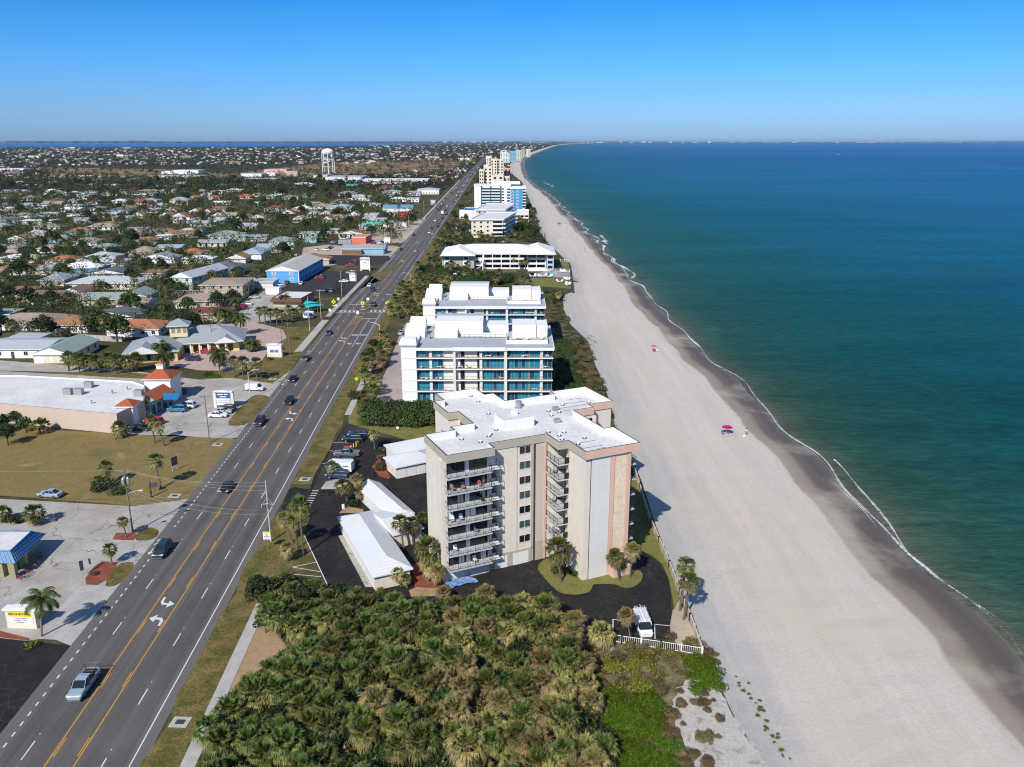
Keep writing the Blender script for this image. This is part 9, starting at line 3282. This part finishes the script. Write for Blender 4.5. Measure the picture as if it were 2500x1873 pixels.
def umbrella(p, col, label, r=1.35, tilt=.0):
 x, y, z = beach_pos(p)
 T = thing('beach_umbrella', label, 'umbrella', (x, y, z - .05))
 m = MB()
 m.tube([(0, 0, 0), (0, 0, 2.35)], .025, 6)
 part('pole', m, mWPAINT, T)
 m = MB()
 n = 8
 pts = [(r * math.cos(k * 6.2832 / n), r * math.sin(k * 6.2832 / n), 1.8) for k in range(n)]
 mid = [(r * .55 * math.cos(k * 6.2832 / n), r * .55 * math.sin(k * 6.2832 / n), 2.12) for k in range(n)]
 b = m.add(pts + mid + [(0, 0, 2.3)])
 for k in range(n):
  l = (k + 1) % n
  m.face((b + k, b + l, b + n + l, b + n + k))
  m.face((b + n + k, b + n + l, b + 2 * n))
 part('canopy', m, col, T)
 return x, y, z
mUMB = mat('crimson umbrella cloth', (.38, .008, .06), .8, .08, 2)
x, y, z = umbrella((1774, 1060), mUMB, 'crimson beach umbrella nearest the camera, open on the sand', 1.35)
def sand_chair(x, y, z, rz, cm, label):
 T = thing('beach_chair', label, 'chair', (x, y, z), rz)
 m = MB()
 m.box(-.28, .28, -.28, .26, .22, .26)
 part('seat', m, cm, T)
 m = MB()
 m.loft([[(-.28, .24, .22), (.28, .24, .22), (.28, .28, .22), (-.28, .28, .22)], [(-.28, .55, .85), (.28, .55, .85), (.28, .59, .85), (-.28, .59, .85)]])
 part('backrest', m, cm, T)
 for s in (-1, 1):
  m = MB()
  m.tube([(s * .3, -.3, 0), (s * .3, -.3, .45), (s * .3, .36, .5), (s * .3, .3, 0)], .018, 4)
  part('leg', m, mALU, T)
 return T
sand_chair(x - .9, y - .2, z, .5, CL['blue'], 'blue beach chair facing the sea under the crimson umbrella')
sand_chair(x + .3, y + .3, z, .2, CL['grey'], 'grey beach chair under the crimson umbrella')
x, y, z = umbrella((1595, 858), mat('orange umbrella cloth', (.65, .07, .05), .8, .08, 2), 'orange red beach umbrella farther up the beach', 1.05)
person((x + .2, y - .6, z - .15), .4, 'sit', CL['black'], CL['blue'], 'person in black sitting under the orange red umbrella')
sand_chair(x + .2, y - .5, z, .4, CL['black'], 'black beach chair of the sitter under the orange red umbrella')
sand_chair(x + 1.3, y - .8, z, .2, CL['pale'], 'pale beach chair beside the orange red umbrella')
for p, pose, a, b, lab in (((1821, 1063), 'stand', CL['white'], CL['grey'], 'angler in a white shirt standing at the wet sand edge with a rod'), ((1428, 611), 'walk', CL['black'], CL['grey'], 'person in dark clothes walking on the beach off the motel'),
                           ((1571, 766), 'stand', CL['white'], CL['black'], 'person in white by the shore, uphill of the orange red umbrella'), ((1602, 795), 'stand', CL['grey'], CL['blue'], 'person at the wet sand just past the orange red umbrella'), ((1432, 569), 'stand', CL['white'], CL['pale'], 'person in white standing at the waterline off the motel'),
                           ((1335, 480), 'walk', CL['black'], CL['blue'], 'dark figure walking far along the waterline'), ((1350, 505), 'stand', CL['grey'], CL['black'], 'grey figure on the sand near the far waterline'), ((1358, 507), 'stand', CL['blue'], CL['black'], 'blue figure beside the grey one on the far sand'), ((1365, 506), 'walk', CL['red'], CL['black'], 'red figure nearest the water in the far group'),
                           ((1382, 531), 'stand', CL['white'], CL['grey'], 'pale figure at the water before the blue and white hotel')):
 person(beach_pos(p), rnd.uniform(0, 6.28), pose, a, b, lab)
x, y, z = beach_pos((1821, 1063))
T = thing('fishing_rod', 'long thin fishing rod propped in the sand by the angler', 'fishing rod', (x + .3, y + .3, z))
m = MB()
m.tube([(0, 0, 0), (.3, .8, 3.9)], [.03, .012], 5)
part('rod', m, mCHAR, T)
m = MB()
m.lathe([(.05, .9), (.07, .95), (.02, 1.02)], 6, c=(.08, .2))
part('reel', m, mGALV, T)
T = thing('cool_box', 'small white cool box on the sand beside the angler', 'cool box', (x - .6, y - .5, z + .0))
m = MB()
m.box(-.3, .3, -.2, .2, 0, .36)
part('box', m, mWPAINT, T)
m = MB()
m.box(-.32, .32, -.22, .22, .361, .44)
part('lid', m, mPINK, T)
x, y, z = beach_pos((1365, 548))
T = thing('beach_shelter', 'little blue and white beach shelter with towels', 'shelter', (x, y, z))
m = MB()
m.poly([(-1.5, -1, .1), (1.5, -1, .1), (1.2, .8, 1.5), (-1.2, .8, 1.5)])
m.poly([(-1.2, .8, 1.5), (1.2, .8, 1.5), (1.4, 1.6, .1), (-1.4, 1.6, .1)])
part('cover', m, CL['blue'], T)
m = MB()
m.box(1.6, 3.4, -.6, .6, .02, .06)
part('towel', m, CL['white'], T)
dz = 2.57
def on_tower(x, y, k):
 w = t_world(x, y, 2.73 + dz * k)
 return w
def patio_chair(pos, rz, label, cm):
 T = thing('patio_chair', label, 'chair', pos, rz)
 m = MB()
 m.box(-.3, .3, -.3, .3, .4, .46)
 part('seat', m, cm, T)
 m = MB()
 m.loft([[(-.3, .24, .46), (.3, .24, .46), (.3, .3, .46), (-.3, .3, .46)], [(-.28, .42, 1.05), (.28, .42, 1.05), (.28, .47, 1.05), (-.28, .47, 1.05)]])
 part('backrest', m, cm, T)
 for a in (-.26, .26):
  for b in (-.26, .26):
   m = MB()
   m.box(a - .025, a + .025, b - .025, b + .025, 0, .4)
   part('leg', m, mRAIL, T)
mTANC = mat('tan patio cushion', (.36, .21, .14), .9, .1, 3)
patio_chair(on_tower(1.4, 1.2, 5), TA + .3, 'tan patio chair at the landward end of the sixth floor balcony', mTANC)
patio_chair(on_tower(3.0, 1.2, 5), TA - .2, 'tan patio chair in the middle of the sixth floor balcony', mTANC)
person(on_tower(5.6, 1.0, 5), TA, 'sit', CL['red'], CL['grey'], 'person in red sitting on the sixth floor balcony')
person(on_tower(6.5, 1.4, 5), TA, 'stand', CL['orange'], CL['white'], 'person in an orange top standing on the sixth floor balcony')
person(on_tower(18.7, -.7, 1), TA - 1.2, 'stand', CL['white'], CL['black'], 'person in a white shirt at the railing of a recessed tower balcony')
person(on_tower(28.4, -5.2, 3), TA + .4, 'stand', CL['pale'], CL['red'], 'person in a pale blue shirt on a seaward tower balcony')
for k, (fx, fy, fl, cm, w) in enumerate(((1.2, 1.2, 3, 'pale', 'pale'), (2.6, 1.1, 3, 'pale', 'pale'), (5.2, 1.2, 2, 'grey', 'grey'), (1.6, 1.2, 1, 'white', 'white'), (6.1, 1.1, 4, 'black', 'dark'), (4.9, 1.2, 0, 'white', 'white'), (18.6, .8, 5, 'white', 'white'), (18.7, 1.1, 3, 'white', 'white'), (18.5, .2, 1, 'black', 'dark'), (28.4, -4.2, 5, 'pale', 'pale'), (28.5, -5.4, 1, 'white', 'white'))):
 if fx > 17 and fx < 20:
  cm = 'grey'
  w = 'grey'
 patio_chair(on_tower(fx, fy, fl), TA + rnd.uniform(-.8, .8), '%s patio chair on the %s balcony of the tower, %s floor' % (w, 'front' if fx < 10 else 'recessed' if fx < 25 else 'seaward', ('second', 'third', 'fourth', 'fifth', 'sixth', 'seventh', 'top')[fl]) + (', nearest the highway' if fx < 2 else ''), CL[cm])
x, y, _ = t_world(1.9, .4)
m = MB()
r8 = random.Random(2)
nx, ny = 22, 12
pts = []
for j in range(ny + 1):
 for i in range(nx + 1):
  a, b = i / nx, j / ny
  w = 1 - .35 * abs(math.sin(a * 7)) * (b if b > .5 else 1 - b) * .4
  pts.append((-2.0 + 4.6 * a + .15 * math.sin(b * 5), (-1.2 + 2.2 * b) * w - .5 * a * (1 - b) * 0 + .35 * math.sin(a * 3), .08 + .16 * abs(math.sin(a * 9 + b * 4)) + r8.uniform(0, .16)))
b0 = m.add(pts)
for j in range(ny):
 for i in range(nx):
  q = b0 + j * (nx + 1) + i
  m.face((q, q + 1, q + nx + 2, q + nx + 1))
o = m.build('tarpaulin', mat('blue crumpled tarpaulin', (.17, .28, .5), .4, .35, 2.5, fine=.5, fscale=6))
o.location = (x, y, .05)
o.rotation_euler = (0, 0, TA)
tag(o, 'crumpled blue tarpaulin spread before the garage doors of the tower', 'tarpaulin')
for k, u in enumerate((603, 612)):
 x, y = G(cC(u, 1002))
 T = thing('marker_post', 'stubby white post at the tip of the planted drive corner', 'post', (x, y, .05), group='white posts on the drive corner')
 m = MB()
 m.box(-.1, .1, -.1, .1, 0, .95)
 part('post', m, mWPAINT, T)
x, y = G(cC(945, 512))
T = thing('lawn_sign', 'small white sign on the lawn before the sea grape hedge', 'sign', (x, y, .05))
m = MB()
m.box(-.3, .3, -.05, .05, .3, .9)
part('plate', m, mSIGNW, T)
m = MB()
m.tube([(0, .07, 0), (0, .07, .9)], .03, 4)
part('post', m, mGALV, T)
r9 = random.Random(8)
for k in range(9):
 u, v = 1433 + r9.uniform(0, 25), 818 + r9.uniform(0, 35)
 x, y, z = beach_pos((u, v))
 m = MB()
 m.tube([(-1.6, -.5, .15), (0, .1, .35), (1.8, -.9 + r9.uniform(-.5, .5), .2)], [.07, .09, .03], 5)
 m.tube([(0, .1, .35), (.9, .7, .6)], [.06, .02], 4)
 o = m.build('driftwood', mTRUNK2)
 o.location = (x, y, z)
 o.rotation_euler = (0, 0, -.6 + r9.uniform(-.25, .25))
 tag(o, 'bare grey driftwood limb at the foot of the sea grape dune', 'driftwood', 'driftwood at the dune')
x, y = G(cO(1340, 150), SEAZ)
T = thing('motor_boat', 'tiny white boat trailing a wake far out at sea', 'boat', (x, y, SEAZ), RAD(5))
T.scale = (.5, .5, .5)
m = MB()
m.loft([[(-9, -2, 0), (-9, 2, 0), (-9, 2.4, 2), (-9, -2.4, 2)], [(4, -2.2, 0), (4, 2.2, 0), (4, 2.8, 2.4), (4, -2.8, 2.4)], [(10, -.2, .8), (10, .2, .8), (10, .3, 3), (10, -.3, 3)]])
part('hull', m, mWPAINT, T)
m = MB()
m.box(-4, 3, -1.6, 1.6, 2.2, 4.6)
part('cabin', m, mWPAINT, T)
m = MB()
m.poly([(-60, -4, .06), (-9, -1.5, .06), (-9, 1.5, .06), (-60, 4, .06)])
part('wake', m, mWPAINT, T)
HAZE = 1.6e-5
# prototypes that were never set out go away
for k, T in list(PROTO.items()):
 if T.location.z < -400:
  def kill(o):
   for c in list(o.children):
    kill(c)
   bpy.data.objects.remove(o)
  kill(T)
# plain labels for the many: what it looks like and what it stands by
ORD = ['nearest to', 'second nearest to', 'third nearest to', 'fourth nearest to', 'fifth nearest to', 'sixth nearest to', 'seventh nearest to', 'eighth nearest to']
byl = {}
for T, words, x, y in AUTO:
 d, ph, lx, ly = min((math.hypot(x - lx, (y - ly) * .8), ph, lx, ly) for ph, lx, ly in LAND)
 dx, dy = x - lx, y - ly
 far = d > 120
 if abs(dy) > abs(dx):
  side = ('well behind' if far else 'behind') if dy > 0 else ('far in front of' if far else 'in front of')
 else:
  side = ('out to the sea side of' if far else 'on the sea side of') if dx > 0 else ('far inland of' if far else 'on the inland side of')
 byl.setdefault((words, side, ph), []).append((d, T))
for (words, side, ph), lst in byl.items():
 lst.sort(key=lambda q: q[0])
 for i, (d, T) in enumerate(lst):
  if len(lst) == 1:
   t = '%s %s %s' % (words, side, ph)
  elif i < len(ORD):
   t = '%s %s, %s it' % (words, side + ' ' + ph, ORD[i])
  else:
   t = '%s %s, among the farther ones' % (words, side + ' ' + ph)
   if 'group' not in T:
    T['group'] = words + 's'
  w = t.split()
  T['label'] = ' '.join(w[:16])
# light, sky, camera
SUN_AZ = math.atan2(-.395, -.919)
EL = RAD(40)
s = bpy.data.lights.new('sun', 'SUN')
s.energy = 5.0
s.angle = RAD(.55)
s.color = (1.0, .955, .88)
so = bpy.data.objects.new('sun', s)
COL.objects.link(so)
dirv = Vector((.395 * math.cos(EL), .919 * math.cos(EL), -math.sin(EL)))
so.rotation_euler = dirv.to_track_quat('-Z', 'Y').to_euler()
w = bpy.data.worlds.new('World')
sc.world = w
w.use_nodes = True
nt = w.node_tree
sky = nt.nodes.new('ShaderNodeTexSky')
sky.sky_type = 'NISHITA'
sky.sun_disc = False
sky.sun_elevation = EL
sky.sun_rotation = math.atan2(-.395, -.919)
sky.air_density = 1.0
sky.dust_density = .35
sky.ozone_density = 2.2
sky.altitude = 60
tc = nt.nodes.new('ShaderNodeTexCoord')
sx = nt.nodes.new('ShaderNodeSeparateXYZ')
nt.links.new(tc.outputs['Generated'], sx.inputs[0])
tint = ramp(nt, sx.outputs[2], [(0.0, (.35, .62, 1.26)), (.03, (.36, .64, 1.26)), (.08, (.24, .66, 1.3)), (.155, (.1, .58, 1.16)), (.45, (.5, .85, 1.25)), (1.0, (.8, .95, 1.15))])
nt.links.new(mixc(nt, 1.0, sky.outputs[0], tint, 'MULTIPLY'), nt.nodes['Background'].inputs[0])
nt.nodes['Background'].inputs[1].default_value = .1
hz = MB()
hz.box(-34000, 34000, -300, 36000, -9, 95)
m = bpy.data.materials.new('sea air')
m.use_nodes = True
nt = m.node_tree
nt.nodes.remove(nt.nodes['Principled BSDF'])
v = nt.nodes.new('ShaderNodeVolumePrincipled')
v.inputs['Color'].default_value = (.66, .82, 1, 1)
v.inputs['Density'].default_value = HAZE
v.inputs['Anisotropy'].default_value = .2
nt.links.new(v.outputs[0], nt.nodes['Material Output'].inputs['Volume'])
if HAZE > 0:
 tag(hz.build('haze', m), kind='stuff')
sc.cycles.volume_bounces = 0
cam = bpy.data.cameras.new('camera')
co = bpy.data.objects.new('camera', cam)
COL.objects.link(co)
co.location = (0, 0, CAMH)
co.rotation_euler = (RAD(90) - PITCH, 0, 0)
cam.sensor_width = 36
cam.lens = F / 2500 * 36
cam.clip_start = 1
cam.clip_end = 300000
sc.camera = co
sc.view_settings.view_transform = 'Standard'
sc.view_settings.look = 'None'
sc.view_settings.exposure = .12
sc.view_settings.gamma = 1
sc.view_settings.use_curve_mapping = False
sc.render.engine = 'CYCLES'
sc.cycles.max_bounces = 5
sc.cycles.transparent_max_bounces = 8
sc.cycles.use_denoising = True
sc.cycles.filter_width = 1.1
